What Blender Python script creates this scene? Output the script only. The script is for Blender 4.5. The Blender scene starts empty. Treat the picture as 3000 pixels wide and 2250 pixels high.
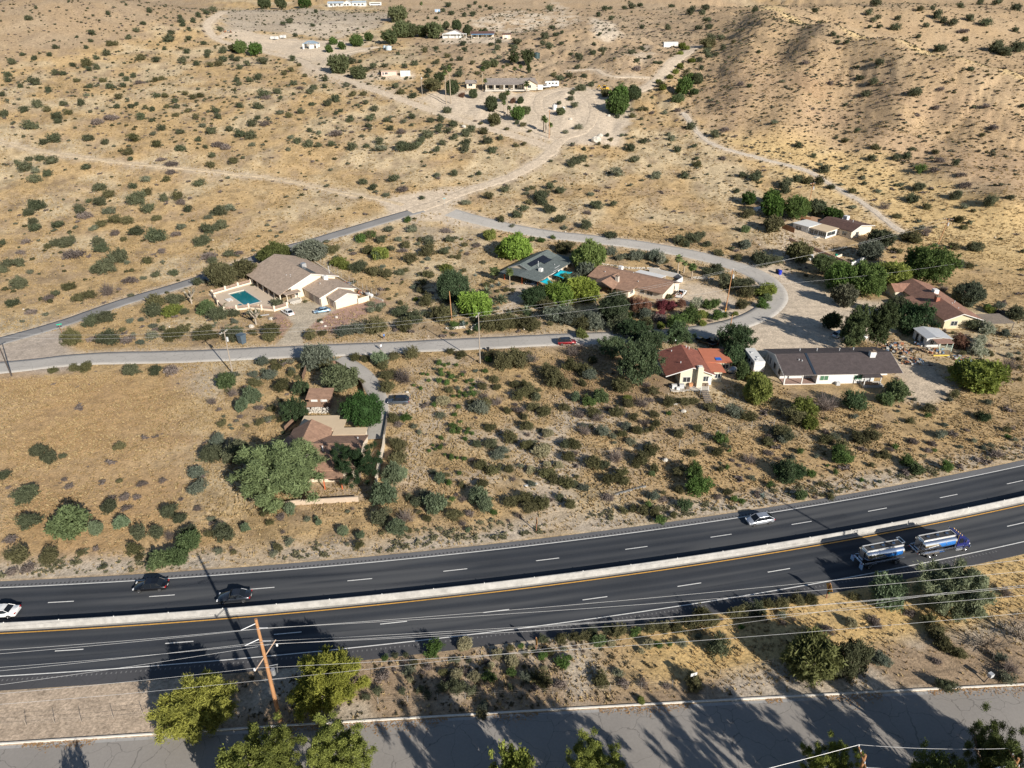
import bpy, bmesh, math, random
import numpy as np
from mathutils import Matrix, Vector

# ------------------------------------------------------------------ camera, world, sun, exposure
S = bpy.context.scene
C = S.collection
F_PX, CX, CY, HC = 2080.0, 1500.0, 1125.0, 76.0          # focal length in photo pixels, drone height
_dn = np.array([50.0, -3865.0, -F_PX]); _dn /= np.linalg.norm(_dn)
_zc = -_dn
_fw = np.array([0, 0, -1.0]); _yc = _fw - _zc * _fw.dot(_zc); _yc /= np.linalg.norm(_yc)
_xc = np.cross(_yc, _zc)
RC = np.array([_xc, _yc, _zc])
cam_data = bpy.data.cameras.new("camera")
cam = bpy.data.objects.new("camera", cam_data); C.objects.link(cam)
m4 = np.eye(4); m4[:3, :3] = RC; m4[2, 3] = HC
cam.matrix_world = Matrix(m4.tolist())
cam_data.sensor_fit = 'HORIZONTAL'; cam_data.sensor_width = 36.0
cam_data.lens = 36.0 * F_PX / 3000.0
cam_data.clip_end = 6000; cam_data.clip_start = 0.5
S.camera = cam
SUN_AZ, SUN_EL = 144.0, 24.7                              # compass from +Y clockwise
W = bpy.data.worlds.new("World"); S.world = W; W.use_nodes = True
nt = W.node_tree
bg = nt.nodes['Background']
sky = nt.nodes.new('ShaderNodeTexSky'); sky.sky_type = 'NISHITA'; sky.sun_disc = False
sky.sun_elevation = math.radians(SUN_EL); sky.sun_rotation = math.radians(SUN_AZ)
sky.altitude = 900; sky.dust_density = 0.6; sky.air_density = 1.0
nt.links.new(sky.outputs[0], bg.inputs[0]); bg.inputs[1].default_value = 0.058
sd = bpy.data.lights.new("sun", 'SUN'); sd.energy = 4.7; sd.angle = math.radians(0.5); sd.color = (1.0, 0.93, 0.83)
sun = bpy.data.objects.new("sun", sd); C.objects.link(sun)
_a = math.radians(SUN_AZ); _e = math.radians(SUN_EL)
SUNV = Vector((math.sin(_a) * math.cos(_e), math.cos(_a) * math.cos(_e), math.sin(_e)))
sun.rotation_euler = SUNV.to_track_quat('Z', 'Y').to_euler()
S.view_settings.view_transform = 'Standard'; S.view_settings.look = 'None'
S.view_settings.gamma = 1.0; S.view_settings.exposure = 0.66
S.render.engine = 'CYCLES'
rnd = random.Random(7)
rng = np.random.default_rng(11)

# ------------------------------------------------------------------ pixel tiles -> photo pixels -> ground
TILES = dict(Z1=(0, 0, .3616), Z2=(600, 0, .27125), Z3=(1150, 0, .27125), Z4=(1600, 0, .31646), Z5=(2200, 0, .36166),
             Z6=(0, 500, .3616), Y1=(550, 650, .27125), Y2=(1050, 500, .33906), Y3=(1350, 650, .22604),
             Y4=(1650, 680, .27125), Y5=(2150, 520, .33906), Y6=(1800, 900, .27125), Y7=(2200, 800, .36166),
             Y8=(600, 1000, .27125), X1=(0, 1300, .31646), X2=(0, 1650, .36166), X3=(600, 1700, .36166),
             X4=(1300, 1650, .36166), X5=(2000, 1650, .45208), X7=(1100, 1000, .36166), X8=(1800, 1200, .31646),
             N4=(1289, 586, .6), H3=(1200, 1500, .27125), H4=(1800, 1400, .27125), P=(0, 0, 1.0), F=(0, 0, 1.35624))

def px(t, x, y):
    o = TILES[t]; return o[0] + x * o[2], o[1] + y * o[2]

def ray(u, v):
    d = RC @ np.array([u - CX, -(v - CY), -F_PX]); return d / np.linalg.norm(d)

def depth_scale(p):
    """photo pixels per metre at a world point"""
    c = RC.T @ (np.array(p) - np.array([0, 0, HC])); return F_PX / -c[2]

# ------------------------------------------------------------------ terrain height
_LAT = np.random.default_rng(3).random((256, 256))
def vnoise(x, y):
    x = np.asarray(x, float); y = np.asarray(y, float)
    xi = np.floor(x).astype(int); yi = np.floor(y).astype(int)
    fx = x - xi; fy = y - yi
    fx = fx * fx * (3 - 2 * fx); fy = fy * fy * (3 - 2 * fy)
    a = _LAT[xi & 255, yi & 255]; b = _LAT[(xi + 1) & 255, yi & 255]
    c = _LAT[xi & 255, (yi + 1) & 255]; d = _LAT[(xi + 1) & 255, (yi + 1) & 255]
    return (a * (1 - fx) + b * fx) * (1 - fy) + (c * (1 - fx) + d * fx) * fy
def fbm(x, y, o=4):
    s = 0; a = .5; k = 1.0
    for i in range(o):
        s = s + a * vnoise(x * k + 17.3 * i, y * k + 9.1 * i); a *= .5; k *= 2.03
    return s / (1 - .5 ** o)
def sstep(x, a, b):
    t = np.clip((np.asarray(x, float) - a) / (b - a), 0, 1); return t * t * (3 - 2 * t)

_YP = np.arange(-300, 2600, 4.0)
_HP = np.interp(_YP, [-300, 205, 240, 300, 340, 432, 560, 640, 700, 850, 1000, 1300, 2600],
                     [0, 0, 2.2, 10, 17, 32, 46, 53, 58.5, 73, 95, 150, 420])
_k = np.hanning(17); _k /= _k.sum()
_HP = np.convolve(np.pad(_HP, 8, mode='edge'), _k, 'valid')
_HP[_YP < 195] = 0
def base0(x, y): return np.interp(y, _YP, _HP) * (1 - .5 * sstep(x, 110, 250) * (1 - sstep(y, 500, 760)))
def seg_dist(x, y, pts, vals=None):
    best = np.full(np.shape(x), 1e9); bv = np.zeros(np.shape(x))
    for i in range(len(pts) - 1):
        ax, ay = pts[i]; bx, by = pts[i + 1]
        dx, dy = bx - ax, by - ay
        t = np.clip(((x - ax) * dx + (y - ay) * dy) / (dx * dx + dy * dy + 1e-9), 0, 1)
        d = np.hypot(x - ax - t * dx, y - ay - t * dy)
        m = d < best
        best = np.where(m, d, best)
        if vals is not None: bv = np.where(m, vals[i] + t * (vals[i + 1] - vals[i]), bv)
    return (best, bv) if vals is not None else best
def ray_z(u, v, z):
    d = ray(u, v); t = (z - HC) / d[2]; return d[0] * t, d[1] * t
_crest_px = [(2200, 26, 66.5), (2280, 46, 63.5), (2420, 80, 58.5), (2600, 130, 51.5), (2800, 190, 43.5), (2950, 235, 37), (3180, 310, 28), (3500, 420, 16)]
CREST = [ray_z(a, b, z) for a, b, z in _crest_px]
CREST_A = [z - float(base0(*p)) for p, (a, b, z) in zip(CREST, _crest_px)]
BUMPS = []; SPURS = []
def base(x, y):
    x = np.asarray(x, float); y = np.asarray(y, float)
    h = base0(x, y)
    d, a = seg_dist(x, y, CREST, CREST_A)
    h = h + a * np.exp(-(d / 62.0) ** 2)
    for P in SPURS: h = h + 5.5 * np.exp(-(seg_dist(x, y, P) / 15.0) ** 2)
    for (bx, by, sx, sy, am) in BUMPS:
        h = h + am * np.exp(-((x - bx) / sx) ** 2 - ((y - by) / sy) ** 2)
    return h
def march(u, v, up=0.0):
    """ground point whose height-plus-up lies on the ray of a photo pixel"""
    d = ray(u, v)
    hor = math.hypot(d[0], d[1])
    ts = np.concatenate([np.arange(30, 260, 1.5), np.arange(260, 700, 4), np.arange(700, 2500, 12)]) / hor
    X = d[0] * ts; Y = d[1] * ts; Z = HC + d[2] * ts
    g = Z - base(X, Y) - up
    i = int(np.argmax(g < 0))
    if g[i] >= 0: i = len(ts) - 1
    if i == 0: t = ts[0]
    else:
        a = g[i - 1] / (g[i - 1] - g[i] + 1e-12); t = ts[i - 1] + a * (ts[i] - ts[i - 1])
    return float(d[0] * t), float(d[1] * t)
for (t_, u_, v_, sx_, sy_, am_) in [('P', 1690, 120, 45, 40, 8), ('P', 1860, 195, 32, 38, 7), ('P', 1300, 190, 60, 30, 4), ('P', 1240, 60, 80, 60, 5),
                                    ('P', 60, 110, 130, 130, 22), ('P', 2650, 60, 90, 70, 9), ('P', 800, 50, 60, 50, 4), ('P', 300, 40, 90, 90, 10)]:
    p_ = march(u_, v_); BUMPS.append((p_[0], p_[1], sx_, sy_, am_))
_sp = [[march(*q) for q in L] for L in ([(2250, 52), (2190, 190), (2170, 330)], [(2420, 96), (2350, 220), (2300, 380)], [(2600, 148), (2660, 270), (2600, 430)], [(2800, 206), (2850, 330), (2790, 530)], [(2960, 250), (2990, 420), (2960, 620)])]
SPURS += _sp
def Q(t, x, y, up=0.0): return march(*px(t, x, y), up)

# ------------------------------------------------------------------ roads (ground centre lines, half widths)
def poly(t, s): return [Q(t, *[float(k) for k in a.split(',')]) for a in s.split()]
def smooth_line(p, step=2.0):
    p = [np.array(a) for a in p]
    p = [2 * p[0] - p[1]] + p + [2 * p[-1] - p[-2]]
    out = []
    for i in range(1, len(p) - 2):
        n = max(2, int(np.linalg.norm(p[i + 1] - p[i]) / step))
        for k in range(n):
            t = k / n
            out.append(.5 * ((2 * p[i]) + (-p[i - 1] + p[i + 1]) * t + (2 * p[i - 1] - 5 * p[i] + 4 * p[i + 1] - p[i + 2]) * t * t
                             + (-p[i - 1] + 3 * p[i] - 3 * p[i + 1] + p[i + 2]) * t ** 3))
    out.append(p[-2]); return np.array(out)
ROADS = {}
def road(name, t, s, w): ROADS[name] = (smooth_line(poly(t, s)), w)
road('street', 'P', "-120,1088 60,1072 253,1052 550,1044 848,1031 1150,1018 1389,1007 1626,995 1850,985 2040,972 2170,945 2250,905 2272,862 2245,822 2180,788 2050,750 1900,722 1750,702 1600,686 1480,664 1390,642 1320,622", 6.9)
road('paved_road', 'P', "-120,1032 0,1000 181,948 362,885 560,826 750,757 848,726 916,708 1050,668 1150,638 1235,614", 5.4)
road('dirt_road', 'P', "1200,620 1280,595 1355,564 1490,520 1570,478 1618,440 1589,425 1500,395 1448,380 1313,339 1200,300 1080,258 1000,228 920,200 870,174 790,155 735,141 668,127 627,108 608,81 616,60 654,35", 5.2)
road('driveway_loop', 'P', "1618,440 1652,407 1710,385 1738,345 1738,310 1722,283 1692,265 1640,262 1590,277 1574,305 1597,353 1640,402", 4.6)
road('canyon_track', 'P', "1722,283 1790,275 1875,264 1932,228 1996,165 2037,136", 6.0)
road('upper_track', 'P', "930,200 953,187 980,163 1040,150 1102,138", 4.6)
road('farm_track', 'P', "640,112 690,93 763,106 844,119 953,122 1000,118", 4.5)
road('thin_track', 'P', "-60,404 0,414 145,448 362,477 542,495 750,517 882,538 1000,566 1126,586 1180,600", 1.7)
road('hill_path', 'Z4', "200,655 440,645 540,690 640,712 800,715 960,720", 2.4)
road('wash', 'P', "2000,330 2075,415 2224,463 2363,500 2440,545 2525,593 2600,650 2660,690", 2.6)
road('driveway', 'Y8', "1440,190 1540,235 1660,310 1760,410 1840,540 1880,680 1870,820 1845,960 1830,1060", 4.0)
HW_C, HW_R = np.array([-108.0, 805.5]), 736.0
def hw_pt(off, ang):
    r = HW_R - off; return HW_C[0] + r * math.sin(ang), HW_C[1] - r * math.cos(ang)
def hw_off(x, y): return HW_R - np.hypot(x - HW_C[0], y - HW_C[1])
KERB = smooth_line([ray_z(a, b, 0) for a, b in [(-400, 2205), (0, 2183), (506, 2151), (944, 2121), (1142, 2110), (1553, 2084), (1879, 2067), (2452, 2036), (3000, 2009), (3500, 1982)]])
_xs = KERB[:, 0]; KPOLY = np.polyfit(_xs, KERB[:, 1], 3)
def kerb_y(x): return np.polyval(KPOLY, np.clip(x, -110, 130))
HOUSE_KEEP = [(-70, 206, 17), (-50, 193, 8), (-80, 200, 10), (-62, 186, 6), (10, 211, 15), (37, 201, 15), (114, 247, 14), (108, 247, 10), (116, 182, 15), (104.5, 160, 6), (73, 145, 15),
              (42, 145, 9), (-35, 113, 10), (-35, 121, 7), (-41, 133, 4), (56.5, 147.5, 5), (65, 149, 6), (80, 149, 6)]
def road_dist(x, y):
    best = np.full(np.shape(x), 1e9)
    for n, (p, w) in ROADS.items():
        x0, x1 = p[:, 0].min() - 25, p[:, 0].max() + 25; y0, y1 = p[:, 1].min() - 25, p[:, 1].max() + 25
        m = (x > x0) & (x < x1) & (y > y0) & (y < y1)
        if not np.any(m): continue
        q = p[::2] if len(p) > 8 else p
        d = seg_dist(x[m], y[m], [tuple(a) for a in np.vstack([q, p[-1]])]) - w / 2
        best[m] = np.minimum(best[m], d)
    o = hw_off(x, y)
    best = np.minimum(best, np.maximum(o - 10.4, -9.6 - o))
    best = np.minimum(best, y - kerb_y(x))
    return best
def height(x, y, rd=None):
    x = np.atleast_1d(np.asarray(x, float)); y = np.atleast_1d(np.asarray(y, float))
    if rd is None: rd = road_dist(x, y)
    h = base(x, y)
    fade = sstep(rd, 0.3, 9)
    far = sstep(y, 215, 330)
    for (hx, hy, hr) in HOUSE_KEEP: fade = fade * sstep(np.hypot(x - hx, y - hy), hr * .8, hr * 1.5)
    n = (fbm(x / 34, y / 34, 3) - .5) * 2.4 * far + (fbm(x / 9 + 5, y / 9, 3) - .5) * (.45 + 1.1 * far)
    d = seg_dist(x, y, CREST)
    rw = np.exp(-(d / 95) ** 2) * sstep(d, 6, 45)
    g = np.abs(fbm((x * .85 + y * .5) / 15 + 3, (x * -.5 + y * .85) / 46, 4) - .5) * 2
    n = n + rw * (g - .3) * 7.5
    cw = np.exp(-((x - 55) / 90) ** 2 - ((y - 520) / 150) ** 2)
    n = n + cw * (np.abs(fbm(x / 14, y / 20 + 9, 4) - .5) * 2 - .25) * 6
    h = h + n * fade
    h = h - .16 * (1 - sstep(rd, -1.2, 0.1))
    u = (x + 58.6) * .644 + (y - 199.1) * -.765; v = (x + 58.6) * .765 + (y - 199.1) * .644      # sunk under the pool terrace
    inn = (u > -22.6) & (u < 1.5) & (v > -23.4) & (v < -8.5) & ~((u > -4.0) & (v < -16))
    return h - .75 * inn
def hz(x, y): return float(height(x, y)[0])

# ------------------------------------------------------------------ materials
MATS = {}
def newmat(name):
    m = bpy.data.materials.new(name); m.use_nodes = True
    return m, m.node_tree.nodes, m.node_tree.links, m.node_tree.nodes['Principled BSDF']
def mat(name, col, rough=.85, var=.18, scale=1.5, metal=0.0, bump=0.0, bscale=8.0, coat=0.0, spec=None, stretch=(1, 1, 1)):
    if name in MATS: return MATS[name]
    m, N, L, b = newmat(name)
    b.inputs['Roughness'].default_value = rough; b.inputs['Metallic'].default_value = metal
    if coat: b.inputs['Coat Weight'].default_value = coat; b.inputs['Coat Roughness'].default_value = .06
    if spec is not None: b.inputs['Specular IOR Level'].default_value = spec
    tc = N.new('ShaderNodeTexCoord'); mp = N.new('ShaderNodeMapping'); mp.inputs['Scale'].default_value = stretch
    L.new(tc.outputs['Object'], mp.inputs[0])
    n = N.new('ShaderNodeTexNoise'); n.inputs['Scale'].default_value = scale; n.inputs['Detail'].default_value = 6
    n.inputs['Roughness'].default_value = .65
    L.new(mp.outputs[0], n.inputs['Vector'])
    mr = N.new('ShaderNodeMapRange'); mr.inputs[1].default_value = .25; mr.inputs[2].default_value = .75
    mr.inputs[3].default_value = 1 - var; mr.inputs[4].default_value = 1 + var
    L.new(n.outputs[0], mr.inputs[0])
    mx = N.new('ShaderNodeMix'); mx.data_type = 'RGBA'; mx.blend_type = 'MULTIPLY'; mx.inputs[0].default_value = 1
    mx.inputs[6].default_value = (*col, 1); L.new(mr.outputs[0], mx.inputs[7])
    L.new(mx.outputs[2], b.inputs['Base Color'])
    if bump:
        n2 = N.new('ShaderNodeTexNoise'); n2.inputs['Scale'].default_value = bscale; n2.inputs['Detail'].default_value = 4
        L.new(mp.outputs[0], n2.inputs['Vector'])
        bp = N.new('ShaderNodeBump'); bp.inputs['Strength'].default_value = bump; bp.inputs['Distance'].default_value = .1
        L.new(n2.outputs[0], bp.inputs['Height']); L.new(bp.outputs[0], b.inputs['Normal'])
    MATS[name] = m; return m
def shingle(name, col, alt, rot=0.0):
    if name in MATS: return MATS[name]
    m, N, L, b = newmat(name); b.inputs['Roughness'].default_value = .92
    tc = N.new('ShaderNodeTexCoord')
    br = N.new('ShaderNodeTexBrick'); br.inputs['Scale'].default_value = 1.0
    br.inputs['Color1'].default_value = (*col, 1); br.inputs['Color2'].default_value = (*alt, 1)
    br.inputs['Mortar'].default_value = (*[c * .75 for c in col], 1)
    br.inputs['Brick Width'].default_value = .9; br.inputs['Row Height'].default_value = .32; br.inputs['Mortar Size'].default_value = .018
    mp = N.new('ShaderNodeMapping'); mp.inputs['Rotation'].default_value = (0, 0, rot)
    L.new(tc.outputs['Object'], mp.inputs[0]); L.new(mp.outputs[0], br.inputs['Vector'])
    n = N.new('ShaderNodeTexNoise'); n.inputs['Scale'].default_value = 1.1; n.inputs['Detail'].default_value = 8; n.inputs['Roughness'].default_value = .7
    L.new(tc.outputs['Object'], n.inputs['Vector'])
    mr = N.new('ShaderNodeMapRange'); mr.inputs[1].default_value = .3; mr.inputs[2].default_value = .7; mr.inputs[3].default_value = .72; mr.inputs[4].default_value = 1.25
    L.new(n.outputs[0], mr.inputs[0])
    mx = N.new('ShaderNodeMix'); mx.data_type = 'RGBA'; mx.blend_type = 'MULTIPLY'; mx.inputs[0].default_value = 1
    L.new(br.outputs[0], mx.inputs[6]); L.new(mr.outputs[0], mx.inputs[7]); L.new(mx.outputs[2], b.inputs['Base Color'])
    bp = N.new('ShaderNodeBump'); bp.inputs['Strength'].default_value = .4; bp.inputs['Distance'].default_value = .05
    L.new(br.outputs[1], bp.inputs['Height']); bp.invert = True
    L.new(bp.outputs[0], b.inputs['Normal'])
    MATS[name] = m; return m
def pavement(name, col, crack=.5, cscale=.22, rough=.9, patch=.2, streak=False, seams=0.0):
    """asphalt: mottled, with wandering cracks"""
    if name in MATS: return MATS[name]
    m, N, L, b = newmat(name); b.inputs['Roughness'].default_value = rough
    b.inputs['Specular IOR Level'].default_value = .3
    tc = N.new('ShaderNodeTexCoord')
    n1 = N.new('ShaderNodeTexNoise'); n1.inputs['Scale'].default_value = .12; n1.inputs['Detail'].default_value = 5
    n2 = N.new('ShaderNodeTexNoise'); n2.inputs['Scale'].default_value = 3.0; n2.inputs['Detail'].default_value = 6; n2.inputs['Roughness'].default_value = .75
    L.new(tc.outputs['Object'], n1.inputs['Vector']); L.new(tc.outputs['Object'], n2.inputs['Vector'])
    ad = N.new('ShaderNodeMath'); ad.operation = 'ADD'; L.new(n1.outputs[0], ad.inputs[0]); L.new(n2.outputs[0], ad.inputs[1])
    mr = N.new('ShaderNodeMapRange'); mr.inputs[1].default_value = .6; mr.inputs[2].default_value = 1.4; mr.inputs[3].default_value = 1 - patch; mr.inputs[4].default_value = 1 + patch
    L.new(ad.outputs[0], mr.inputs[0])
    mx = N.new('ShaderNodeMix'); mx.data_type = 'RGBA'; mx.blend_type = 'MULTIPLY'; mx.inputs[0].default_value = 1
    mx.inputs[6].default_value = (*col, 1); L.new(mr.outputs[0], mx.inputs[7])
    out = mx.outputs[2]
    if crack:
        nw = N.new('ShaderNodeTexNoise'); nw.inputs['Scale'].default_value = .5; nw.inputs['Detail'].default_value = 4
        L.new(tc.outputs['Object'], nw.inputs['Vector'])
        vm = N.new('ShaderNodeVectorMath'); vm.operation = 'MULTIPLY_ADD'; vm.inputs[1].default_value = (2.2, 2.2, 0)
        L.new(nw.outputs[1], vm.inputs[0]); L.new(tc.outputs['Object'], vm.inputs[2])
        vo = N.new('ShaderNodeTexVoronoi'); vo.feature = 'DISTANCE_TO_EDGE'; vo.inputs['Scale'].default_value = cscale
        L.new(vm.outputs[0], vo.inputs['Vector'])
        cr = N.new('ShaderNodeMapRange'); cr.inputs[1].default_value = .0015; cr.inputs[2].default_value = .011; cr.inputs[3].default_value = 1 - crack; cr.inputs[4].default_value = 1
        L.new(vo.outputs['Distance'], cr.inputs[0])
        m2 = N.new('ShaderNodeMix'); m2.data_type = 'RGBA'; m2.blend_type = 'MULTIPLY'; m2.inputs[0].default_value = 1
        L.new(out, m2.inputs[6]); L.new(cr.outputs[0], m2.inputs[7]); out = m2.outputs[2]
    L.new(out, b.inputs['Base Color'])
    bp = N.new('ShaderNodeBump'); bp.inputs['Strength'].default_value = .25; bp.inputs['Distance'].default_value = .03
    L.new(n2.outputs[0], bp.inputs['Height']); L.new(bp.outputs[0], b.inputs['Normal'])
    MATS[name] = m; return m
def foliage(name, lo, hi):
    if name in MATS: return MATS[name]
    m, N, L, b = newmat(name); b.inputs['Roughness'].default_value = .75; b.inputs['Specular IOR Level'].default_value = .2
    at = N.new('ShaderNodeAttribute'); at.attribute_name = 'tint'
    oi = N.new('ShaderNodeObjectInfo')
    mx = N.new('ShaderNodeMix'); mx.data_type = 'RGBA'; mx.inputs[6].default_value = (*lo, 1); mx.inputs[7].default_value = (*hi, 1)
    L.new(at.outputs['Fac'], mx.inputs[0])
    mr = N.new('ShaderNodeMapRange'); mr.inputs[3].default_value = .72; mr.inputs[4].default_value = 1.28
    L.new(oi.outputs['Random'], mr.inputs[0])
    m2 = N.new('ShaderNodeMix'); m2.data_type = 'RGBA'; m2.blend_type = 'MULTIPLY'; m2.inputs[0].default_value = 1
    fr = N.new('ShaderNodeMath'); fr.operation = 'MULTIPLY'; fr.inputs[1].default_value = 7.31; L.new(oi.outputs['Random'], fr.inputs[0])
    f2 = N.new('ShaderNodeMath'); f2.operation = 'FRACT'; L.new(fr.outputs[0], f2.inputs[0]); f3 = N.new('ShaderNodeMath'); f3.operation = 'MULTIPLY'; f3.inputs[1].default_value = .38; L.new(f2.outputs[0], f3.inputs[0])
    m0 = N.new('ShaderNodeMix'); m0.data_type = 'RGBA'; m0.inputs[7].default_value = (*[.55 * h + .04 * q for h, q in zip(hi, (2.4, 1.9, 1.3))], 1); L.new(f3.outputs[0], m0.inputs[0]); L.new(mx.outputs[2], m0.inputs[6])   # some plants duller and drier
    L.new(m0.outputs[2], m2.inputs[6]); L.new(mr.outputs[0], m2.inputs[7]); L.new(m2.outputs[2], b.inputs['Base Color'])
    tr = N.new('ShaderNodeBsdfTranslucent'); L.new(m2.outputs[2], tr.inputs[0])
    ms = N.new('ShaderNodeMixShader'); ms.inputs[0].default_value = .34
    L.new(b.outputs[0], ms.inputs[1]); L.new(tr.outputs[0], ms.inputs[2])
    L.new(ms.outputs[0], N['Material Output'].inputs[0])
    MATS[name] = m; return m
def ground_mat(name, vcol=True, col=(.4, .3, .2), bump=.45):
    m, N, L, b = newmat(name); b.inputs['Roughness'].default_value = .97; b.inputs['Specular IOR Level'].default_value = .1
    tc = N.new('ShaderNodeTexCoord')
    def noise(s, d=6, r=.65):
        n = N.new('ShaderNodeTexNoise'); n.inputs['Scale'].default_value = s; n.inputs['Detail'].default_value = d; n.inputs['Roughness'].default_value = r
        L.new(tc.outputs['Object'], n.inputs['Vector']); return n
    a = noise(.55); c = noise(2.6, 5, .75)
    mr = N.new('ShaderNodeMapRange'); mr.inputs[1].default_value = .3; mr.inputs[2].default_value = .7; mr.inputs[3].default_value = .74; mr.inputs[4].default_value = 1.22
    L.new(a.outputs[0], mr.inputs[0])
    mr2 = N.new('ShaderNodeMapRange'); mr2.inputs[1].default_value = .32; mr2.inputs[2].default_value = .64; mr2.inputs[3].default_value = .55; mr2.inputs[4].default_value = 1.22
    L.new(c.outputs[0], mr2.inputs[0])
    mu = N.new('ShaderNodeMath'); mu.operation = 'MULTIPLY'; L.new(mr.outputs[0], mu.inputs[0]); L.new(mr2.outputs[0], mu.inputs[1])
    mx = N.new('ShaderNodeMix'); mx.data_type = 'RGBA'; mx.blend_type = 'MULTIPLY'; mx.inputs[0].default_value = 1
    if vcol:
        at = N.new('ShaderNodeAttribute'); at.attribute_name = 'col'; L.new(at.outputs['Color'], mx.inputs[6])
    else: mx.inputs[6].default_value = (*col, 1)
    L.new(mu.outputs[0], mx.inputs[7])
    e = noise(.9, 8, .72); mr3 = N.new('ShaderNodeMapRange'); mr3.inputs[1].default_value = .53; mr3.inputs[2].default_value = .68; mr3.inputs[4].default_value = .62 if vcol else .2   # litter and dead stalks
    L.new(e.outputs[0], mr3.inputs[0]); lm = N.new('ShaderNodeMath'); lm.operation = 'MULTIPLY'; lm.inputs[1].default_value = 1; L.new(mr3.outputs[0], lm.inputs[0])
    if vcol: L.new(at.outputs['Alpha'], lm.inputs[1])
    m3 = N.new('ShaderNodeMix'); m3.data_type = 'RGBA'; m3.inputs[7].default_value = (.17, .135, .095, 1)
    L.new(lm.outputs[0], m3.inputs[0]); L.new(mx.outputs[2], m3.inputs[6]); L.new(m3.outputs[2], b.inputs['Base Color'])
    bp = N.new('ShaderNodeBump'); bp.inputs['Strength'].default_value = bump; bp.inputs['Distance'].default_value = .22
    L.new(c.outputs[0], bp.inputs['Height']); L.new(bp.outputs[0], b.inputs['Normal'])
    MATS[name] = m; return m

# ------------------------------------------------------------------ mesh helpers
def tag(o, label=None, cat=None, group=None, kind=None):
    if label: o['label'] = label
    if cat: o['category'] = cat
    if group: o['group'] = group
    if kind: o['kind'] = kind
    return o
def empty(name, x, y, z=None, rot=0.0, label=None, cat=None, group=None):
    o = bpy.data.objects.new(name, None); C.objects.link(o)
    o.empty_display_size = .3
    o.location = (x, y, hz(x, y) if z is None else z); o.rotation_euler = (0, 0, rot)
    return tag(o, label, cat, group)
def np_mesh(name, V, Fq, mt, parent=None, tint=None, col=None, smooth=False):
    me = bpy.data.meshes.new(name)
    V = np.asarray(V, np.float32); Fq = np.asarray(Fq, np.int32); k = Fq.shape[1]
    me.vertices.add(len(V)); me.vertices.foreach_set('co', V.ravel())
    me.loops.add(Fq.size); me.loops.foreach_set('vertex_index', Fq.ravel())
    me.polygons.add(len(Fq)); me.polygons.foreach_set('loop_start', np.arange(0, Fq.size, k, dtype=np.int32))
    me.polygons.foreach_set('loop_total', np.full(len(Fq), k, np.int32))
    if smooth: me.polygons.foreach_set('use_smooth', np.ones(len(Fq), bool))
    me.update(calc_edges=True)
    if tint is not None:
        a = me.attributes.new('tint', 'FLOAT', 'POINT'); a.data.foreach_set('value', np.asarray(tint, np.float32))
    if col is not None:
        a = me.attributes.new('col', 'FLOAT_COLOR', 'POINT')
        a.data.foreach_set('color', (col if col.shape[1] == 4 else np.c_[col, np.ones(len(col))]).astype(np.float32).ravel())
    me.materials.append(mt)
    o = bpy.data.objects.new(name, me); C.objects.link(o)
    if parent: o.parent = parent
    return o
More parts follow.
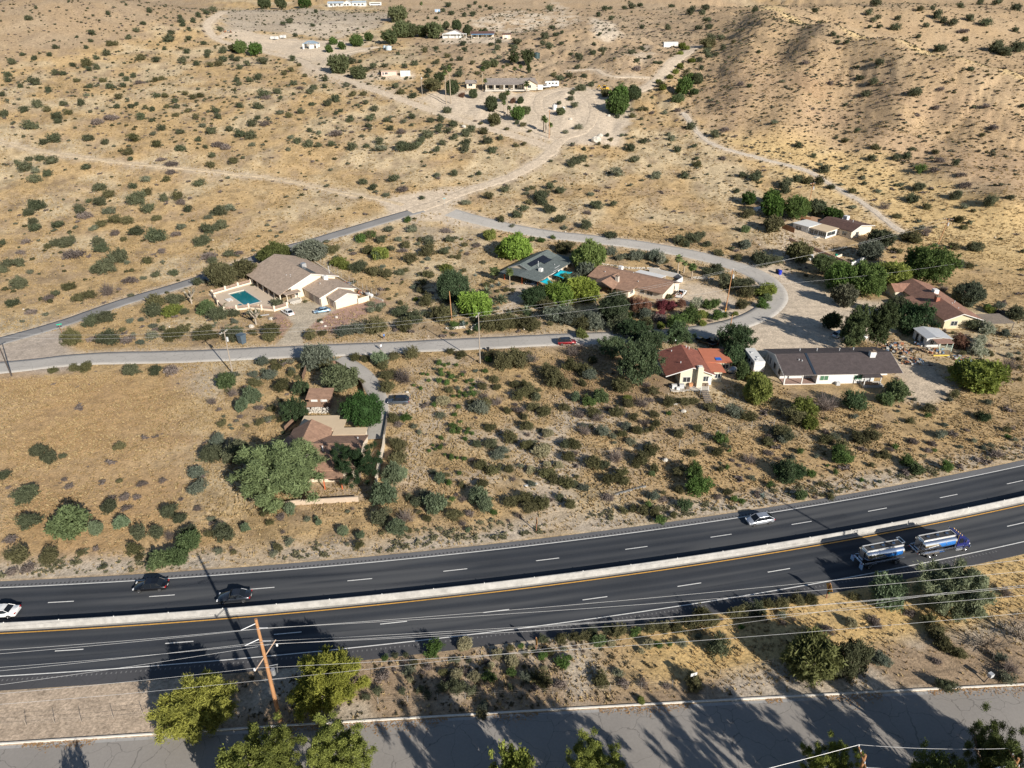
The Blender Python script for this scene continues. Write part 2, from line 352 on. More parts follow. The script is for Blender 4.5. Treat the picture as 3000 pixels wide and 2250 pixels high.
class MB:
    def __init__(s): s.v = []; s.f = []
    def add(s, V, Fs):
        n = len(s.v); s.v += [tuple(map(float, a)) for a in V]; s.f += [tuple(i + n for i in f) for f in Fs]; return s
    def box(s, x0, x1, y0, y1, z0, z1, rot=0.0, o=(0, 0)):
        V = [(x, y, z) for z in (z0, z1) for (x, y) in ((x0, y0), (x1, y0), (x1, y1), (x0, y1))]
        if rot:
            c, n = math.cos(rot), math.sin(rot)
            V = [(o[0] + (x - o[0]) * c - (y - o[1]) * n, o[1] + (x - o[0]) * n + (y - o[1]) * c, z) for x, y, z in V]
        return s.add(V, [(0, 3, 2, 1), (4, 5, 6, 7), (0, 1, 5, 4), (1, 2, 6, 5), (2, 3, 7, 6), (3, 0, 4, 7)])
    def extrude(s, P, a, b, axis='z'):
        """polygon P of 2-tuples extruded from a to b along an axis"""
        f = {'z': lambda p, t: (p[0], p[1], t), 'x': lambda p, t: (t, p[0], p[1]), 'y': lambda p, t: (p[0], t, p[1])}[axis]
        n = len(P)
        return s.add([f(p, a) for p in P] + [f(p, b) for p in P],
                     [tuple(range(n))[::-1], tuple(range(n, 2 * n))] + [(i, (i + 1) % n, n + (i + 1) % n, n + i) for i in range(n)])
    def tube(s, p0, p1, r0, r1=None, n=8, caps=True):
        r1 = r0 if r1 is None else r1
        p0, p1 = Vector(p0), Vector(p1); d = (p1 - p0)
        q = d.to_track_quat('Z', 'Y')
        V = [p0 + q @ Vector((r0 * math.cos(2 * math.pi * i / n), r0 * math.sin(2 * math.pi * i / n), 0)) for i in range(n)]
        V += [p1 + q @ Vector((r1 * math.cos(2 * math.pi * i / n), r1 * math.sin(2 * math.pi * i / n), 0)) for i in range(n)]
        Fs = [(i, (i + 1) % n, n + (i + 1) % n, n + i) for i in range(n)]
        if caps: Fs += [tuple(range(n))[::-1], tuple(range(n, 2 * n))]
        return s.add(V, Fs)
    def path(s, P, r, n=6):
        for a, b in zip(P[:-1], P[1:]): s.tube(a, b, r, r, n)
        return s
    def loft(s, secs, cap=True):
        n = len(secs[0]); V = [p for q in secs for p in q]; Fs = []
        for k in range(len(secs) - 1):
            Fs += [(k * n + i, k * n + (i + 1) % n, (k + 1) * n + (i + 1) % n, (k + 1) * n + i) for i in range(n)]
        if cap: Fs += [tuple(range(n))[::-1], tuple(range((len(secs) - 1) * n, len(secs) * n))]
        return s.add(V, Fs)
    def sphere(s, c, r, n=10, m=6, sq=(1, 1, 1)):
        secs = []
        for j in range(m + 1):
            t = math.pi * j / m; rr = max(r * math.sin(t), .002)
            secs.append([(c[0] + sq[0] * rr * math.cos(2 * math.pi * i / n), c[1] + sq[1] * rr * math.sin(2 * math.pi * i / n), c[2] + sq[2] * r * math.cos(t)) for i in range(n)])
        return s.loft(secs)
    def obj(s, name, mt, parent=None, smooth=False, bevel=0.0):
        me = bpy.data.meshes.new(name); bm = bmesh.new()
        vs = [bm.verts.new(v) for v in s.v]
        for f in s.f:
            try: bm.faces.new([vs[i] for i in f])
            except ValueError: pass
        bmesh.ops.recalc_face_normals(bm, faces=bm.faces)
        if bevel: bmesh.ops.bevel(bm, geom=list(bm.edges), offset=bevel, segments=2, affect='EDGES', clamp_overlap=True)
        if smooth:
            for f in bm.faces: f.smooth = True
        bm.to_mesh(me); bm.free()
        if smooth:
            try: me.set_sharp_from_angle(angle=math.radians(40))
            except Exception: pass
        me.materials.append(mt)
        o = bpy.data.objects.new(name, me); C.objects.link(o)
        if parent: o.parent = parent
        return o
def kids(o): return [c for c in bpy.data.objects if c.parent is o]
CHILD = {}
def copy_tree(o, parent=None):
    c = o.copy(); C.objects.link(c); c.parent = parent
    if o.name not in CHILD: CHILD[o.name] = [k for k in o.children]
    for k in CHILD[o.name]: copy_tree(k, c)
    return c
# ------------------------------------------------------------------ terrain sheet
def terrain():
    rows = [-160, -100, -50, -10, 15, 28]
    y = 36.0
    while y < 760:
        rows.append(y); y += max(.42, (y * y + 5800) / (76 * 2080) * 5.2) if y < 420 else 5.6
    while y < 1500: rows.append(y); y += 12
    rows += [1560, 1650, 1800, 2000, 2300]
    rows = np.array(rows); nu = 780
    u = np.linspace(-1.12, 1.12, nu)
    X = u[None, :] * (62 + .80 * np.maximum(rows, 0)[:, None]); Y = np.repeat(rows[:, None], nu, 1)
    x = X.ravel(); y = Y.ravel()
    rd = road_dist(x, y)
    z = height(x, y, rd)
    # surface colours by what grows or lies there
    gold = np.array([.515, .365, .19]); straw = np.array([.57, .455, .29]); soil = np.array([.37, .275, .185])
    pale = np.array([.58, .49, .38]); brown = np.array([.33, .22, .13]); grey = np.array([.36, .31, .25]); orange = np.array([.47, .305, .15])
    n1 = fbm(x / 22, y / 22, 4)[:, None]; n2 = fbm(x / 7 + 40, y / 7, 4)[:, None]; n3 = fbm(x / 60, y / 60 + 7, 3)[:, None]
    col = gold * (1 - sstep(n1, .42, .66)) + straw * sstep(n1, .42, .66)
    col = col + (soil - col) * sstep(n2, .48, .72) * .62; n4 = fbm(x / 3 + 11, y / 3, 3)[:, None]; col = col * (1 - .30 * sstep(n4, .50, .72))
    def wpoly(t, s): return [Q(t, *[float(k) for k in a.split(',')]) for a in s.split()]
    def inside(P):
        c = np.zeros(len(x), bool); n = len(P)
        for i in range(n):
            x0, y0 = P[i]; x1, y1 = P[(i + 1) % n]
            if y0 == y1: continue
            cr = ((y0 > y) != (y1 > y)) & (x < (x1 - x0) * (y - y0) / (y1 - y0) + x0)
            c ^= cr
        return c
    def zone(t, s, c, feather, amt, nz=None):
        nonlocal col, lit
        P = wpoly(t, s)
        xs = [p[0] for p in P]; ys = [p[1] for p in P]
        m = (x > min(xs) - feather * 2) & (x < max(xs) + feather * 2) & (y > min(ys) - feather * 2) & (y < max(ys) + feather * 2)
        d = np.full(len(x), 1e6); ins = inside(P)
        d[m] = seg_dist(x[m], y[m], P + [P[0]])
        d = np.where(ins, d, -d) + (n2[:, 0] - .5) * feather * 2.2
        k = (sstep(d, -feather, feather) * amt)[:, None]
        if nz is not None: k = k * nz
        col = col * (1 - k) + np.array(c) * k
        if amt >= .87: lit = lit * (1 - .8 * k)
    lit = np.ones((len(x), 1))
    # far hills: browner, pale bluffs
    zone('P', "1100,-5 1150,60 1300,240 1560,250 1700,250 1900,260 2060,150 2200,-5", soil * 1.12, 12, .75)
    zone('P', "2000,-5 2060,150 1980,300 2110,400 2400,440 2700,520 3100,660 3300,300 3300,-5", np.array([.45, .325, .20]), 16, .8)
    zone('P', "2080,160 2000,300 2130,380 2400,430 2700,500 3000,620 3050,480 2900,330 2600,220 2300,150", np.array([.42, .295, .185]), 12, .7, sstep(n1, .35, .6))
    zone('P', "-60,-5 -60,200 300,140 620,60 640,-5", soil * .95, 20, .75)
    zone('P', "1380,60 1420,90 1540,95 1640,50 1500,30", pale * 1.08, 6, .9, sstep(n2, .38, .55))
    zone('P', "1730,50 1800,70 1830,110 1780,120 1740,100", pale * 1.1, 4, .95)
    zone('P', "1600,40 1640,80 1700,60 1660,20 1620,0", pale * 1.05, 6, .8, sstep(n2, .4, .55))
    zone('P', "1850,140 1920,130 1900,180 1850,175", pale, 6, .7, sstep(n2, .4, .5))
    zone('P', "640,30 660,90 900,95 1090,90 1180,40 900,25", grey * 1.15, 8, .8)
    zone('P', "850,70 840,105 1000,110 1100,85 1000,60", pale, 6, .8, sstep(n2, .36, .5))
    # slopes right: strong straw yellow at the foot and on the crest
    zone('P', "2120,400 2330,540 2600,680 3100,830 3300,700 2950,600 2600,470 2300,390", np.array([.62, .45, .22]), 10, .85)
    k = ((1 - sstep(seg_dist(x, y, CREST) + (n2[:, 0] - .5) * 14, 5, 13)) * .85)[:, None]; col = col * (1 - k) + np.array([.66, .50, .265]) * k
    zone('P', "2350,225 2330,275 2420,290 2460,220", brown * 1.1, 5, .6)
    # bare yards and aprons
    bare = np.array([.60, .50, .385])
    zone('P', "1215,285 1300,262 1420,262 1490,272 1600,262 1700,255 1790,262 1850,300 1855,345 1810,430 1660,425 1560,402 1420,362 1300,330", bare, 3, .97)
    zone('P', "640,92 700,88 900,115 1060,125 1080,150 960,185 850,165 700,128", bare * 1.03, 5, .9)
    zone('P', "640,40 700,25 640,70 600,100", bare, 4, .5)
    zone('P', "880,180 960,175 1040,225 1260,300 1100,270 930,235 880,215", bare, 4, .7)
    zone('P', "1040,212 1210,215 1220,235 1060,232", bare * 1.05, 2, .9)
    zone('P', "1290,105 1500,108 1500,125 1290,127", bare, 3, .9)
    zone('P', "1105,590 1160,572 1270,555 1400,540 1350,590 1330,606 1370,640 1460,668 1400,672 1250,648 1160,645", bare * .98, 2, .95)
    zone('P', "1180,640 1290,660 1400,690 1350,720 1250,690", grey * 1.2, 6, .5)
    zone('P', "2140,775 2260,770 2350,815 2480,880 2660,880 2700,960 2500,1000 2420,1060 2160,1040 2090,990 2130,950 2220,900 2240,840", bare * 1.04, 3, .95)
    zone('P', "2000,820 2110,850 2260,930 2220,970 2120,960 2080,930 1980,900", bare, 3, .9)
    zone('P', "2590,1050 2640,1000 2700,1060 2800,1120 2820,1160 2700,1190 2640,1150", bare * .98, 3, .9)
    zone('P', "2250,690 2330,650 2420,690 2380,760 2300,790", bare * .95, 4, .8)
    zone('P', "-150,1085 -100,1025 0,1006 120,975 180,965 200,1010 240,1040 230,1090 0,1110", np.array([.47, .40, .335]), 2, .95)
    zone('P', "760,905 790,890 980,970 1010,930 1130,900 1160,880 1080,980 850,1010 700,1000 600,960", soil * 1.15, 4, .5)
    zone('P', "1690,1130 1560,1180 1460,1290 1430,1480 1620,1540 1900,1400 2060,1300 1850,1180", pale * .98, 8, .75, sstep(n2, .3, .55))
    zone('P', "1330,1060 1230,1080 1180,1200 1220,1400 1280,1400 1310,1250 1420,1120", pale, 5, .6, sstep(n2, .34, .55))
    zone('P', "520,1080 640,1080 650,1180 560,1150", pale * .95, 4, .6)
    zone('P', "-100,1090 500,1110 540,1300 640,1560 560,1660 -100,1680", orange, 8, .75)
    zone('P', "1900,1200 2600,1300 2900,1200 2990,1330 2500,1480 1960,1560 1850,1450", np.array([.50, .345, .175]), 8, .75)
    zone('P', "1450,1000 1540,1020 1900,980 1900,1010 1600,1040", soil, 4, .6)
    zone('P', "1880,1150 1950,1120 2120,1220 1960,1290 1880,1220", soil * .85, 4, .7)
    zone('P', "1560,1060 1830,1020 1930,1040 1910,1200 1640,1170", brown * .9, 5, .75)
    # yards of the street houses
    zone('Y1', "960,1330 1250,1330 1240,1200 1330,1150 1400,1050 1640,955 1440,900 1290,850 1090,900 980,960 1140,1100 1030,1240", np.array([.50, .43, .33]), .5, .98)
    zone('Y1', "1320,1150 1560,1190 1900,1010 2180,880 2100,830 1840,880 1600,960 1400,1055", np.array([.40, .255, .205]), .8, .92)
    zone('Y1', "930,975 1060,1010 1130,1105 1000,1250 930,1100", np.array([.40, .255, .205]), .8, .85)
    zone('Y3', "600,830 880,800 1000,860 830,1000 700,1150 500,1240 430,1180 620,960", bare, 1.5, .9)
    zone('Y8', "1100,300 1400,270 1560,440 1700,560 1500,600 1340,560 1360,500 1120,500", np.array([.52, .38, .21]), 1, .9)
    zone('Y8', "1330,1540 1720,1500 1820,1560 1700,1700 1330,1700", np.array([.42, .33, .235]), 1, .9)
    zone('Y8', "1950,560 2260,560 2260,760 1950,760", bare, 1.2, .9)
    # verges of the highway
    o = hw_off(x, y); k = sstep(o, 10.2, 11.2) * (1 - sstep(o, 12.5, 17.5))
    k = (k * (.55 + .45 * sstep(n2[:, 0], .3, .6)))[:, None]; col = col * (1 - k) + pale * .92 * k
    v = sstep(-o, 9.3, 9.8) * (y > 40); v = v[:, None]
    left = (1 - sstep(x, -46, -36))[:, None]
    vc = np.array([.50, .395, .295]) * left + (1 - left) * (np.array([.36, .265, .175]) + (pale * .85 - np.array([.36, .265, .175])) * sstep(n2, .42, .62))
    gy = sstep(x, 6, 22) * (1 - sstep(-o, 17.5, 21.0)); gy = gy[:, None]
    vc = vc * (1 - gy) + np.array([.60, .42, .19]) * gy
    col = col * (1 - v) + vc * v
    red = ((y < kerb_y(x) + .9) & (y > kerb_y(x) - 1.0))
    k = (sstep(np.abs(rd), 0, 4) * .0 + (1 - sstep(rd, .2, 3.2)) * (y > 160) * .7)[:, None]
    col = col * (1 - k) + bare * .95 * k
    nr, nc = X.shape
    i = np.arange((nr - 1) * nc).reshape(nr - 1, nc)[:, :-1].ravel()
    Fq = np.c_[i, i + 1, i + nc + 1, i + nc]
    g = np_mesh('ground', np.c_[x, y, z], Fq, ground_mat('desert ground'), col=np.c_[np.clip(col, .02, .9), lit], smooth=True)
    tag(g, kind='structure')
terrain()

# ------------------------------------------------------------------ roads
def ribbon(name, p, w, mt, lift=.05, rough_edge=0.0, ncross=6, zf=None, vary=None):
    p = np.asarray(p); t = np.gradient(p, axis=0); t /= np.linalg.norm(t, axis=1)[:, None] + 1e-9
    nrm = np.c_[-t[:, 1], t[:, 0]]; n = len(p)
    s = np.arange(n) * 2.0
    wl = w / 2 + rough_edge * (fbm(s / 5, s * 0 + 3.3, 3) - .5) * 2; wr = w / 2 + rough_edge * (fbm(s / 5, s * 0 + 8.8, 3) - .5) * 2
    if vary is not None: wl = wl * vary; wr = wr * vary
    cols = [-1.0] + list(np.linspace(-1, 1, ncross)) + [1.0]
    V = []
    for j, c in enumerate(cols):
        off = np.where(c < 0, c * wr, c * wl)[:, None]
        if j in (0, len(cols) - 1): off = off * (1.06 if rough_edge < .3 else 1.35)
        q = p + nrm * off
        z = (base(q[:, 0], q[:, 1]) if zf is None else zf(q[:, 0], q[:, 1])) + lift * (1 if np.isscalar(lift) else 1)
        if j in (0, len(cols) - 1): z = z - .30
        V.append(np.c_[q, z])
    V = np.stack(V, 1); k = len(cols)
    i = (np.arange(n - 1)[:, None] * k + np.arange(k - 1)[None, :]).ravel()
    return tag(np_mesh(name, V.reshape(-1, 3), np.c_[i, i + k, i + k + 1, i + 1], mt, smooth=True), kind='structure')
M_ST = pavement('street asphalt', (.42, .395, .36), .5, .34, patch=.16)
M_PV = pavement('paved road asphalt', (.235, .228, .222), .25, .12, patch=.2)
M_DIRT = ground_mat('packed dirt', False, (.58, .48, .365), .25)
M_DIRT2 = ground_mat('pale wash sand', False, (.55, .475, .385), .3)
M_CONC = pavement('driveway concrete', (.40, .375, .34), .35, .35, patch=.14)
for n_, m_, l_, e_ in [('street', M_ST, .05, .28), ('paved_road', M_PV, .06, .2), ('dirt_road', M_DIRT, .08, .9), ('driveway_loop', M_DIRT, .10, .9), ('canyon_track', M_DIRT, .16, .9),
                       ('upper_track', M_DIRT, .2, .8), ('farm_track', M_DIRT, .2, .8), ('thin_track', ground_mat('faint track soil', False, (.55, .44, .30), .3), .10, .8), ('hill_path', M_DIRT, .25, .6),
                       ('wash', M_DIRT2, .1, .8), ('driveway', M_CONC, .09, .05)]:
    nm = {'dirt_road': 'dirt_road', 'driveway_loop': 'dirt_driveway', 'canyon_track': 'dirt_track', 'upper_track': 'dirt_track', 'farm_track': 'dirt_track', 'thin_track': 'dirt_track', 'hill_path': 'dirt_path', 'wash': 'dry_wash'}.get(n_, n_)
    ribbon(nm, ROADS[n_][0], ROADS[n_][1], m_, l_, e_)
# loose dirt over the fork where the paving ends
# highway
ANG = np.arange(-.42, .42, .0026)
def hw_strip(name, o0, o1, z, mt, a=ANG, skirt=False, n=2):
    V = []
    offs = list(np.linspace(o0, o1, n))
    if skirt: offs = [o0 - .02] + offs + [o1 + .02]
    for j, o in enumerate(offs):
        r = HW_R - o
        zz = z - (.3 if skirt and j in (0, len(offs) - 1) else 0)
        V.append(np.c_[HW_C[0] + r * np.sin(a), HW_C[1] - r * np.cos(a), np.full(len(a), zz)])
    V = np.stack(V, 1); k = len(offs)
    i = (np.arange(len(a) - 1)[:, None] * k + np.arange(k - 1)[None, :]).ravel()
    return V.reshape(-1, 3), np.c_[i, i + k, i + k + 1, i + 1]
def join_strips(L):
    V, Fq, n = [], [], 0
    for v, f in L: V.append(v); Fq.append(f + n); n += len(v)
    return np.vstack(V), np.vstack(Fq)
M_HW = pavement('highway asphalt', (.036, .041, .050), 0, patch=.3)
def _wear(m):
    N, L = m.node_tree.nodes, m.node_tree.links; b = N['Principled BSDF']; l = b.inputs['Base Color'].links[0].from_socket
    at = N.new('ShaderNodeAttribute'); at.attribute_name = 'tint'; mx = N.new('ShaderNodeMix'); mx.data_type = 'RGBA'; mx.inputs[7].default_value = (.082, .085, .09, 1)
    ml = N.new('ShaderNodeMath'); ml.operation = 'MULTIPLY'; ml.inputs[1].default_value = .8; L.new(at.outputs['Fac'], ml.inputs[0]); L.new(ml.outputs[0], mx.inputs[0]); L.new(l, mx.inputs[6]); L.new(mx.outputs[2], b.inputs['Base Color'])
_wear(M_HW)
M_SH = pavement('shoulder asphalt', (.15, .15, .155), .2, .2, patch=.18)
M_SH2 = pavement('worn near shoulder asphalt', (.07, .07, .075), .2, .2, patch=.2)
M_WH = mat('worn white road paint', (.72, .71, .68), .7, .22, 2.5)
M_YE = mat('worn amber road paint', (.62, .33, .06), .7, .25, 2.0)
v_, f_ = hw_strip('highway', -9.6, 10.45, .02, None, skirt=True, n=48)
_o = hw_off(v_[:, 0], v_[:, 1]); _w = sum(np.exp(-((_o - c) / .34) ** 2) for c in (-6.4, -4.6, -2.75, -.95, 2.9, 4.65, 6.45, 8.2))
_s = np.arctan2(v_[:, 0] - HW_C[0], HW_C[1] - v_[:, 1]) * HW_R
_w = _w * (.35 + .9 * fbm(_s / 14, _o * .3, 3)) + .9 * sstep(fbm(_s / 30 + 4, _o / 1.3, 3), .52, .72)
tag(np_mesh('highway', v_, f_, M_HW, tint=np.clip(_w, 0, 1.3)), kind='structure')
v_, f_ = hw_strip('s', 9.2, 10.44, .026, None)
tag(np_mesh('road_shoulder', v_, f_, M_SH), kind='structure')
v_, f_ = hw_strip('s', -9.58, -7.55, .026, None)
tag(np_mesh('road_shoulder', v_, f_, M_SH2), kind='structure')
L_ = [hw_strip('l', 8.98, 9.14, .034, None), hw_strip('l', -7.42, -7.27, .034, None)]
def ang_of(u, v):
    p = ray_z(u, v, 0); return math.atan2(p[0] - HW_C[0], HW_C[1] - p[1])
a0 = ang_of(*px('H4', 1053, 665)); st = 14.3 / 730.5
for k in range(-22, 16): L_.append(hw_strip('l', 5.41, 5.56, .034, None, np.linspace(a0 + k * st, a0 + k * st + 3.65 / 730.5, 3)))
a0 = ang_of(*px('H4', 690, 1190)); st = 14.4 / 739.6
for k in range(-22, 16): L_.append(hw_strip('l', -3.75, -3.6, .034, None, np.linspace(a0 + k * st, a0 + k * st + 3.7 / 739.6, 3)))
v_, f_ = join_strips(L_); tag(np_mesh('road_markings', v_, f_, M_WH), kind='structure')
v_, f_ = hw_strip('y', -.09, .09, .034, None); tag(np_mesh('road_markings', v_, f_, M_YE), kind='structure')
# raised markers: reflective dots along the lanes, rumble strip grooves
L_ = []
for k in range(-330, 300):
    a = .00083 * k
    L_.append(hw_strip('r', 9.33, 9.66, .032, None, np.array([a, a + .00035])))
v_, f_ = join_strips(L_); tag(np_mesh('rumble_strip', v_, f_, pavement('rumble groove', (.055, .056, .06), 0)), kind='structure')
L_ = []
for k in range(-330, 300):
    a = .00083 * k
    L_.append(hw_strip('r', -8.15, -7.85, .032, None, np.array([a, a + .00022])))
v_, f_ = join_strips(L_); tag(np_mesh('rumble_strip', v_, f_, pavement('rumble ridge', (.16, .16, .16), 0)), kind='structure')
# median barrier
def barrier():
    prof = [(-.31, .0), (-.31, .09), (-.15, .36), (-.10, 1.02), (.10, 1.02), (.15, .36), (.31, .09), (.31, .0)]
    V = []
    for o, z in prof:
        r = HW_R - (o + .98); V.append(np.c_[HW_C[0] + r * np.sin(ANG), HW_C[1] - r * np.cos(ANG), np.full(len(ANG), z + .015)])
    V = np.stack(V, 1); k = len(prof)
    i = (np.arange(len(ANG) - 1)[:, None] * k + np.arange(k - 1)[None, :]).ravel()
    root = empty('concrete_barrier', *hw_pt(.98, 0.15), 0, 0, 'long pale concrete median barrier between the two highway carriageways', 'barrier')
    b = np_mesh('barrier_wall', V.reshape(-1, 3) - np.array([*root.location]), np.c_[i, i + k, i + k + 1, i + 1], mat('barrier concrete', (.35, .34, .32), .9, .28, .9, bump=.2, bscale=5), root)
    for q in range(-40, 44):
        a = .0101 * q; p = hw_pt(.98, a); q_ = root.location
        m = MB().box(p[0] - q_[0] - .05, p[0] - q_[0] + .05, p[1] - q_[1] - .04, p[1] - q_[1] + .04, .0 + 1.036, 1.14); m.obj('reflector', mat('white reflector', (.8, .8, .78), .4, .05), root)
    # apron of pale dusty concrete either side
    v, f = hw_strip('a', .38, .66, .03, None); tag(np_mesh('median_apron', v, f, pavement('median apron', (.34, .32, .29), .3, .3)), kind='structure')
    v, f = hw_strip('a', 1.30, 1.6, .03, None); tag(np_mesh('median_apron', v, f, pavement('median apron', (.34, .32, .29), .3, .3)), kind='structure')
barrier()
# frontage road, gutter and kerb
def frontage():
    kx = np.arange(-130, 135, 1.5); ky = kerb_y(kx); t = np.gradient(np.c_[kx, ky], axis=0); t /= np.linalg.norm(t, axis=1)[:, None]; nn = np.c_[-t[:, 1], t[:, 0]]
    P = np.c_[kx, ky]
    def strip(a, b, za, zb, n=2, skirt=False):
        V = []
        ks = list(np.linspace(0, 1, n))
        for f in ks: q = P + nn * (a + (b - a) * f); V.append(np.c_[q, np.full(len(q), za + (zb - za) * f)])
        V = np.stack(V, 1); k = len(ks); i = (np.arange(len(P) - 1)[:, None] * k + np.arange(k - 1)[None, :]).ravel()
        return V.reshape(-1, 3), np.c_[i, i + k, i + k + 1, i + 1]
    v, f = strip(-13.5, -.55, -.03, -.03, 8); tag(np_mesh('frontage_road', v, f, pavement('frontage asphalt', (.27, .25, .228), .42, .28, patch=.16)), kind='structure')
    v, f = strip(-.56, .02, -.022, -.022); tag(np_mesh('gutter', v, f, pavement('gutter concrete', (.34, .33, .315), .3, .3)), kind='structure')
    V, Fq = join_strips([strip(0, .02, -.05, .13), strip(.02, .2, .13, .135), strip(.2, .24, .135, -.2)]); tag(np_mesh('kerb', V, Fq, mat('kerb concrete', (.60, .565, .51), .9, .16, .8)), kind='structure')
    V, Fq = join_strips([strip(-13.7, -13.5, .12, .1)]); tag(np_mesh('kerb', V, Fq, mat('kerb concrete', (.60, .565, .51))), kind='structure')
    # drifts of dry leaves in the gutter
    m = []
    vs, fs = [], []
    for k in range(5200):
        x = rng.uniform(-75, 75); s = float(fbm(x / 6, 2.2, 3))
        if s < .47: continue
        y = float(kerb_y(x)) - abs(rng.normal(0, .28 + .5 * (s - .47) * 4)) - .05
        r = rng.uniform(.05, .13); a = rng.uniform(0, 6.28); z = rng.uniform(-.01, .05)
        n0 = len(vs); vs += [(x + r * math.cos(a), y + r * math.sin(a), z), (x + r * math.cos(a + 2), y + r * math.sin(a + 2), z + rng.uniform(0, .04)), (x + r * math.cos(a + 4.2), y + r * math.sin(a + 4.2), z)]
        fs.append((n0, n0 + 1, n0 + 2))
    tag(np_mesh('leaf_litter', vs, fs, mat('dry leaf litter', (.34, .20, .09), .95, .3, 4)), 'drifts of dry brown leaves lying in the gutter along the kerb', 'leaf litter', kind='stuff')
frontage()
# ------------------------------------------------------------------ plants
def cloud(nc, nl, ry=.62, cs=.2, ls=.09, seed=0, lump=.35, asp=1.0, droop=0.0, core=.0, fill=.55, flat=0.0):
    """crown of leaf clumps: unit radius, base near z=0, height 2*ry; returns verts, quads, tint"""
    r = np.random.default_rng(seed)
    d = r.normal(size=(nc, 3)); d[:, 2] = d[:, 2] * .9 + .18; d /= np.linalg.norm(d, axis=1)[:, None]
    lat = r.random((7, 3)) * 2 - 1; lat /= np.linalg.norm(lat, axis=1)[:, None]
    lum = 1 + lump * (np.max(d @ lat.T, axis=1) - .75) * 1.6 + r.normal(size=nc) * lump * .16
    rad = lum * (fill + (1 - fill) * r.random(nc) ** .6)
    c = d * rad[:, None]; c[:, 2] = np.maximum(c[:, 2], -.92) * ry
    if flat: c[:, 2] = np.where(c[:, 2] < 0, c[:, 2] * (1 - flat), c[:, 2])
    ct = r.random(nc)
    ctr = np.repeat(c, nl, 0); n = len(ctr)
    p = ctr + r.normal(size=(n, 3)) * cs * np.array([.5, .5, .42])
    out = p / (np.linalg.norm(p, axis=1)[:, None] + 1e-6)
    a = r.normal(size=(n, 3)) + out * .7; a[:, 2] -= droop; a /= np.linalg.norm(a, axis=1)[:, None]
    b = np.cross(a, r.normal(size=(n, 3)) * .8 + np.array([0, 0, .6])); b /= np.linalg.norm(b, axis=1)[:, None] + 1e-6
    s = ls * (.55 + .9 * r.random(n))[:, None]
    V = np.stack([p - a * s * asp * .5 - b * s * .25, p - a * s * asp * .1 + b * s * .55, p + a * s * asp, p + a * s * asp * .15 - b * s * .6], 1).reshape(-1, 3)
    Fq = np.arange(n * 4).reshape(n, 4)
    t = np.clip(np.repeat(ct, nl) * .68 + r.random(n) * .36, 0, 1); t = np.repeat(t, 4)
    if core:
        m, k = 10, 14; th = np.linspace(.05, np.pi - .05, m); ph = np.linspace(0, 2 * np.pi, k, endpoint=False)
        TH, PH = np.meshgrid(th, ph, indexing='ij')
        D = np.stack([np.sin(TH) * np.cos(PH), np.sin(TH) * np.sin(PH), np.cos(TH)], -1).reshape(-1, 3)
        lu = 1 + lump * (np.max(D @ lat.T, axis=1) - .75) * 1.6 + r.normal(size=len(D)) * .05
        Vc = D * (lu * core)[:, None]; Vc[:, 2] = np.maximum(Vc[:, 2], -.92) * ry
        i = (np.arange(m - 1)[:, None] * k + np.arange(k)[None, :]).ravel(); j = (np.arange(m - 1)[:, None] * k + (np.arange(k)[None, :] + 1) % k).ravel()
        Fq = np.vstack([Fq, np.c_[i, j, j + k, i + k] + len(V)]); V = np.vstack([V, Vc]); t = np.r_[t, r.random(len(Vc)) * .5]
    q = np.percentile(np.hypot(V[:, 0], V[:, 1]), 97); V[:, :2] /= q; V[:, 2] *= ry / np.percentile(V[:, 2], 98.5)
    V[:, 2] += ry * .9
    return V, Fq, t
def twigs(n, seed, up=.75):
    """bare wiry bush: thin stems fanning from the root, with forks"""
    r = np.random.default_rng(seed); V = []; Fq = []
    def stick(p, q, w):
        d = q - p; s = np.cross(d, r.normal(size=3)); s /= np.linalg.norm(s) + 1e-9
        k = len(V); V.extend([p - s * w, p + s * w, q + s * w * .35, q - s * w * .35]); Fq.append((k, k + 1, k + 2, k + 3))
    for i in range(n):
        a = r.uniform(0, 6.283); e = r.uniform(.15, 1.0)
        d = np.array([math.cos(a) * e, math.sin(a) * e, up * r.uniform(.35, 1)]); p = np.array([0, 0, 0.]) + r.normal(size=3) * .04
        q = p + d * r.uniform(.5, .75); stick(p, q, .016)
        for j in range(7):
            o = q + (p - q) * r.uniform(0, .5); e_ = d * r.uniform(.2, .4) + r.normal(size=3) * .2; stick(o, o + e_, .012)
    V = np.array(V); V[:, 2] = np.maximum(V[:, 2], 0)
    return V, np.array(Fq), np.random.default_rng(seed).random(len(V))
G_ = foliage('creosote green leaves', (.046, .060, .034), (.135, .155, .088))
O_ = foliage('olive scrub leaves', (.060, .062, .027), (.155, .152, .070))
SG = foliage('sage grey leaves', (.105, .120, .075), (.235, .25, .175))
DR = foliage('dry lavender twigs', (.115, .095, .085), (.27, .225, .205))
BR = foliage('bright green leaves', (.040, .085, .018), (.115, .19, .05))
YG = foliage('palo verde leaves', (.085, .120, .022), (.25, .29, .065))
FG = foliage('feathery green leaves', (.055, .095, .035), (.17, .235, .10))
DG = foliage('dense dark green leaves', (.018, .042, .018), (.065, .125, .050))
PG = foliage('pine needles', (.025, .042, .018), (.085, .115, .045))
BB = foliage('blue grey leaves', (.075, .095, .070), (.185, .215, .165))
RD = foliage('red bougainvillea', (.10, .022, .030), (.25, .065, .08))
RB = foliage('rusty red leaves', (.12, .055, .035), (.24, .13, .09))
WF = foliage('white flowering leaves', (.07, .11, .05), (.52, .53, .42))
CR = foliage('cream dry leaves', (.24, .22, .13), (.46, .43, .27))
BARK = mat('bark', (.17, .125, .09), .95, .3, 6, bump=.4, bscale=14)
PALEBARK = mat('pale bark', (.34, .29, .23), .9, .25, 5)
PROTO = {}
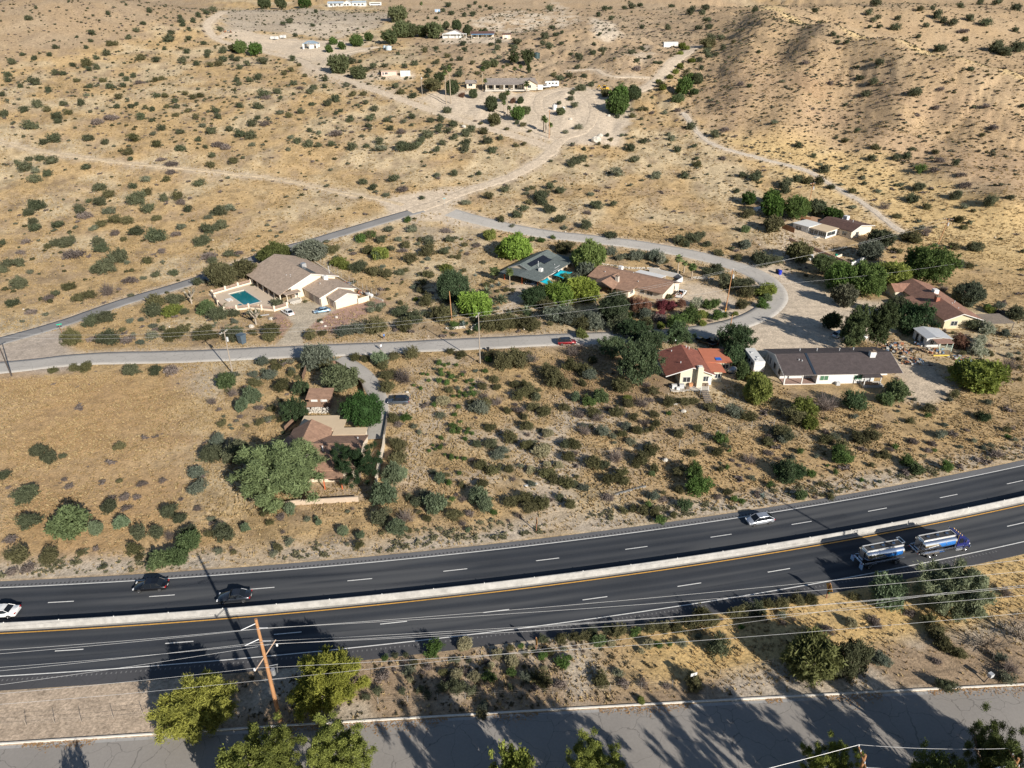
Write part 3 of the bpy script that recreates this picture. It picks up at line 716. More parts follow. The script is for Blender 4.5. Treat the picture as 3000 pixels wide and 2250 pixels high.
def proto(key, builder):
    if key not in PROTO: PROTO[key] = builder()
    return PROTO[key]
def mesh_of(V, Fq, t, name):
    me = bpy.data.meshes.new(name); V = np.asarray(V, np.float32); Fq = np.asarray(Fq, np.int32); k = Fq.shape[1]
    me.vertices.add(len(V)); me.vertices.foreach_set('co', V.ravel()); me.loops.add(Fq.size); me.loops.foreach_set('vertex_index', Fq.ravel())
    me.polygons.add(len(Fq)); me.polygons.foreach_set('loop_start', np.arange(0, Fq.size, k, dtype=np.int32)); me.polygons.foreach_set('loop_total', np.full(len(Fq), k, np.int32))
    me.update(calc_edges=True); a = me.attributes.new('tint', 'FLOAT', 'POINT'); a.data.foreach_set('value', np.asarray(t, np.float32))
    me.materials.append(G_)
    return me
def shrub_mesh(form, i):
    def b():
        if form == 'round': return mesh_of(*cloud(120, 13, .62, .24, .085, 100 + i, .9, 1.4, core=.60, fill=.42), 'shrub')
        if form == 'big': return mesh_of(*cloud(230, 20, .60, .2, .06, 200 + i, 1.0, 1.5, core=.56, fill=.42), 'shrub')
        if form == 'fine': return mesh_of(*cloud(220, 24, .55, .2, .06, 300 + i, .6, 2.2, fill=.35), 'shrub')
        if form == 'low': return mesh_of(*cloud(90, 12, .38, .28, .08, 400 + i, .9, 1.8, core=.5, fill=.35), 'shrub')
        if form == 'twig': return mesh_of(*twigs(70, 500 + i), 'shrub')
        if form == 'small': return mesh_of(*cloud(16, 6, .6, .3, .26, 600 + i, .4, 1.2, core=.7), 'shrub')
    return proto((form, i), b)
# code: (name, category, material, form, height/width, look)
KIND = {
 'g': ('green_shrub', 'shrub', G_, 'round', .66, 'dark green rounded'), 'o': ('olive_shrub', 'shrub', O_, 'round', .62, 'olive green'),
 's': ('sage_shrub', 'shrub', SG, 'round', .55, 'pale sage grey'), 'd': ('dry_shrub', 'shrub', DR, 'low', .42, 'dry lavender grey'),
 'G': ('dense_shrub', 'shrub', G_, 'big', .66, 'dense dark green'), 'O': ('olive_shrub', 'shrub', O_, 'big', .64, 'bushy olive green'),
 'S': ('sage_shrub', 'shrub', BB, 'big', .6, 'blue grey bushy'), 'D': ('dry_shrub', 'shrub', DR, 'twig', .6, 'bare twiggy grey'),
 'b': ('leafy_shrub', 'shrub', BR, 'round', .75, 'bright green'), 'B': ('leafy_shrub', 'shrub', BR, 'big', .75, 'leafy bright green'),
 'y': ('yellow_shrub', 'shrub', YG, 'fine', .62, 'yellow green feathery'), 'f': ('feathery_shrub', 'shrub', FG, 'fine', .7, 'pale green feathery'),
 'F': ('feathery_shrub', 'shrub', foliage('silvery green leaves', (.085, .125, .065), (.21, .275, .165)), 'fine', .8, 'silvery green feathery'), 'r': ('red_shrub', 'shrub', RD, 'big', .7, 'red flowering'),
 'R': ('red_shrub', 'shrub', RB, 'big', .75, 'rusty brown leaved'), 'w': ('flowering_shrub', 'shrub', WF, 'big', .75, 'white flowering'),
 'c': ('dry_shrub', 'shrub', CR, 'fine', .6, 'cream coloured dry'), 'k': ('leafy_shrub', 'shrub', DG, 'big', .75, 'deep green')}
PLANTS = []
def plant(k, t, x, y, w):
    name, cat, m, form, hr, look = KIND[k]
    u, v = px(t, x, y); wpx = w * TILES[t][2]
    p = march(u, v); wm = 2.0
    for _ in range(2):
        sc = depth_scale((p[0], p[1], float(base(*p)))); wm = wpx / sc
        p = march(u, v, wm * hr * .40)
    o = bpy.data.objects.new(name, shrub_mesh(form, rnd.randrange(8))); C.objects.link(o)
    o.material_slots[0].link = 'OBJECT'; o.material_slots[0].material = m
    o.location = (p[0], p[1], hz(*p) - .04 * wm)
    ry = {'round': .62, 'big': .60, 'fine': .55, 'low': .38, 'twig': .4}[form]
    e = wm * .5
    o.scale = (e * rnd.uniform(.9, 1.1), e * rnd.uniform(.9, 1.1), wm * hr / (2 * ry) * rnd.uniform(.88, 1.12)); o.rotation_euler = (0, 0, rnd.uniform(0, 6.28))
    PLANTS.append((o, k, u, v, wm, p))
    return o
def plants(t, s):
    """'x,y,w' items; a letter before x switches the kind"""
    k = 'g'
    for it in s.split():
        if it[0].isalpha(): k = it[0]; it = it[1:]
        x, y, w = [float(a) for a in it.split(',')]
        if w > 5: plant(k, t, x, y, w)
plants('Z1', """g740,255,70 1040,295,60 735,330,45 620,290,30 700,390,50 775,460,65 590,520,60 450,385,60 1265,490,75 1510,415,60 1680,425,65 1480,490,80 1590,520,60 720,560,60 790,545,70 450,595,70 510,600,60 1025,630,65 1075,600,65 985,595,50
 o1260,645,70 1310,635,60 g1000,695,55 890,705,65 730,705,60 d1130,660,80 o1560,780,70 1620,765,70 g1415,810,60 1425,855,60 645,820,80 1060,855,60 1100,838,50 950,855,60 1235,880,55 1230,970,60 1145,935,90 d890,945,130 780,985,110 g460,940,90 240,1030,115 470,985,70 350,1140,90 430,1110,120 1310,1035,80 1460,1070,70 1710,1060,80 1855,1035,60 1940,1080,90 2030,1105,90 715,1120,85 845,1140,70 o1085,1120,110
 1270,1180,90 g1460,1200,85 d1760,1155,100 1840,1185,90 g1600,1130,60 1660,1185,50 1720,1240,70 o1040,1240,100 g1060,1290,50 d1300,1290,80 g230,1270,70 320,1270,80 420,1295,110 130,1310,60 200,1350,120 s285,1380,90 g700,1345,80 380,1405,80 280,1445,110 d1390,1325,110 1390,1390,90 o1890,1300,90 1710,1335,80 s1180,1445,90 o1345,1440,80
 g60,595,80 60,635,60 280,665,100 390,730,70 160,700,60 300,840,90 190,880,80 510,830,70 40,910,90 20,770,60 100,500,80 280,470,60 400,450,50 180,445,40 230,150,60 560,15,30 290,60,30 1020,40,30 870,100,50 1205,85,60 1100,235,60 1160,190,50 o880,350,70 930,348,60 g860,425,80 o1135,465,90 700,510,110 g1330,390,40 1370,305,100 1390,260,60 1530,315,60 1650,355,50
 1470,170,60 1460,135,50 1530,230,50 1480,195,60 1560,160,60 1610,125,60 1670,100,60 1720,75,70 o620,650,60 830,640,70 1180,860,50 1520,890,60 1420,925,60 1350,850,60 1580,945,70 s1640,1020,60 1240,1080,60 o1500,750,60 1330,770,70 g1270,770,60 o960,780,70 s700,770,50 o550,900,80 380,870,80"""
)
plants('Z6', """g1075,110,85 800,115,110 1610,80,100 G1115,230,155 800,240,120 g720,238,60 1335,225,90 635,310,110 1200,310,115 G1770,320,130 s1860,285,100 o1440,200,110 d1460,255,90 o1190,165,100 880,190,100 G295,275,130 230,345,100 g465,435,105 265,410,95 280,465,100 d680,355,130 s880,325,110 o935,400,110 1035,405,110 1270,390,80 820,430,90
 s760,460,80 1465,455,90 1685,375,70 G1690,465,130 1775,435,130 1640,565,140 1275,515,175 1090,485,130 d1425,510,85 925,500,100 G555,570,140 450,585,100 d600,670,180 G810,580,135 810,630,120 850,770,190 955,700,155 780,800,90 g150,745,110 60,745,100 20,800,100 20,580,70 G165,910,150 D870,965,165 o640,1030,110 720,1005,110 d1060,885,120 s1165,870,60 g1265,840,80 1410,825,90
 s1030,745,60 o1000,555,60 d1700,690,140 g1850,670,100 d1940,660,80 g1730,735,90 d1300,650,90 o1190,725,100 d400,1030,110 250,1140,100 g100,1070,110 450,1000,80 1520,310,80 s1060,1010,50 o560,945,100 d200,570,90 170,660,80 o390,610,70 s240,820,60
 G740,1215,150 840,1190,150 O590,1355,180 G860,1365,190 O1260,1050,150 G1250,1135,160 1420,1035,150 Y1400,1130,150""".replace('Y1400', 'y1400') + """
 G1490,1140,80 f1660,1110,160 G1760,1160,160 1890,1150,100 O1660,1310,170 G1880,1310,170 O1400,1330,150 s1230,1330,130 d1030,1370,130 740,1360,90 O600,1595,90 690,1590,110 G1050,1620,140 1270,1620,120 d1400,1620,150 o430,1620,80 g1310,1280,70 o1480,1290,110 d960,960,50""")
plants('Z2', """g585,835,110 370,900,80 470,860,100 340,855,90 1300,855,90 955,905,80 o935,750,80 g635,1025,160 d670,1060,110 g775,990,100 d1030,955,90 g1135,1005,80 1180,955,90 1290,945,70 960,1030,50 1155,1115,70 1320,1110,100 1410,1060,120 825,1065,60 570,1145,120 370,1145,95 110,1180,100 1030,1200,100 s810,1205,100 g145,1265,90 505,1325,120 d645,1330,120 g570,1265,70 o905,1260,100
 g1415,1235,70 1465,1210,60 1570,1275,110 1785,1270,110 1970,1300,90 1770,1355,80 1830,1170,95 1745,1115,80 2000,1390,90 d1420,1445,150 g265,1385,85 65,1420,110 370,1440,120 500,1470,140 s1235,1450,80 g1130,1425,70 s935,1490,80 g1000,1540,105 1130,1560,130 1230,1570,90 1370,1565,90 1590,1585,140 1745,1570,80 1890,1520,120 d150,1545,130 235,1575,120 G2150,1590,150 s1900,1600,150 900,1635,80 510,1570,80
 1700,1475,60 d1590,1430,60 1340,480,60 g200,640,100 285,610,70 340,640,80 380,735,80 460,690,90 o60,710,90 150,690,100 g630,660,120 950,630,90 20,590,60 30,550,60 1815,720,90 1740,740,80 1940,710,80 1580,670,110 1680,670,60 190,535,110 975,370,60 840,250,70 910,220,80 1165,270,60 1200,120,60 160,305,80 2060,930,90 1900,790,60
 o1080,820,60 1020,700,60 860,790,70 s1530,920,90 o1600,1010,90 1710,1015,80 2120,990,100""")
plants('Z3', """g590,1190,110 1340,1330,70 o1480,1410,60 g1925,1060,80 1940,1010,80 1965,1130,100 1800,1120,60 1815,1210,90 s2005,1370,110 1865,1425,70 o1410,1355,80 1235,1390,60 1085,1350,60 950,1330,60 d890,1305,50 g380,1455,140 500,1425,90 600,1420,100 655,1360,110 510,1380,90 790,1450,120 850,1400,110 o990,1415,120 g670,1490,100 800,1530,130 795,1600,140 1030,1520,120 1165,1490,80 1075,1610,110
 o1420,1555,70 g530,1550,90 490,1620,90 255,1590,120 G110,1600,150 200,1605,120 310,1530,100 220,1260,100 520,1295,100 410,1310,90 220,1030,100 s120,1310,90 o1330,1560,80 g60,585,60 470,530,60 780,555,80 725,625,80 640,640,50 s1150,620,70 1095,590,60 g1060,480,60 1145,450,80 1125,520,80 1345,450,110 1320,510,80 1275,495,50 1650,385,110 1760,385,70 1830,380,50 1615,465,90 1690,505,110 1825,465,60 1990,580,60
 2020,625,110 1930,570,60 2165,580,70 2170,490,60 1725,285,80 865,145,80 830,65,60 890,35,50 470,185,50 385,190,40 600,50,80 635,140,70 545,110,60 1055,85,60 1015,60,50 940,75,50 770,160,70 1690,100,100 G2030,945,120 o1820,835,90 1905,830,80 1740,800,80 g560,745,90 390,770,80 370,820,70 720,800,110 460,660,80 240,690,90 130,720,80 o590,600,80 480,650,70 350,560,90 r750,1025,70 1300,1105,70
 s1240,1390,50 d90,1430,120 g760,465,90 2000,720,80 o1240,720,60 620,700,70 860,680,70 910,800,70""".replace('r750,1025,70 1300,1105,70', 'R750,1025,70 1300,1105,70'))
plants('Z4', """g1345,100,100 1450,125,80 1475,75,90 1490,185,80 1510,240,80 1410,240,80 1130,235,80 890,235,60 600,175,70 720,70,60 790,50,90 870,40,60 540,80,60 480,135,60 590,75,50 1165,35,60 1930,95,70 735,415,40 890,445,60 790,465,70 950,525,60 840,555,60 1010,575,60 1060,578,60 520,440,80 495,310,50 d850,640,110 440,425,50 g430,495,60 1490,470,80 1970,470,50 1525,340,100 1620,345,80 o1500,400,150 1735,400,60
 g1420,560,80 1490,530,80 1560,490,80 1640,450,70 1440,620,60 o1060,790,90 y1240,610,70 1200,660,60 1145,710,60 1350,560,70 1040,760,60 1080,830,70 g980,905,40 1370,845,70 1340,1165,110 1565,1245,105 d1650,1200,90 g1215,1385,80 905,1295,90 785,1355,120 280,1490,120 340,1465,100 230,1520,100 820,1480,100 s660,1600,140 1010,1620,120 g1280,1610,110 o1395,1520,100 g1375,1345,60 1390,1465,60 1940,1635,130 1825,1620,90
 570,1260,50 1880,800,60 d1795,770,80 s1160,1260,100 1130,1225,60 d1640,1470,80 g210,710,70 130,720,80 350,720,60 420,770,70 s700,1250,50 o560,1360,70 600,1290,60 490,1340,50 g355,1380,50 665,1065,60 s790,1020,50 o800,1060,80 880,1015,70 920,1020,60 d980,1040,70 1220,1020,80 s1100,1030,60 o1300,650,60 y1260,420,70 1300,445,60 1240,490,60 f1220,930,110 1370,850,80 o1290,690,50""")
plants('Z5', """g30,90,60 1010,15,100 520,85,70 955,100,70 1025,140,60 990,170,60 1040,215,50 960,210,50 1170,215,90 1190,145,60 1420,205,60 1465,70,50 1505,120,100 1565,165,80 1640,185,90 1775,150,80 1900,185,100 2145,240,60 1360,295,60 G1995,385,130 2060,420,120 2160,390,110 g1535,385,110 o1740,310,70 d1720,250,90 g670,280,50 705,300,40 700,330,50 775,345,50 890,605,70 1000,650,80 1335,730,100 870,530,40 d1550,705,80
 g1785,545,60 390,1170,75 O760,1150,65 g510,1250,60 860,1050,60 G590,1370,105 g985,1280,80 1170,1280,80 1265,1255,90 1310,1200,60 o1005,1200,80 g1670,1310,80 d1545,1280,90 b1375,1360,90 d1490,1370,90 s770,1335,70 560,1320,50 910,1440,50 G1360,1515,100 1310,1600,120 1660,1590,100 1930,1630,130 g2105,1600,70 2205,845,50 285,1475,110 290,1530,90 o460,1450,100 550,1460,100 g50,1420,100 380,1440,90 650,1515,70
 s190,1000,60 d1735,1500,110 1700,1420,80 o820,1550,70 g65,415,40 d640,650,70 1500,850,70 1350,920,50 1960,1040,90 1910,840,80 450,480,70 s250,650,50 o1880,1070,50 1500,1220,70 g1040,505,80 940,735,90 1850,20,70 2000,20,80 2150,60,90 1700,40,70 o330,170,50 560,170,60 1370,80,70""")
plants('Y2', """g305,75,100 s675,55,80 g830,30,80 125,145,90 1040,20,60 40,100,80 1270,160,90 G1735,175,110 g1645,135,100 G1585,215,150 g1590,270,100 G1650,330,120 g1430,325,90 1370,380,100 o1240,415,90 G1750,415,110 d1980,365,80 G1960,465,120 2050,300,120 g2200,290,80 o1130,225,100 s930,275,90 g2180,550,110 s2010,205,70 d390,165,130 s240,210,70 550,235,60 b425,420,80 Y1130,560,120 g790,585,90 d1025,640,80 g190,600,90 280,670,80 b30,580,110 110,550,90 o90,690,120 Y190,720,150
 s460,500,120 270,500,100 O600,690,150 g740,700,90 o450,760,140 810,745,60 Y760,840,110 o600,890,110 g355,875,90 o240,885,130 110,860,120 g20,820,120 o560,960,90 s1075,790,60 o530,1030,90 O590,1120,140 o400,640,100 g550,235,60 s1450,205,60 o1470,270,70 s1780,490,70 1330,470,60 o1500,150,70
 G370,1210,150 470,1270,190 420,1310,120 O710,1230,170 190,1340,140 110,1360,130 390,1345,150 s480,490,100 600,580,110 g620,620,100 d760,520,100 s350,590,80 d380,690,90""".replace('Y', 'y'))
plants('Y1', """O900,1170,240 880,1240,150 o700,1200,100 O1310,1220,150 1460,1195,110 S1680,1180,190 1820,1160,190 O2040,1130,250 s1985,890,100 2080,900,110 1990,950,120 g2060,945,80 O150,1210,170 260,1225,130 G480,1220,210 s800,1505,130 O960,1560,120 o930,1510,90 D1110,1510,110 o1220,1560,90 g1430,1060,60 O1570,290,150 G1840,480,180 o1860,150,100 1960,140,120 g2080,190,110 f2060,350,150 o1960,300,140 O2020,540,140 2130,560,130 1500,260,60
 y1640,430,180 1700,470,130 O1810,1470,110 o1930,1480,100 g110,650,130 d1790,340,80 s1420,1290,0.1 g960,860,150 700,665,50 o740,720,40 400,870,60 310,745,60 1270,860,50""".replace('s1420,1290,0.1 ', ''))
plants('Y3', """O500,1340,230 620,1320,180 760,1310,220 950,1330,230 O590,880,90 670,880,80 o330,810,120 O1330,330,220 1420,300,150 S1950,380,190 o480,890,60 400,770,80 g1090,1190,90 O1090,1110,90 o1160,1320,110 g1290,700,120 S1480,720,160 f1360,740,150 d210,300,120 y370,170,150 o290,520,80 g520,1240,110 G1270,1220,170 s680,800,50 b1190,200,80 920,225,100 1040,235,110 o700,330,70""")
plants('Y4', """S960,260,150 O1090,310,100 s700,270,110 G830,250,130 1640,400,190 1560,430,130 G1790,540,240 1950,560,250 O1980,650,180 y2150,640,170 f2190,700,120 O1920,800,170 G500,880,170 R780,790,180 720,750,120 900,800,170 r1060,790,150 1150,800,140 1060,870,110 R1290,780,110 w1450,770,150 B1570,790,130 1640,770,130 y1500,890,150 B1660,900,150 D1290,880,150 B1400,910,120 y1510,985,90 B1240,980,150 d1080,910,110 S130,960,170 250,920,180 w300,830,0.1
 O90,1430,160 250,1480,200 310,1380,130 620,1630,160 S280,1540,170 D100,1290,190 170,1240,140 O210,1620,100 f1930,1450,140 y2080,1580,190 O1130,690,110 g560,640,110 o1890,280,100 O1680,230,90 1300,110,130 G1240,80,130 1400,60,170 1480,40,150 1550,130,100 1340,130,100 o1670,215,100 d1870,200,70 o1940,130,110 s1240,600,0.1""".replace('w300,830,0.1', '').replace('s1240,600,0.1', ''))
plants('Y5', """G240,715,170 330,720,150 180,690,100 O130,320,130 g440,50,110 450,100,90 30,100,80 60,600,0.1 s1440,60,60 O1510,500,160 1560,540,120 1900,590,100 G2080,600,130 o570,1060,0.1 R1965,1430,150 W2110,1480,170 2190,1310,130 2130,1400,100 G2060,1270,170 D1810,960,110 B2190,1120,60 S1940,750,120 o2030,760,90 1410,330,80 g1610,80,100 1560,190,100 O1660,250,80 g1920,160,100 s1990,250,80 g2190,225,80 o1950,360,120 1990,430,80
 s1030,250,70 o1430,640,70 1380,625,60 D1300,240,120 o1700,1110,0.1 g750,640,0.1 S100,580,120 o40,680,80 s1250,110,60 o720,700,0.1 g380,720,100 D1670,460,110 s1620,430,80 f100,450,80 S1110,650,100 B250,1090,110 y300,960,140""".replace('W', 'w').replace(' 60,600,0.1', '').replace(' o570,1060,0.1', '').replace(' o1700,1110,0.1', '').replace(' g750,640,0.1', '').replace(' o720,700,0.1', ''))
plants('Y7', """k830,1050,210 D610,1060,230 y430,1100,200 O350,1160,200 y480,1210,150 f1190,960,200 1090,1020,140 o1660,980,110 O890,1340,160 970,1330,150 o730,1400,130 O760,1470,160 610,1350,110 k280,1590,200 380,1610,130 b480,1630,80 B1280,1520,130 f1340,1590,110 k1900,1165,100 o1450,1090,120 B1580,1560,110 O260,1290,170 S250,1340,110 o130,1370,120 d1745,1275,50 1640,1300,100 s1800,1360,60 d1990,1470,120 o1030,1480,60 d900,1420,80 D2100,740,160 o1590,1190,0.1
 d1320,1360,100 1470,1380,90 s2140,1350,60 o2070,1260,80 d1030,1240,80 1130,1430,60 o1290,1200,80 y1940,300,80 S2020,270,90 G2160,330,150 W2095,660,60""".replace(' o1590,1190,0.1', '').replace('W', 'w'))
plants('Y6', """O580,1020,140 o690,1010,90 O760,1020,120 860,1020,110 430,1160,110 450,1250,110 S1290,1130,200 O1450,1180,170 o1030,1090,130 O50,870,200 y140,990,120 O40,1130,120 240,1340,120 O900,1310,110 700,1370,130 B1150,1420,150 G1850,1400,190 S1780,1330,150 O1650,1440,130 D300,1030,200 o1110,1480,0.1 g1190,1500,80 d390,1010,100""".replace(' o1110,1480,0.1', ''))
plants('Y8', """S615,215,150 O760,290,100 o740,220,80 s925,220,100 o1040,270,90 f230,430,200 S720,370,180 O540,450,140 o920,350,110 1000,390,90 O840,480,190 F510,570,220 390,690,170 d580,720,110 O720,730,110 600,880,120 s680,850,100 O840,840,110 o180,890,110 450,915,70 G80,1220,220 S140,1060,180 d340,860,60 D80,650,140 300,560,150 O2090,1110,170 2070,1250,180 F2050,1440,230 O1960,490,170 1950,370,150 D2100,350,190 s340,860,50
 O1630,170,120 1740,190,100 F1880,200,180 O1930,260,140 2050,170,110 g850,990,50 o2030,830,120 b2150,830,90 d2100,900,70 O1290,260,170 1680,430,90""")
plants('X1', """G1950,90,200 S1810,270,180 1820,400,190 o1110,30,110 G360,70,150 440,130,170 g580,115,70 G190,500,180 260,450,170 270,710,200 f620,750,360 F890,790,140 1120,730,140 G1010,580,160 d1150,500,110 1260,495,90 G1270,830,170 1460,830,150 O1240,970,160 G1560,630,180 1680,690,130 f1750,900,230 G1750,810,150 f1470,1080,200 1620,1060,200 G2090,810,220 o1940,840,110 O450,1040,190 150,1040,200 o740,1020,80 d95,880,120 G20,290,130 d75,400,60 D1570,860,130
 d1030,510,90 1320,370,100 1510,340,80 o1110,340,70 d640,400,90 1160,590,110 880,975,80 600,330,70 1680,520,60 1830,605,80 d100,1180,120 g960,1140,70 d260,1150,140 o1290,1050,80""")
plants('X7', """O300,100,140 o150,115,90 o610,80,80 700,105,90 O920,110,110 b915,150,60 O1120,150,160 1200,120,130 S1240,150,100 O1420,230,180 1460,310,170 1560,190,110 1640,215,110 S1720,260,130 O1540,350,120 1680,345,70 115,270,120 D230,290,180 O120,380,120 b515,170,60 560,190,40 890,240,50 O960,310,100 860,370,90 990,370,80 1130,350,90 1210,340,80 1240,400,150 1180,440,120 g1310,450,100 S840,540,170 O900,510,120 D990,490,110 O1280,540,110 1370,560,130 1530,535,100
 F1620,450,90 f1820,450,130 B1730,490,110 O1770,580,120 D1800,620,120 O1955,570,130 2000,370,150 2040,510,110 1225,690,110 1200,610,80 930,700,100 G820,840,90 930,825,120 O1090,770,140 1220,840,110 s1270,825,90 G1530,830,110 O1610,830,120 O850,1000,120 S990,920,110 O1070,1040,100 O1560,935,120 c1350,890,140 s1180,1010,60 c1260,1040,90 1390,1000,70 1480,1000,80 S1830,740,150 D1950,930,180 O2120,730,100 s2070,820,90 O2140,950,150 1760,980,150 G1850,1000,100 O2000,1120,120
 O1900,1120,120 1450,1120,110 1540,1150,130 G1600,1160,90 S1690,1190,90 g1500,1260,90 O1090,1290,130 1220,1270,140 1340,1310,150 1260,1340,130 F830,1250,150 880,1320,150 520,1110,100 b590,1145,70 F490,1320,170 O640,1400,140 d760,1390,90 g270,1260,70 340,1300,110 b620,1275,60 G50,1420,180 D240,1420,180 F170,1510,150 O180,840,140 170,940,170 F60,1240,200 190,1080,140 s470,1060,60 b960,1385,60
 b530,785,50 525,855,60 480,875,40 435,885,35 465,840,30 610,940,60 565,920,35 660,945,35 720,950,50 680,1070,50 635,690,70 625,730,60 670,740,40 690,655,40 640,597,45 670,535,50 680,715,45 740,740,50 755,712,35 785,750,40 730,795,45 790,420,70 735,445,40 680,445,40 630,447,35 720,420,40 680,410,40 475,515,50 365,382,40 430,318,40 310,355,30 515,320,60 575,335,60 620,290,60 650,320,40 530,270,60 590,260,40 535,235,50 385,262,40 420,270,35 655,190,40 595,180,35 705,273,40 735,328,40 780,320,45 795,350,40 780,378,40
 O150,620,100 b250,620,90 d190,670,80 s350,735,60 310,690,60""")
plants('X8', """B760,575,200 785,715,220 O600,565,120 380,540,110 210,500,100 270,460,80 f350,590,60 k650,885,130 S365,805,130 o450,775,60 b1110,830,70 1180,845,70 O1060,760,100 s1280,635,70 o980,550,80 D1260,460,150 o80,930,100 o170,920,100 O280,940,130 380,950,110 b430,1020,110 O550,970,90 k1560,570,170 1670,570,170 1600,640,140 b1820,595,90 o1910,690,60 d2000,700,50 o2000,800,90 f1730,790,120 B2060,390,150 2110,460,170 o1960,270,100
 d1150,645,50 1090,470,60 960,810,80 g920,690,40 S1640,440,80 d1430,400,110""")
plants('X4', """G100,1000,130 c250,920,110 170,660,120 b370,920,120 550,890,90 c550,790,120 440,740,100 B960,810,120 O780,940,190 S660,930,120 O1280,940,150 s1420,890,100 D1620,980,130 O2030,970,150 S320,1150,110 o310,1220,100 g540,1000,60 800,620,100 O950,610,120 1060,600,100 1150,600,120 f1250,620,130 O1430,560,150 b1550,560,120 O1660,530,130 1770,530,120 1890,520,120 o2000,490,130 O2120,460,130 G1200,560,110 1340,530,110 d950,980,110 1460,970,100 740,1010,80 y1600,1110,70 d1810,1000,80""")
plants('X3', """B1870,560,160 c2100,520,130 g1400,900,90 1310,940,80 1600,900,70 1740,880,80 1800,920,90 1930,870,120 2080,850,130 2160,900,110 b1460,630,60 g1540,610,60 1630,600,60""")
plants('X5', """G220,530,180 S1290,620,120 O1640,430,130 1700,520,130 1790,590,100 o1600,360,110 O70,770,130 d940,430,90 c1090,390,80 d1240,370,90 1470,320,80 D2130,680,150 G1710,790,120 G500,300,120 O640,260,100 740,240,100 830,230,100 o1110,220,80 O350,320,130 130,340,130 200,370,100 560,270,90 G430,300,110 o60,390,110 d1250,400,80 D2100,190,120 s2100,740,110 d1650,640,70 S2060,620,90""")

plants('N4', """S560,560,130 640,575,120 O690,605,100 S600,540,100 O520,520,90 850,440,60 S690,350,80 960,275,80 1040,270,90 w1080,290,60 s880,280,60 S1000,560,90 B1160,600,100 1230,560,100 O1000,610,100 d1070,580,80 O300,790,110 380,775,130 D450,770,90 G880,610,120 S760,600,110 O430,600,110 O320,590,120 250,600,110 g160,500,80 S60,540,100 s230,540,60 O10,560,120 B560,470,70 G130,660,0.1""")
def fill(poly_, n, kinds, w0, w1, seed):
    r = random.Random(seed); xs = [a for a, b in poly_]; ys = [b for a, b in poly_]; near = [(a[5][0], a[5][1], a[4]) for a in PLANTS]; c = 0
    for _ in range(n * 8):
        if c >= n: break
        u, v = r.uniform(min(xs), max(xs)), r.uniform(min(ys), max(ys)); ins = False
        for i in range(len(poly_)):
            x0, y0 = poly_[i]; x1, y1 = poly_[(i + 1) % len(poly_)]
            if (y0 > v) != (y1 > v) and u < (x1 - x0) * (v - y0) / (y1 - y0) + x0: ins = not ins
        if not ins: continue
        p = march(u, v); w = w0 + (w1 - w0) * r.random() ** 1.6
        if any((p[0] - a) ** 2 + (p[1] - b) ** 2 < (.42 * (w + q)) ** 2 for a, b, q in near) or road_dist(np.array([p[0]]), np.array([p[1]]))[0] < w * .5 or any(math.hypot(p[0] - a, p[1] - b) < q * .8 for a, b, q in HOUSE_KEEP): continue
        plant(r.choice(kinds), 'P', u, v, w * depth_scale((p[0], p[1], 0))); near.append((p[0], p[1], w)); c += 1
fill([(1260, 1075), (1900, 1050), (1930, 1200), (1880, 1490), (1240, 1470), (1300, 1250)], 75, 'OODDSdscoO', 1.0, 3.4, 1)
fill([(1880, 1180), (2950, 1150), (2990, 1330), (2300, 1480), (1900, 1500)], 80, 'dDoOsdbS', .7, 2.4, 2)
fill([(600, 1490), (1500, 1440), (1560, 1540), (620, 1660)], 34, 'dosFDO', .8, 2.2, 3)
fill([(1130, 650), (1420, 700), (1330, 850), (1120, 900), (1080, 760)], 46, 'osdSOy', .9, 2.6, 4)
fill([(1250, 880), (1700, 930), (1640, 970), (1240, 975)], 26, 'OSGBsk', 1.0, 2.6, 5)
fill([(1950, 880), (2180, 900), (2120, 960), (1900, 955), (1800, 930)], 22, 'OBGdyk', 1.0, 2.8, 6)
fill([(2600, 900), (2990, 900), (2990, 1120), (2860, 1100), (2760, 1000)], 30, 'dOSDo', 1.0, 3.0, 7)
fill([(640, 1090), (900, 1080), (900, 1280), (620, 1260)], 26, 'osOdS', .9, 2.4, 8)
fill([(560, 870), (780, 920), (800, 985), (420, 1010), (330, 960)], 34, 'osdOS', .8, 2.2, 9)
fill([(1350, 1880), (2300, 1760), (2350, 1820), (1350, 2010), (1050, 2050), (1080, 1960)], 60, 'dcoDOBs', .7, 2.0, 10)

# ---- trees: trunk and crown as parts of one thing
def limb_mesh(form, seed):
    r = random.Random(seed); m = MB()
    if form == 'straight':
        m.tube((0, 0, -.05), (0, 0, .62), .035, .02, 7)
        for k in range(7):
            a = k * 2.4; z = .2 + .06 * k; m.tube((0, 0, z), (math.cos(a) * .3, math.sin(a) * .3, z + .14), .014, .005, 5)
    else:
        n = 5 if form == 'spread' else 4
        m.tube((0, 0, -.06), (.01, 0, .22), .034, .026, 8)
        for k in range(n):
            a = k * 6.283 / n + r.uniform(-.4, .4); s = r.uniform(.16, .3)
            p = Vector((.01, 0, .2)); q = Vector((math.cos(a) * s, math.sin(a) * s, r.uniform(.42, .58))); m.tube(p, q, .022, .012, 6)
            for j in range(3):
                a2 = a + r.uniform(-.9, .9); e = q + Vector((math.cos(a2) * .2, math.sin(a2) * .2, r.uniform(.1, .32))); m.tube(q, e, .011, .004, 5)
    return m
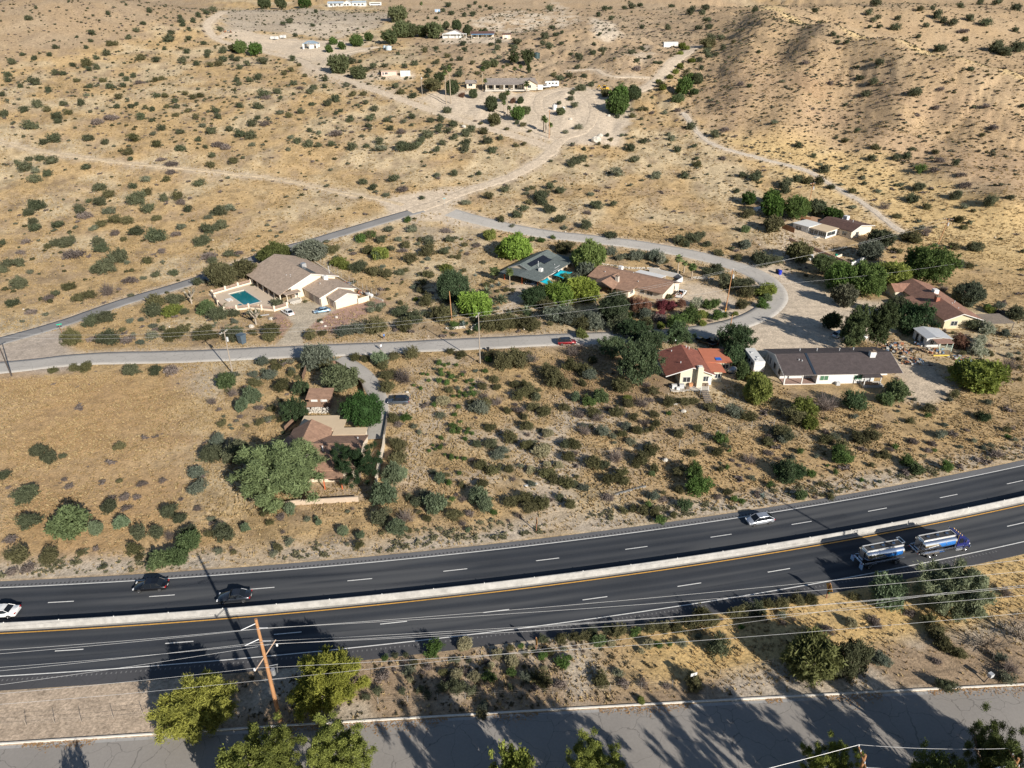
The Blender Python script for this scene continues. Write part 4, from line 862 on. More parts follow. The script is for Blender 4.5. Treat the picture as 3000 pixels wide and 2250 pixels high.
TREES = {  # crown recipe (clumps, leaves, depth, spread, leaf, seed, lump, aspect, extra), material, bark, trunk form, crown bottom, height/width
 'feather': ((230, 22, .58, .20, .10, 700, .6, 2.6, dict(fill=.4)), YG, PALEBARK, 'spread', .10, .85),
 'green': ((260, 22, .60, .16, .075, 720, .6, 1.5, dict(fill=.42)), BR, BARK, 'spread', .12, .9),
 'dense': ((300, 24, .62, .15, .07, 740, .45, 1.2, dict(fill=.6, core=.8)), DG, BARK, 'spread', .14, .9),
 'open': ((110, 40, .58, .15, .07, 760, .85, 1.4, dict(fill=.3)), DG, BARK, 'spread', .16, .95),
 'grey': ((220, 20, .58, .2, .09, 780, .6, 1.8, dict(fill=.4)), BB, BARK, 'spread', .10, .8),
 'olive': ((260, 20, .58, .17, .08, 800, .55, 1.5, dict(fill=.5, core=.6)), O_, BARK, 'spread', .08, .8),
 'pine': ((200, 30, 1.0, .16, .085, 820, .8, 1.5, dict(fill=.3)), PG, BARK, 'straight', .2, 1.5)}
def crown_of(form, i, hi):
    nc, nl, ry, cs, ls, sd_, lu, asp, kw = TREES[form][0]
    if hi == 1: nc, nl, ls = int(nc * 1.6), int(nl * 1.8), ls * .58
    if hi == 2: nc, nl, ls, cs, asp, lu = int(nc * 1.15), int(nl * 11), ls * .21, cs * .72, asp * 1.3, lu * 1.25
    return cloud(nc, nl, ry, cs, ls, sd_ + i, lu, asp, **kw)
TREE_N = {'feather': 'feathery_tree', 'green': 'green_tree', 'dense': 'round_tree', 'open': 'ash_tree', 'grey': 'grey_green_tree', 'olive': 'olive_tree', 'pine': 'pine_tree'}
def tree(form, t, x, y, w, label, hr=None, m=None, cat='tree', at=None, wm=None, group=None, hm=None):
    """crown centre at a photo pixel, crown width in pixels of the tile"""
    _, cm, bk, tf, low, hr0 = TREES[form]; hr = hr or hr0
    i = rnd.randrange(3)
    tm = proto(('trunk', tf, i), lambda: None)
    if at is None:
        u, v = px(t, x, y); p = march(u, v); wpx = w * TILES[t][2]
        for _ in range(3):
            wm = wpx / depth_scale((p[0], p[1], float(base(*p)) + 2)); h = wm * hr; p = march(u, v, h * (low + (1 - low) * .5))
    else: p = at; h = wm * hr
    if hm: h = hm
    wr = wm * depth_scale((p[0], p[1], float(base(*p)) + 3)) / 2.93; hi = 2 if wr > 48 else (1 if wr > 22 else 0)
    if hi == 2: i = i % 2
    me = proto(('tree', form, i, hi), lambda: mesh_of(*crown_of(form, i, hi), 'crown'))
    root = empty(TREE_N[form], p[0], p[1], None, rnd.uniform(0, 6.28), label, cat, group)
    c = bpy.data.objects.new('crown', me); C.objects.link(c); c.parent = root
    c.material_slots[0].link = 'OBJECT'; c.material_slots[0].material = m or cm
    ry = .58 if form != 'pine' else 1.0
    c.scale = (wm * .57, wm * .57, h * (1 - low) / (1.9 * ry)); c.location = (0, 0, h * low)
    if PROTO.get(('trunk', tf, i)) is None:
        o = limb_mesh(tf, i).obj('trunk', bk, root); PROTO[('trunk', tf, i)] = o.data
    else: o = bpy.data.objects.new('trunk', PROTO[('trunk', tf, i)]); C.objects.link(o); o.parent = root
    o.material_slots[0].link = 'OBJECT'; o.material_slots[0].material = bk
    o.scale = (wm * .9, wm * .9, h)
    return root
# street-side trees
tree('feather', 'Y8', 770, 1405, 860, 'huge feathery palo verde leaning over the brown shingle house', .52, foliage('soft grey green leaves', (.075, .115, .045), (.215, .28, .125)))
tree('open', 'Y8', 1650, 1290, 520, 'leafy ash tree shading the right end of the brown shingle house', .8)
tree('dense', 'Y8', 1700, 750, 385, 'round dense dark green tree beside the curved concrete driveway', .85, foliage('mulberry leaves', (.014, .050, .012), (.05, .135, .03)))
tree('open', 'Y8', 960, 740, 250, 'dark green tree growing along the fence left of the small garden shed', 1.0)
tree('open', 'Y8', 1040, 500, 170, 'thin green tree behind the small garden shed', .9)
tree('grey', 'Y8', 1430, 400, 370, 'pale juniper with a twisted bare trunk inside the curved fence', .6, foliage('pale juniper leaves', (.085, .115, .05), (.22, .26, .14)))
tree('olive', 'Y8', 330, 1180, 270, 'dark shaded bush tree left of the huge palo verde', .75, G_)
tree('grey', 'Y1', 1400, 1445, 320, 'thin grey branched tree at the street edge opposite the pool house driveway', .6)
tree('olive', 'Y1', 370, 570, 300, 'drooping olive pepper tree beside the pool wall', .75, foliage('pepper tree leaves', (.07, .07, .03), (.17, .165, .085)))
tree('olive', 'Y1', 610, 505, 230, 'rounded green tree at the back corner of the tan roofed house', .8)
tree('feather', 'Y1', 920, 340, 300, 'yellow green palo verde behind the ridge of the tan roofed house', .55, foliage('dull palo verde leaves', (.07, .09, .025), (.19, .215, .07)))
tree('grey', 'Y1', 1310, 310, 320, 'grey green tree casting shade across the paved road', .6)
tree('dense', 'Y2', 815, 1005, 235, 'tall dark juniper left of the bright green garden', 1.0, foliage('juniper leaves', (.020, .045, .022), (.07, .115, .055)))
tree('feather', 'Y2', 1000, 1160, 260, 'bright lime green palo verde beside the street pole without wires', .7, foliage('lime palo verde leaves', (.085, .15, .02), (.22, .33, .06)))
tree('green', 'Y2', 880, 1110, 130, 'dark green tree behind the lime palo verde by the street', 1.0, DG)
tree('feather', 'Y3', 720, 320, 350, 'bright lime tree at the back left corner of the green roofed house', .75, foliage('lime palo verde leaves', (0, 0, 0), (0, 0, 0)))
tree('feather', 'Y3', 560, 370, 190, 'smaller lime tree left of the green roofed house ridge', .8, foliage('lime palo verde leaves', (0, 0, 0), (0, 0, 0)))
tree('feather', 'Y3', 1650, 430, 380, 'light green palo verde between the green roofed and brown roofed houses', .75, foliage('mid palo verde leaves', (.07, .12, .025), (.19, .27, .07)))
tree('feather', 'Y3', 1255, 945, 350, 'bright lime palo verde in front of the turquoise shade sails', .75, foliage('lime palo verde leaves', (0, 0, 0), (0, 0, 0)))
tree('feather', 'Y3', 1560, 890, 370, 'bright lime palo verde between shade sails and brown roofed house', .75, foliage('gold lime leaves', (.11, .15, .02), (.28, .34, .06)))
tree('dense', 'Y3', 970, 960, 300, 'umbrella shaped dark green tree by the orange carport posts', .75)
tree('grey', 'Y3', 1460, 800, 170, 'grey green tree beneath the turquoise shade sails', .8)
tree('grey', 'Y3', 1620, 620, 170, 'slim grey tree beside the rubble retaining wall', 1.1)
tree('dense', 'Y4', 560, 800, 290, 'dark green tree in front of the brown roofed house chimney', .9, foliage('juniper leaves', (0, 0, 0), (0, 0, 0)))
tree('open', 'Y4', 800, 1040, 330, 'spreading green tree leaning over the street beyond the red car', .55, foliage('street tree leaves', (.03, .06, .028), (.095, .155, .07)))
tree('open', 'Y4', 950, 1150, 300, 'green tree shading the silver car on the street', .6, foliage('street tree leaves', (0, 0, 0), (0, 0, 0)))
tree('open', 'Y4', 1250, 1090, 290, 'green tree above the cars parked behind the red roof', .6, DG)
tree('open', 'Y4', 520, 1230, 300, 'shadowy street tree left of the red roofed house', .6, foliage('street tree leaves', (0, 0, 0), (0, 0, 0)))
tree('open', 'Y4', 800, 1390, 430, 'big dark green tree against the left wall of the red roofed house', 1.0, foliage('street tree leaves', (0, 0, 0), (0, 0, 0)))
tree('open', 'Y4', 1860, 1150, 380, 'open branched tree between the red roof and the white travel trailer', .75, DG)
tree('dense', 'Y4', 1850, 1330, 210, 'low dark tree at the right corner of the orange roof', .9)
tree('feather', 'Y4', 205, 1090, 120, 'pale thin tree at the street edge in front of the red car', .7, foliage('dull palo verde leaves', (0, 0, 0), (0, 0, 0)))
tree('green', 'Y5', 130, 165, 115, 'small green tree at the upper left of the desert house grove', .85)
tree('green', 'Y5', 315, 165, 140, 'round bright green tree standing behind the white deck', .8, foliage('mesquite leaves', (.04, .085, .015), (.12, .205, .045)))
tree('green', 'Y5', 340, 260, 175, 'large bright green tree beside the white deck', .9, foliage('mesquite leaves', (0, 0, 0), (0, 0, 0)))
tree('green', 'Y5', 550, 260, 200, 'bright green tree at the foot of the desert power pole', .85, foliage('mesquite leaves', (0, 0, 0), (0, 0, 0)))
tree('olive', 'Y5', 345, 405, 140, 'olive tree by the red board fence', .9)
tree('dense', 'Y5', 725, 260, 135, 'dark tree behind the flat tan roof', .95, G_)
tree('green', 'Y5', 850, 315, 140, 'green tree behind the dark brown gable', .7)
tree('olive', 'Y5', 935, 345, 80, 'small dull tree right behind the rooftop cooler', .8)
tree('olive', 'Y5', 1285, 525, 185, 'dark spreading tree in the walled yard', .65, G_)
tree('grey', 'Y5', 1180, 620, 190, 'grey olive tree beside the white yard wall', .75)
tree('olive', 'Y5', 570, 645, 180, 'olive tree shading the white parked car', .85)
tree('green', 'Y5', 780, 745, 200, 'green tree covering the pickup below the yard wall', .75, foliage('mid tree leaves', (.035, .065, .02), (.11, .165, .06)))
tree('green', 'Y5', 950, 860, 260, 'green tree at the top of the sandy turning circle', .85, foliage('mesquite leaves', (0, 0, 0), (0, 0, 0)))
tree('green', 'Y5', 1160, 880, 270, 'broad green tree right of the sandy turning circle', .95, foliage('mesquite leaves', (0, 0, 0), (0, 0, 0)))
tree('feather', 'Y5', 1410, 835, 270, 'yellow green tree behind the long brown roof', .65, YG)
tree('green', 'Y5', 1690, 750, 370, 'largest green tree right of the leaning power pole', .75, foliage('mesquite leaves', (0, 0, 0), (0, 0, 0)))
tree('olive', 'Y5', 960, 1020, 180, 'dull grey tree at the right edge of the turning circle', .95, foliage('tamarisk leaves', (.06, .07, .045), (.17, .175, .115)))
tree('olive', 'Y5', 2030, 1000, 210, 'dark grey green round tree behind the brown roof', .8, foliage('olive tree leaves', (.045, .06, .04), (.12, .145, .095)))
tree('pine', 'Y5', 1040, 1270, 210, 'left of the two tall pines behind the dark roofed white house', 1.9)
tree('pine', 'Y5', 1290, 1250, 220, 'right of the two tall pines behind the dark roofed white house', 1.85)
tree('olive', 'Y5', 840, 1240, 140, 'dark low pine tree at the shady edge of the turning circle', 1.0, PG)
tree('open', 'Y5', 1560, 1190, 290, 'dark green tree leaning on the front of the long brown roof', .75)
tree('open', 'Y5', 1450, 1120, 190, 'dark green tree at the left corner of the long brown roof', 1.0, G_)
tree('open', 'Y5', 1500, 1270, 170, 'leafy dark tree between the pines and the tin shed', .8)
tree('feather', 'Y7', 1840, 815, 330, 'yellow green palo verde below the junk strewn yard', .6, YG)
tree('feather', 'Y6', 1550, 880, 260, 'yellow green palo verde below the travel trailer', 1.0, YG)
tree('feather', 'Y6', 1380, 690, 130, 'green young pine beside the travel trailer', 1.5, foliage('mid tree leaves', (0, 0, 0), (0, 0, 0)))
# foreground trees near the lower road
tree('feather', 'X2', 1590, 1110, 540, 'yellow green palo verde left of the tall brown power pole', .66, foliage('foreground palo verde leaves', (.12, .145, .02), (.37, .38, .07)))
tree('feather', 'X3', 1000, 830, 490, 'yellow green palo verde right of the tall brown power pole', .85, foliage('foreground palo verde leaves', (0, 0, 0), (0, 0, 0)))
tree('feather', 'X5', 840, 610, 270, 'straggly yellow olive tree on the near verge', .9, foliage('dull palo verde leaves', (0, 0, 0), (0, 0, 0)))
tree('open', 'X5', 1100, 600, 230, 'straggly grey green tree right beside the yellow olive one on the near verge', 1.1, foliage('grey verge leaves', (.05, .065, .03), (.15, .17, .09)))
tree('feather', 'X5', 1770, 150, 370, 'wide grey green palo verde right of the tanker on the near verge', .85, foliage('grey palo verde leaves', (.085, .11, .06), (.235, .27, .165)))
_bt = foliage('bottle tree leaves', (.065, .10, .016), (.27, .31, .065))
def top_tree(form, u, v, z, w, lab, m, h=None):
    q = ray_z(u, v, z); tree(form, None, 0, 0, 0, lab, at=q, wm=w, hm=z, m=m)
top_tree('pine', 770, 2160, 9.8, 7.6, 'left of the twin bushy evergreen crowns at the bottom edge', _bt)
top_tree('pine', 970, 2155, 9.8, 7.4, 'right of the twin bushy evergreen crowns at the bottom edge', _bt)
top_tree('pine', 655, 2225, 8.6, 4.6, 'lowest side crown left of the twin evergreen crowns', _bt)
top_tree('pine', 1512, 2186, 9.6, 4.4, 'slim evergreen tip poking up at the middle of the bottom edge', _bt)
top_tree('pine', 1745, 2200, 9.6, 6.4, 'wider evergreen top at the bottom edge right of the middle', _bt)
top_tree('pine', 2460, 2196, 9.0, 5.6, 'evergreen top behind the bottom pole crossarm', _bt)
_ct = foliage('corner tree leaves', (.05, .08, .022), (.19, .25, .07))
top_tree('open', 2945, 2140, 8.5, 6.5, 'broad open tree in the bottom right corner', _ct)
top_tree('open', 2770, 2235, 6.6, 5.0, 'low open tree left of the corner lamp pole', _ct)
for x_, y_, h_, w_, f_, lab in [(17, 37.5, 13.6, 7.5, 'pine', 'tall evergreen below the bottom edge whose straight shadow lies across the road'), (1.5, 38.5, 11.5, 8.5, 'open', 'open tree below the bottom edge shading the road left of the middle'), (40.5, 37, 13.6, 6.5, 'pine', 'tall evergreen below the bottom edge shading the kerb right of the middle'),
                               (50, 36.5, 12.5, 10, 'open', 'wide open tree below the bottom edge at the right'), (60, 38.5, 12, 10, 'open', 'wide open tree below the right end of the bottom edge'), (31, 36, 11.5, 6, 'open', 'open tree below the bottom edge between two evergreens'), (-44, 41, 6.5, 4, 'open', 'small tree below the bottom edge at the far left')]:
    tree(f_, None, 0, 0, 0, lab, at=(x_, y_), wm=w_, hm=h_, m=_ct)
tree('feather', 'X5', 1335, 185, 190, 'pale green feathery tree in front of the tanker trailer', .9, foliage('silvery green leaves', (0, 0, 0), (0, 0, 0)))
# far trees
for (t, x, y, w, f, lab) in [
    ('Z2', 370, 505, 130, 'green', 'dark green tree at the lower end of the far dirt track'), ('Z2', 300, 510, 90, 'olive', 'shorter tree left of the dark green tree at the far track'), ('Z2', 545, 515, 140, 'green', 'tall green tree beside the far track gap'),
    ('Z2', 1440, 690, 200, 'grey', 'grey tamarisk at the inner bend of the far junction'), ('Z2', 1660, 775, 140, 'grey', 'grey green tree left of the pink walled shed'), ('Z2', 1390, 450, 80, 'green', 'slim green tree right of the blue roofed pavilion'),
    ('Z2', 1640, 430, 130, 'green', 'light green tree in the row right of the pavilion'), ('Z2', 1770, 400, 90, 'green', 'taller light green tree in the row right of the pavilion'), ('Z2', 1990, 400, 150, 'grey', 'drooping tree just above the round water tank'),
    ('Z2', 2080, 150, 170, 'grey', 'upper of the tall drooping trees below the hilltop house'), ('Z2', 2130, 310, 160, 'grey', 'lower of the tall drooping trees below the hilltop house'), ('Z2', 1350, 530, 80, 'green', 'small green tree right of the pavilion wall'),
    ('Z2', 1480, 500, 80, 'green', 'small tree by the upper gravel drive'), ('Z2', 820, 25, 110, 'dense', 'dark tree left of the hilltop house'), ('Z2', 640, 20, 120, 'dense', 'dark tree furthest left of the hilltop house'), ('Z2', 1080, 25, 120, 'green', 'green tree touching the hilltop house'),
    ('Z3', 90, 330, 160, 'grey', 'leftmost drooping tree in the row by the gabled far house'), ('Z3', 220, 335, 140, 'grey', 'second drooping tree in the row by the gabled far house'), ('Z3', 310, 340, 120, 'grey', 'third drooping tree in the row by the gabled far house'), ('Z3', 455, 330, 170, 'grey', 'broad drooping tree hiding the left end of the gabled far house'),
    ('Z3', 575, 265, 70, 'dense', 'dark round tree behind the gabled far house'), ('Z3', 690, 280, 90, 'dense', 'dark tree behind the ridge of the gabled far house'), ('Z3', 805, 330, 90, 'dense', 'dark tree between the two wings of the far house'), ('Z3', 950, 345, 50, 'dense', 'narrow dark tree before the blue awning'), ('Z3', 1000, 355, 60, 'dense', 'narrow dark tree beside the blue awning'),
    ('Z3', 430, 920, 150, 'olive', 'rounded tree right of the left yard pole'), ('Z3', 510, 850, 110, 'grey', 'grey tree behind the two tall palms'), ('Z3', 640, 940, 130, 'dense', 'dark tree right of the two tall palms'), ('Z3', 870, 1000, 80, 'dense', 'small dark pine on the bare yard'), ('Z3', 1190, 1050, 75, 'dense', 'narrow dark tree before the porch'),
    ('Z3', 1380, 1090, 65, 'dense', 'small cone shaped tree in the bare yard'), ('Z3', 1075, 1115, 135, 'dense', 'umbrella shaped tree in the bare yard'), ('Z3', 1350, 1240, 145, 'green', 'round green tree in the bare yard'), ('Z3', 1440, 1180, 90, 'grey', 'grey green tree beside the round green yard tree'), ('Z3', 1100, 1285, 130, 'olive', 'olive tree at the lower edge of the bare yard'),
    ('Z3', 1365, 890, 110, 'olive', 'dark reddish tree against the porch of the tile roofed house'), ('Z3', 1020, 700, 90, 'grey', 'dull tree behind the left palm of the tile roofed house'), ('Z3', 1105, 680, 80, 'grey', 'bare looking tree on the slope behind the tile roofed house'), ('Z3', 1815, 1215, 80, 'grey', 'grey tree in front of the white well houses'),
    ('Z4', 670, 860, 160, 'green', 'upper bright green tree right of the yellow excavator'), ('Z4', 655, 945, 195, 'green', 'lower broad green tree right of the yellow excavator'), ('Z4', 815, 860, 115, 'dense', 'dark round tree at the start of the canyon track'), ('Z4', 545, 860, 75, 'olive', 'brownish small tree beside the excavator'),
    ('Z4', 1260, 790, 150, 'green', 'broad green tree at the foot of the shaded hillside'), ('Z4', 1335, 710, 80, 'green', 'bright green tree behind the broad one at the shaded hillside'), ('Z4', 1405, 725, 85, 'dense', 'tall green tree at the right of the shaded hillside pair')]:
    hr = {'grey': .85, 'green': .85, 'dense': 1.05, 'olive': .8}[f]
    tree(f, t, x, y, w, lab, hr, {'grey': foliage('far drooping leaves', (.055, .075, .03), (.15, .18, .085)), 'dense': foliage('far dark leaves', (.035, .055, .025), (.10, .13, .06))}.get(f))
tree('pine', 'Z3', 1305, 620, 110, 'left far pine on the slope beside the dark water tank', 1.3)
tree('pine', 'Z3', 1465, 610, 125, 'wide far pine left of the dark water tank', 1.2)
tree('pine', 'Z3', 1470, 725, 48, 'slender cone pine below the dark water tank', 2.2)

# ---- palms, agaves, joshua trees
PALM = foliage('palm fronds', (.045, .075, .02), (.14, .19, .065))
THATCH = mat('dead palm skirt', (.27, .20, .12), .95, .25, 5)
AGV = foliage('agave leaves', (.12, .17, .15), (.27, .34, .31))
def fronds(n, L, wid, droop, e0, e1, seed, segs=4, fan=False):
    r = np.random.default_rng(seed); V = []; Fq = []; T = []
    for k in range(n):
        a = k * 2.39996 + r.uniform(-.2, .2); e = e0 + (e1 - e0) * (k / n) + r.uniform(-.1, .1); l = L * r.uniform(.85, 1.1)
        p = np.array([0, 0, 0.]); d = np.array([math.cos(a) * math.cos(e), math.sin(a) * math.cos(e), math.sin(e)]); s = np.array([-math.sin(a), math.cos(a), 0])
        tt = r.random(); b = len(V)
        for j in range(segs + 1):
            f = j / segs; w = wid * (math.sin(math.pi * min(f * .85 + .12, 1)) if not fan else (.15 + f * 1.25 if f < .8 else .5))
            for sg in (-1, 0, 1): V.append(p + s * w * sg + np.array([0, 0, -.25 * w if sg else 0.])); T.append(tt)
            p = p + d * l / segs; d = d + np.array([0, 0, -droop / segs]); d /= np.linalg.norm(d)
        for j in range(segs):
            q = b + j * 3; Fq += [(q, q + 1, q + 4, q + 3), (q + 1, q + 2, q + 5, q + 4)]
    return np.array(V), np.array(Fq), np.array(T)
def palm(t, xb, yb, h, label, cr=1.7, dead=True, at=None, rt=.2):
    p = at or Q(t, xb, yb)
    root = empty('palm_tree', p[0], p[1], None, rnd.uniform(0, 6), label, 'palm tree')
    if h > .5: MB().tube((0, 0, -.2), (.1, 0, h), rt * 1.3, rt * .8, 9).obj('trunk', mat('palm trunk', (.33, .27, .20), .95, .25, 3, stretch=(1, 1, 6)), root, smooth=True)
    v, f, tt = fronds(26, cr, cr * .30, 1.3, 1.25, -.35, rnd.randrange(99), fan=True); v = v + np.array([.1, 0, h])
    np_mesh('crown', v, f, PALM, root, tint=tt)
    if dead and h > 2:
        v, f, tt = fronds(16, cr * .75, cr * .16, .6, -.7, -1.3, 5); v = v + np.array([.1, 0, h - .15]); np_mesh('dead_skirt', v, f, THATCH, root)
def dapalm(t, x, y, L, label, h=.4, m=None, name='date_palm'):
    p = Q(t, x, y); root = empty(name, p[0], p[1], None, rnd.uniform(0, 6), label, 'palm')
    MB().tube((0, 0, -.2), (0, 0, h), .22, .18, 8).obj('trunk', BARK, root)
    v, f, tt = fronds(34, L, L * .10, 1.25, 1.35, .1, rnd.randrange(99), segs=5); v = v + np.array([0, 0, h]); np_mesh('crown', v, f, m or foliage('date palm fronds', (.06, .085, .045), (.18, .22, .13)), root, tint=tt)
def agave(t, x, y, L, label):
    p = Q(t, x, y); v, f, tt = fronds(26, L, L * .09, .35, 1.4, .15, rnd.randrange(99), segs=3)
    o = np_mesh('agave', v, f, AGV, tint=tt); o.location = (p[0], p[1], hz(*p)); tag(o, label, 'agave')
def joshua(t, xb, yb, h, label):
    p = Q(t, xb, yb); root = empty('joshua_tree', p[0], p[1], None, rnd.uniform(0, 6), label, 'yucca tree')
    m = MB(); tips = []
    m.tube((0, 0, -.2), (.05, 0, h * .4), h * .05, h * .045, 8)
    for k in range(6):
        a = k * 1.05 + rnd.uniform(-.3, .3); q = Vector((math.cos(a) * h * .2, math.sin(a) * h * .2, h * rnd.uniform(.55, .72))); m.tube((.05, 0, h * .38), q, h * .04, h * .03, 7)
        for j in range(2):
            a2 = a + rnd.uniform(-.8, .8); e = q + Vector((math.cos(a2) * h * .13, math.sin(a2) * h * .13, h * rnd.uniform(.14, .26))); m.tube(q, e, h * .03, h * .028, 6); tips.append(e)
    m.obj('trunk', PALEBARK, root)
    V, Fq, T, n = [], [], [], 0
    for e in tips:
        v, f, tt = fronds(26, h * .14, h * .014, .1, 1.3, -.5, rnd.randrange(99), segs=1); V.append(v + np.array(e)); Fq.append(f + n); T.append(tt); n += len(v)
    np_mesh('crown', np.vstack(V), np.vstack(Fq), foliage('yucca spines', (.13, .15, .10), (.33, .36, .28)), root, tint=np.concatenate(T))
palm('Z3', 580, 1112, 15.5, 'left of the two very tall palms in the bare yard', 2.0)
palm('Z3', 630, 1114, 17.2, 'right of the two very tall palms in the bare yard', 2.1)
palm('Z3', 975, 965, 11, 'palm with tall trunk at the left end of the tile roofed house', 1.9)
palm('Z3', 1003, 962, 5, 'shorter palm beside the left porch of the tile roofed house', 1.6)
palm('Z3', 1243, 1236, 11, 'tallest palm of the yard trio below the porch', 1.8)
palm('Z3', 1205, 1252, 7, 'middle palm of the yard trio below the porch', 1.6)
palm('Z3', 1262, 1240, 4.2, 'shortest palm of the yard trio below the porch', 1.4)
palm('Z3', 1450, 1000, 4.2, 'bushy palm in front of the white pickup', 2.2)
palm('Z3', 1630, 1430, 6.6, 'left palm of the pair by the driveway pole', 1.8)
palm('Z3', 1657, 1440, 6, 'right palm of the pair by the driveway pole', 1.7)
palm('Z3', 1708, 1458, 4.6, 'small palm right of the driveway pole', 1.5)
palm('Z3', 1320, 795, 2.6, 'middle small palm on the slope behind the house', 1.7)
palm('Z3', 1383, 765, 2.6, 'right small palm on the slope behind the house', 1.6)
palm('Z3', 1196, 775, 2.4, 'left small palm on the slope behind the house', 1.5)
palm('Z3', 315, 120, 6, 'far palm on the ridge beside the small blue shed', 2.2)
palm('Y3', 440, 745, 2.6, 'bushy fan palm left of the green carport roof', 2.0)
palm('Y3', 637, 840, 4.6, 'slim queen palm in front of the green carport roof', 1.5, dead=False, rt=.13)
palm('Y4', 1235, 465, 5.4, 'tall shaggy palm behind the white yard wall', 1.5)
palm('Y4', 1300, 440, 3.2, 'smaller palm right of the tall shaggy palm', 1.1)
palm('Y4', 1385, 500, 3.6, 'squat palm at the end of the rubble wall', 1.5)
for x, y, L, lb in [(160, 960, 2.4, 'grey green palm at the left of the cactus garden'), (335, 930, 2.3, 'palm clump in the middle of the cactus garden'), (525, 1040, 2.7, 'dark arching palm at the right of the cactus garden'), (850, 1180, 2.3, 'young date palm beside the umbrella shaped tree'), (600, 1240, 1.2, 'tiny green palm by the street hedge'), (410, 1080, 1.6, 'pale palm behind the lime palo verde'), (400, 1170, 1.2, 'small palm on the white rock border')]:
    dapalm('Y3', x, y, L, lb)
for t, x, y, L, lb in [('Y3', 495, 830, 1.5, 'right of two big pale agaves by the carport'), ('Y3', 410, 850, 1.3, 'left of two big pale agaves by the carport'), ('Y3', 720, 1245, .9, 'small blue agave above the hedge'), ('Y3', 940, 1245, 1.2, 'blue agave above the right end of the hedge'), ('Y3', 40, 1335, 1.3, 'blue agave on the white rocks by the street pole'), ('Y2', 780, 1345, 1.2, 'green agave at the foot of the bare pole'), ('Y2', 905, 1345, 1.4, 'striped agave on the white rock border'), ('Y3', 190, 700, .9, 'lone agave on the dry slope left of the fan palm'), ('Y3', 480, 1130, 1.0, 'agave beside the dark arching palm'), ('X8', 1370, 810, .9, 'agave on the bank above the silver hatchback'), ('Y3', 670, 815, .8, 'little agave beside the queen palm')]:
    agave(t, x, y, L, lb)
joshua('Z6', 1555, 1080, 4.6, 'joshua tree between the paved road and the pool wall')
joshua('Y1', 740, 1110, 4.6, 'joshua tree in front of the pool wall')
joshua('Y4', 400, 920, 5.2, 'joshua tree with pale limbs in front of the brown roofed house')
joshua('Y3', 1375, 1140, 3.0, 'small joshua tree below the lime palo verdes')
# two bare dead trees on the near verge
for x, y, w, lb in [(1960, 540, 6, 'left bare dead tree on the straw verge'), (2170, 480, 6.5, 'right bare dead tree on the straw verge')]:
    p = Q('X5', x, y); v, f, _ = twigs(22, x, 1.0); o = np_mesh('dead_tree', v * w * .5, f, mat('dead wood', (.20, .165, .13), .95, .2, 4)); o.location = (p[0], p[1], hz(*p)); tag(o, lb, 'dead tree')

# ---- uncountable ground cover
def inst_merge(protoVFT, P, SZ, ZS, seed):
    V, Fq, t = protoVFT; r = np.random.default_rng(seed); n = len(P); k = len(V)
    a = r.uniform(0, 6.28, n); c, s = np.cos(a), np.sin(a)
    X = (V[None, :, 0] * c[:, None] - V[None, :, 1] * s[:, None]) * SZ[:, None] + P[:, 0:1]
    Y = (V[None, :, 0] * s[:, None] + V[None, :, 1] * c[:, None]) * SZ[:, None] + P[:, 1:2]
    Z = V[None, :, 2] * (SZ * ZS)[:, None] + P[:, 2:3]
    T = np.clip(t[None, :] * .7 + r.random(n)[:, None] * .5 - .1, 0, 1)
    return np.stack([X, Y, Z], -1).reshape(-1, 3), (Fq[None] + (np.arange(n) * k)[:, None, None]).reshape(-1, Fq.shape[1]), T.ravel()
BUILT = [(x, y, r * .95) for x, y, r in HOUSE_KEEP]
_barepx = [[Q('P', *[float(k) for k in a.split(',')]) for a in s.split()] for s in (
    "1215,285 1300,262 1420,262 1490,272 1600,262 1700,255 1790,262 1850,300 1855,345 1810,430 1660,425 1560,402 1420,362 1300,330",
    "2200,750 2350,815 2480,880 2660,880 2700,960 2500,1000 2420,1060 2160,1040 2130,960 2220,900 2240,840",
    "690,90 900,115 1060,125 1080,150 960,185 850,165 700,128", "1120,585 1270,560 1330,585 1300,625 1130,625", "-150,1085 0,1006 180,965 240,1040 230,1090 0,1110",
    "2000,820 2110,850 2260,930 2120,960 1980,900", "810,1011 889,1011 886,975 908,962 930,935 995,909 940,897 900,886 845,894 816,910 859,948 829,986", "2590,1050 2700,1060 2820,1160 2700,1190")]
def inpoly(x, y, P):
    c = np.zeros(len(x), bool)
    for i in range(len(P)):
        x0, y0 = P[i]; x1, y1 = P[(i + 1) % len(P)]
        if y0 != y1: c ^= ((y0 > y) != (y1 > y)) & (x < (x1 - x0) * (y - y0) / (y1 - y0) + x0)
    return c
def scatter(n, y0, y1, dens, seed, margin=.6, power=1.0):
    r = np.random.default_rng(seed)
    y = y0 + (y1 - y0) * r.random(n) ** power; x = (r.random(n) * 2 - 1) * (62 + .80 * y)
    k = dens(x, y) > r.random(n); x, y = x[k], y[k]
    rd = road_dist(x, y); k = rd > margin
    for bx, by, br in BUILT: k &= np.hypot(x - bx, y - by) > br
    for P in _barepx: k &= ~inpoly(x, y, P)
    x, y = x[k], y[k]
    return np.c_[x, y, height(x, y)]
def scrub(name, m, n, y0, y1, dens, seed, s0, s1, label, cat, form='small', zs=1.0):
    P = scatter(n, y0, y1, dens, seed)
    r = np.random.default_rng(seed + 1); SZ = .5 * (s0 + (s1 - s0) * r.random(len(P)) ** 2.2)
    pr = cloud(15, 5, .6, .32, .27, seed, .4, 1.2, core=.72) if form == 'small' else cloud(12, 6, .38, .35, .28, seed, .5, 1.4, fill=.3)
    V, Fq, T = inst_merge(pr, P, SZ, zs, seed)
    tag(np_mesh(name, V, Fq, m, tint=T), label, cat, kind='stuff')
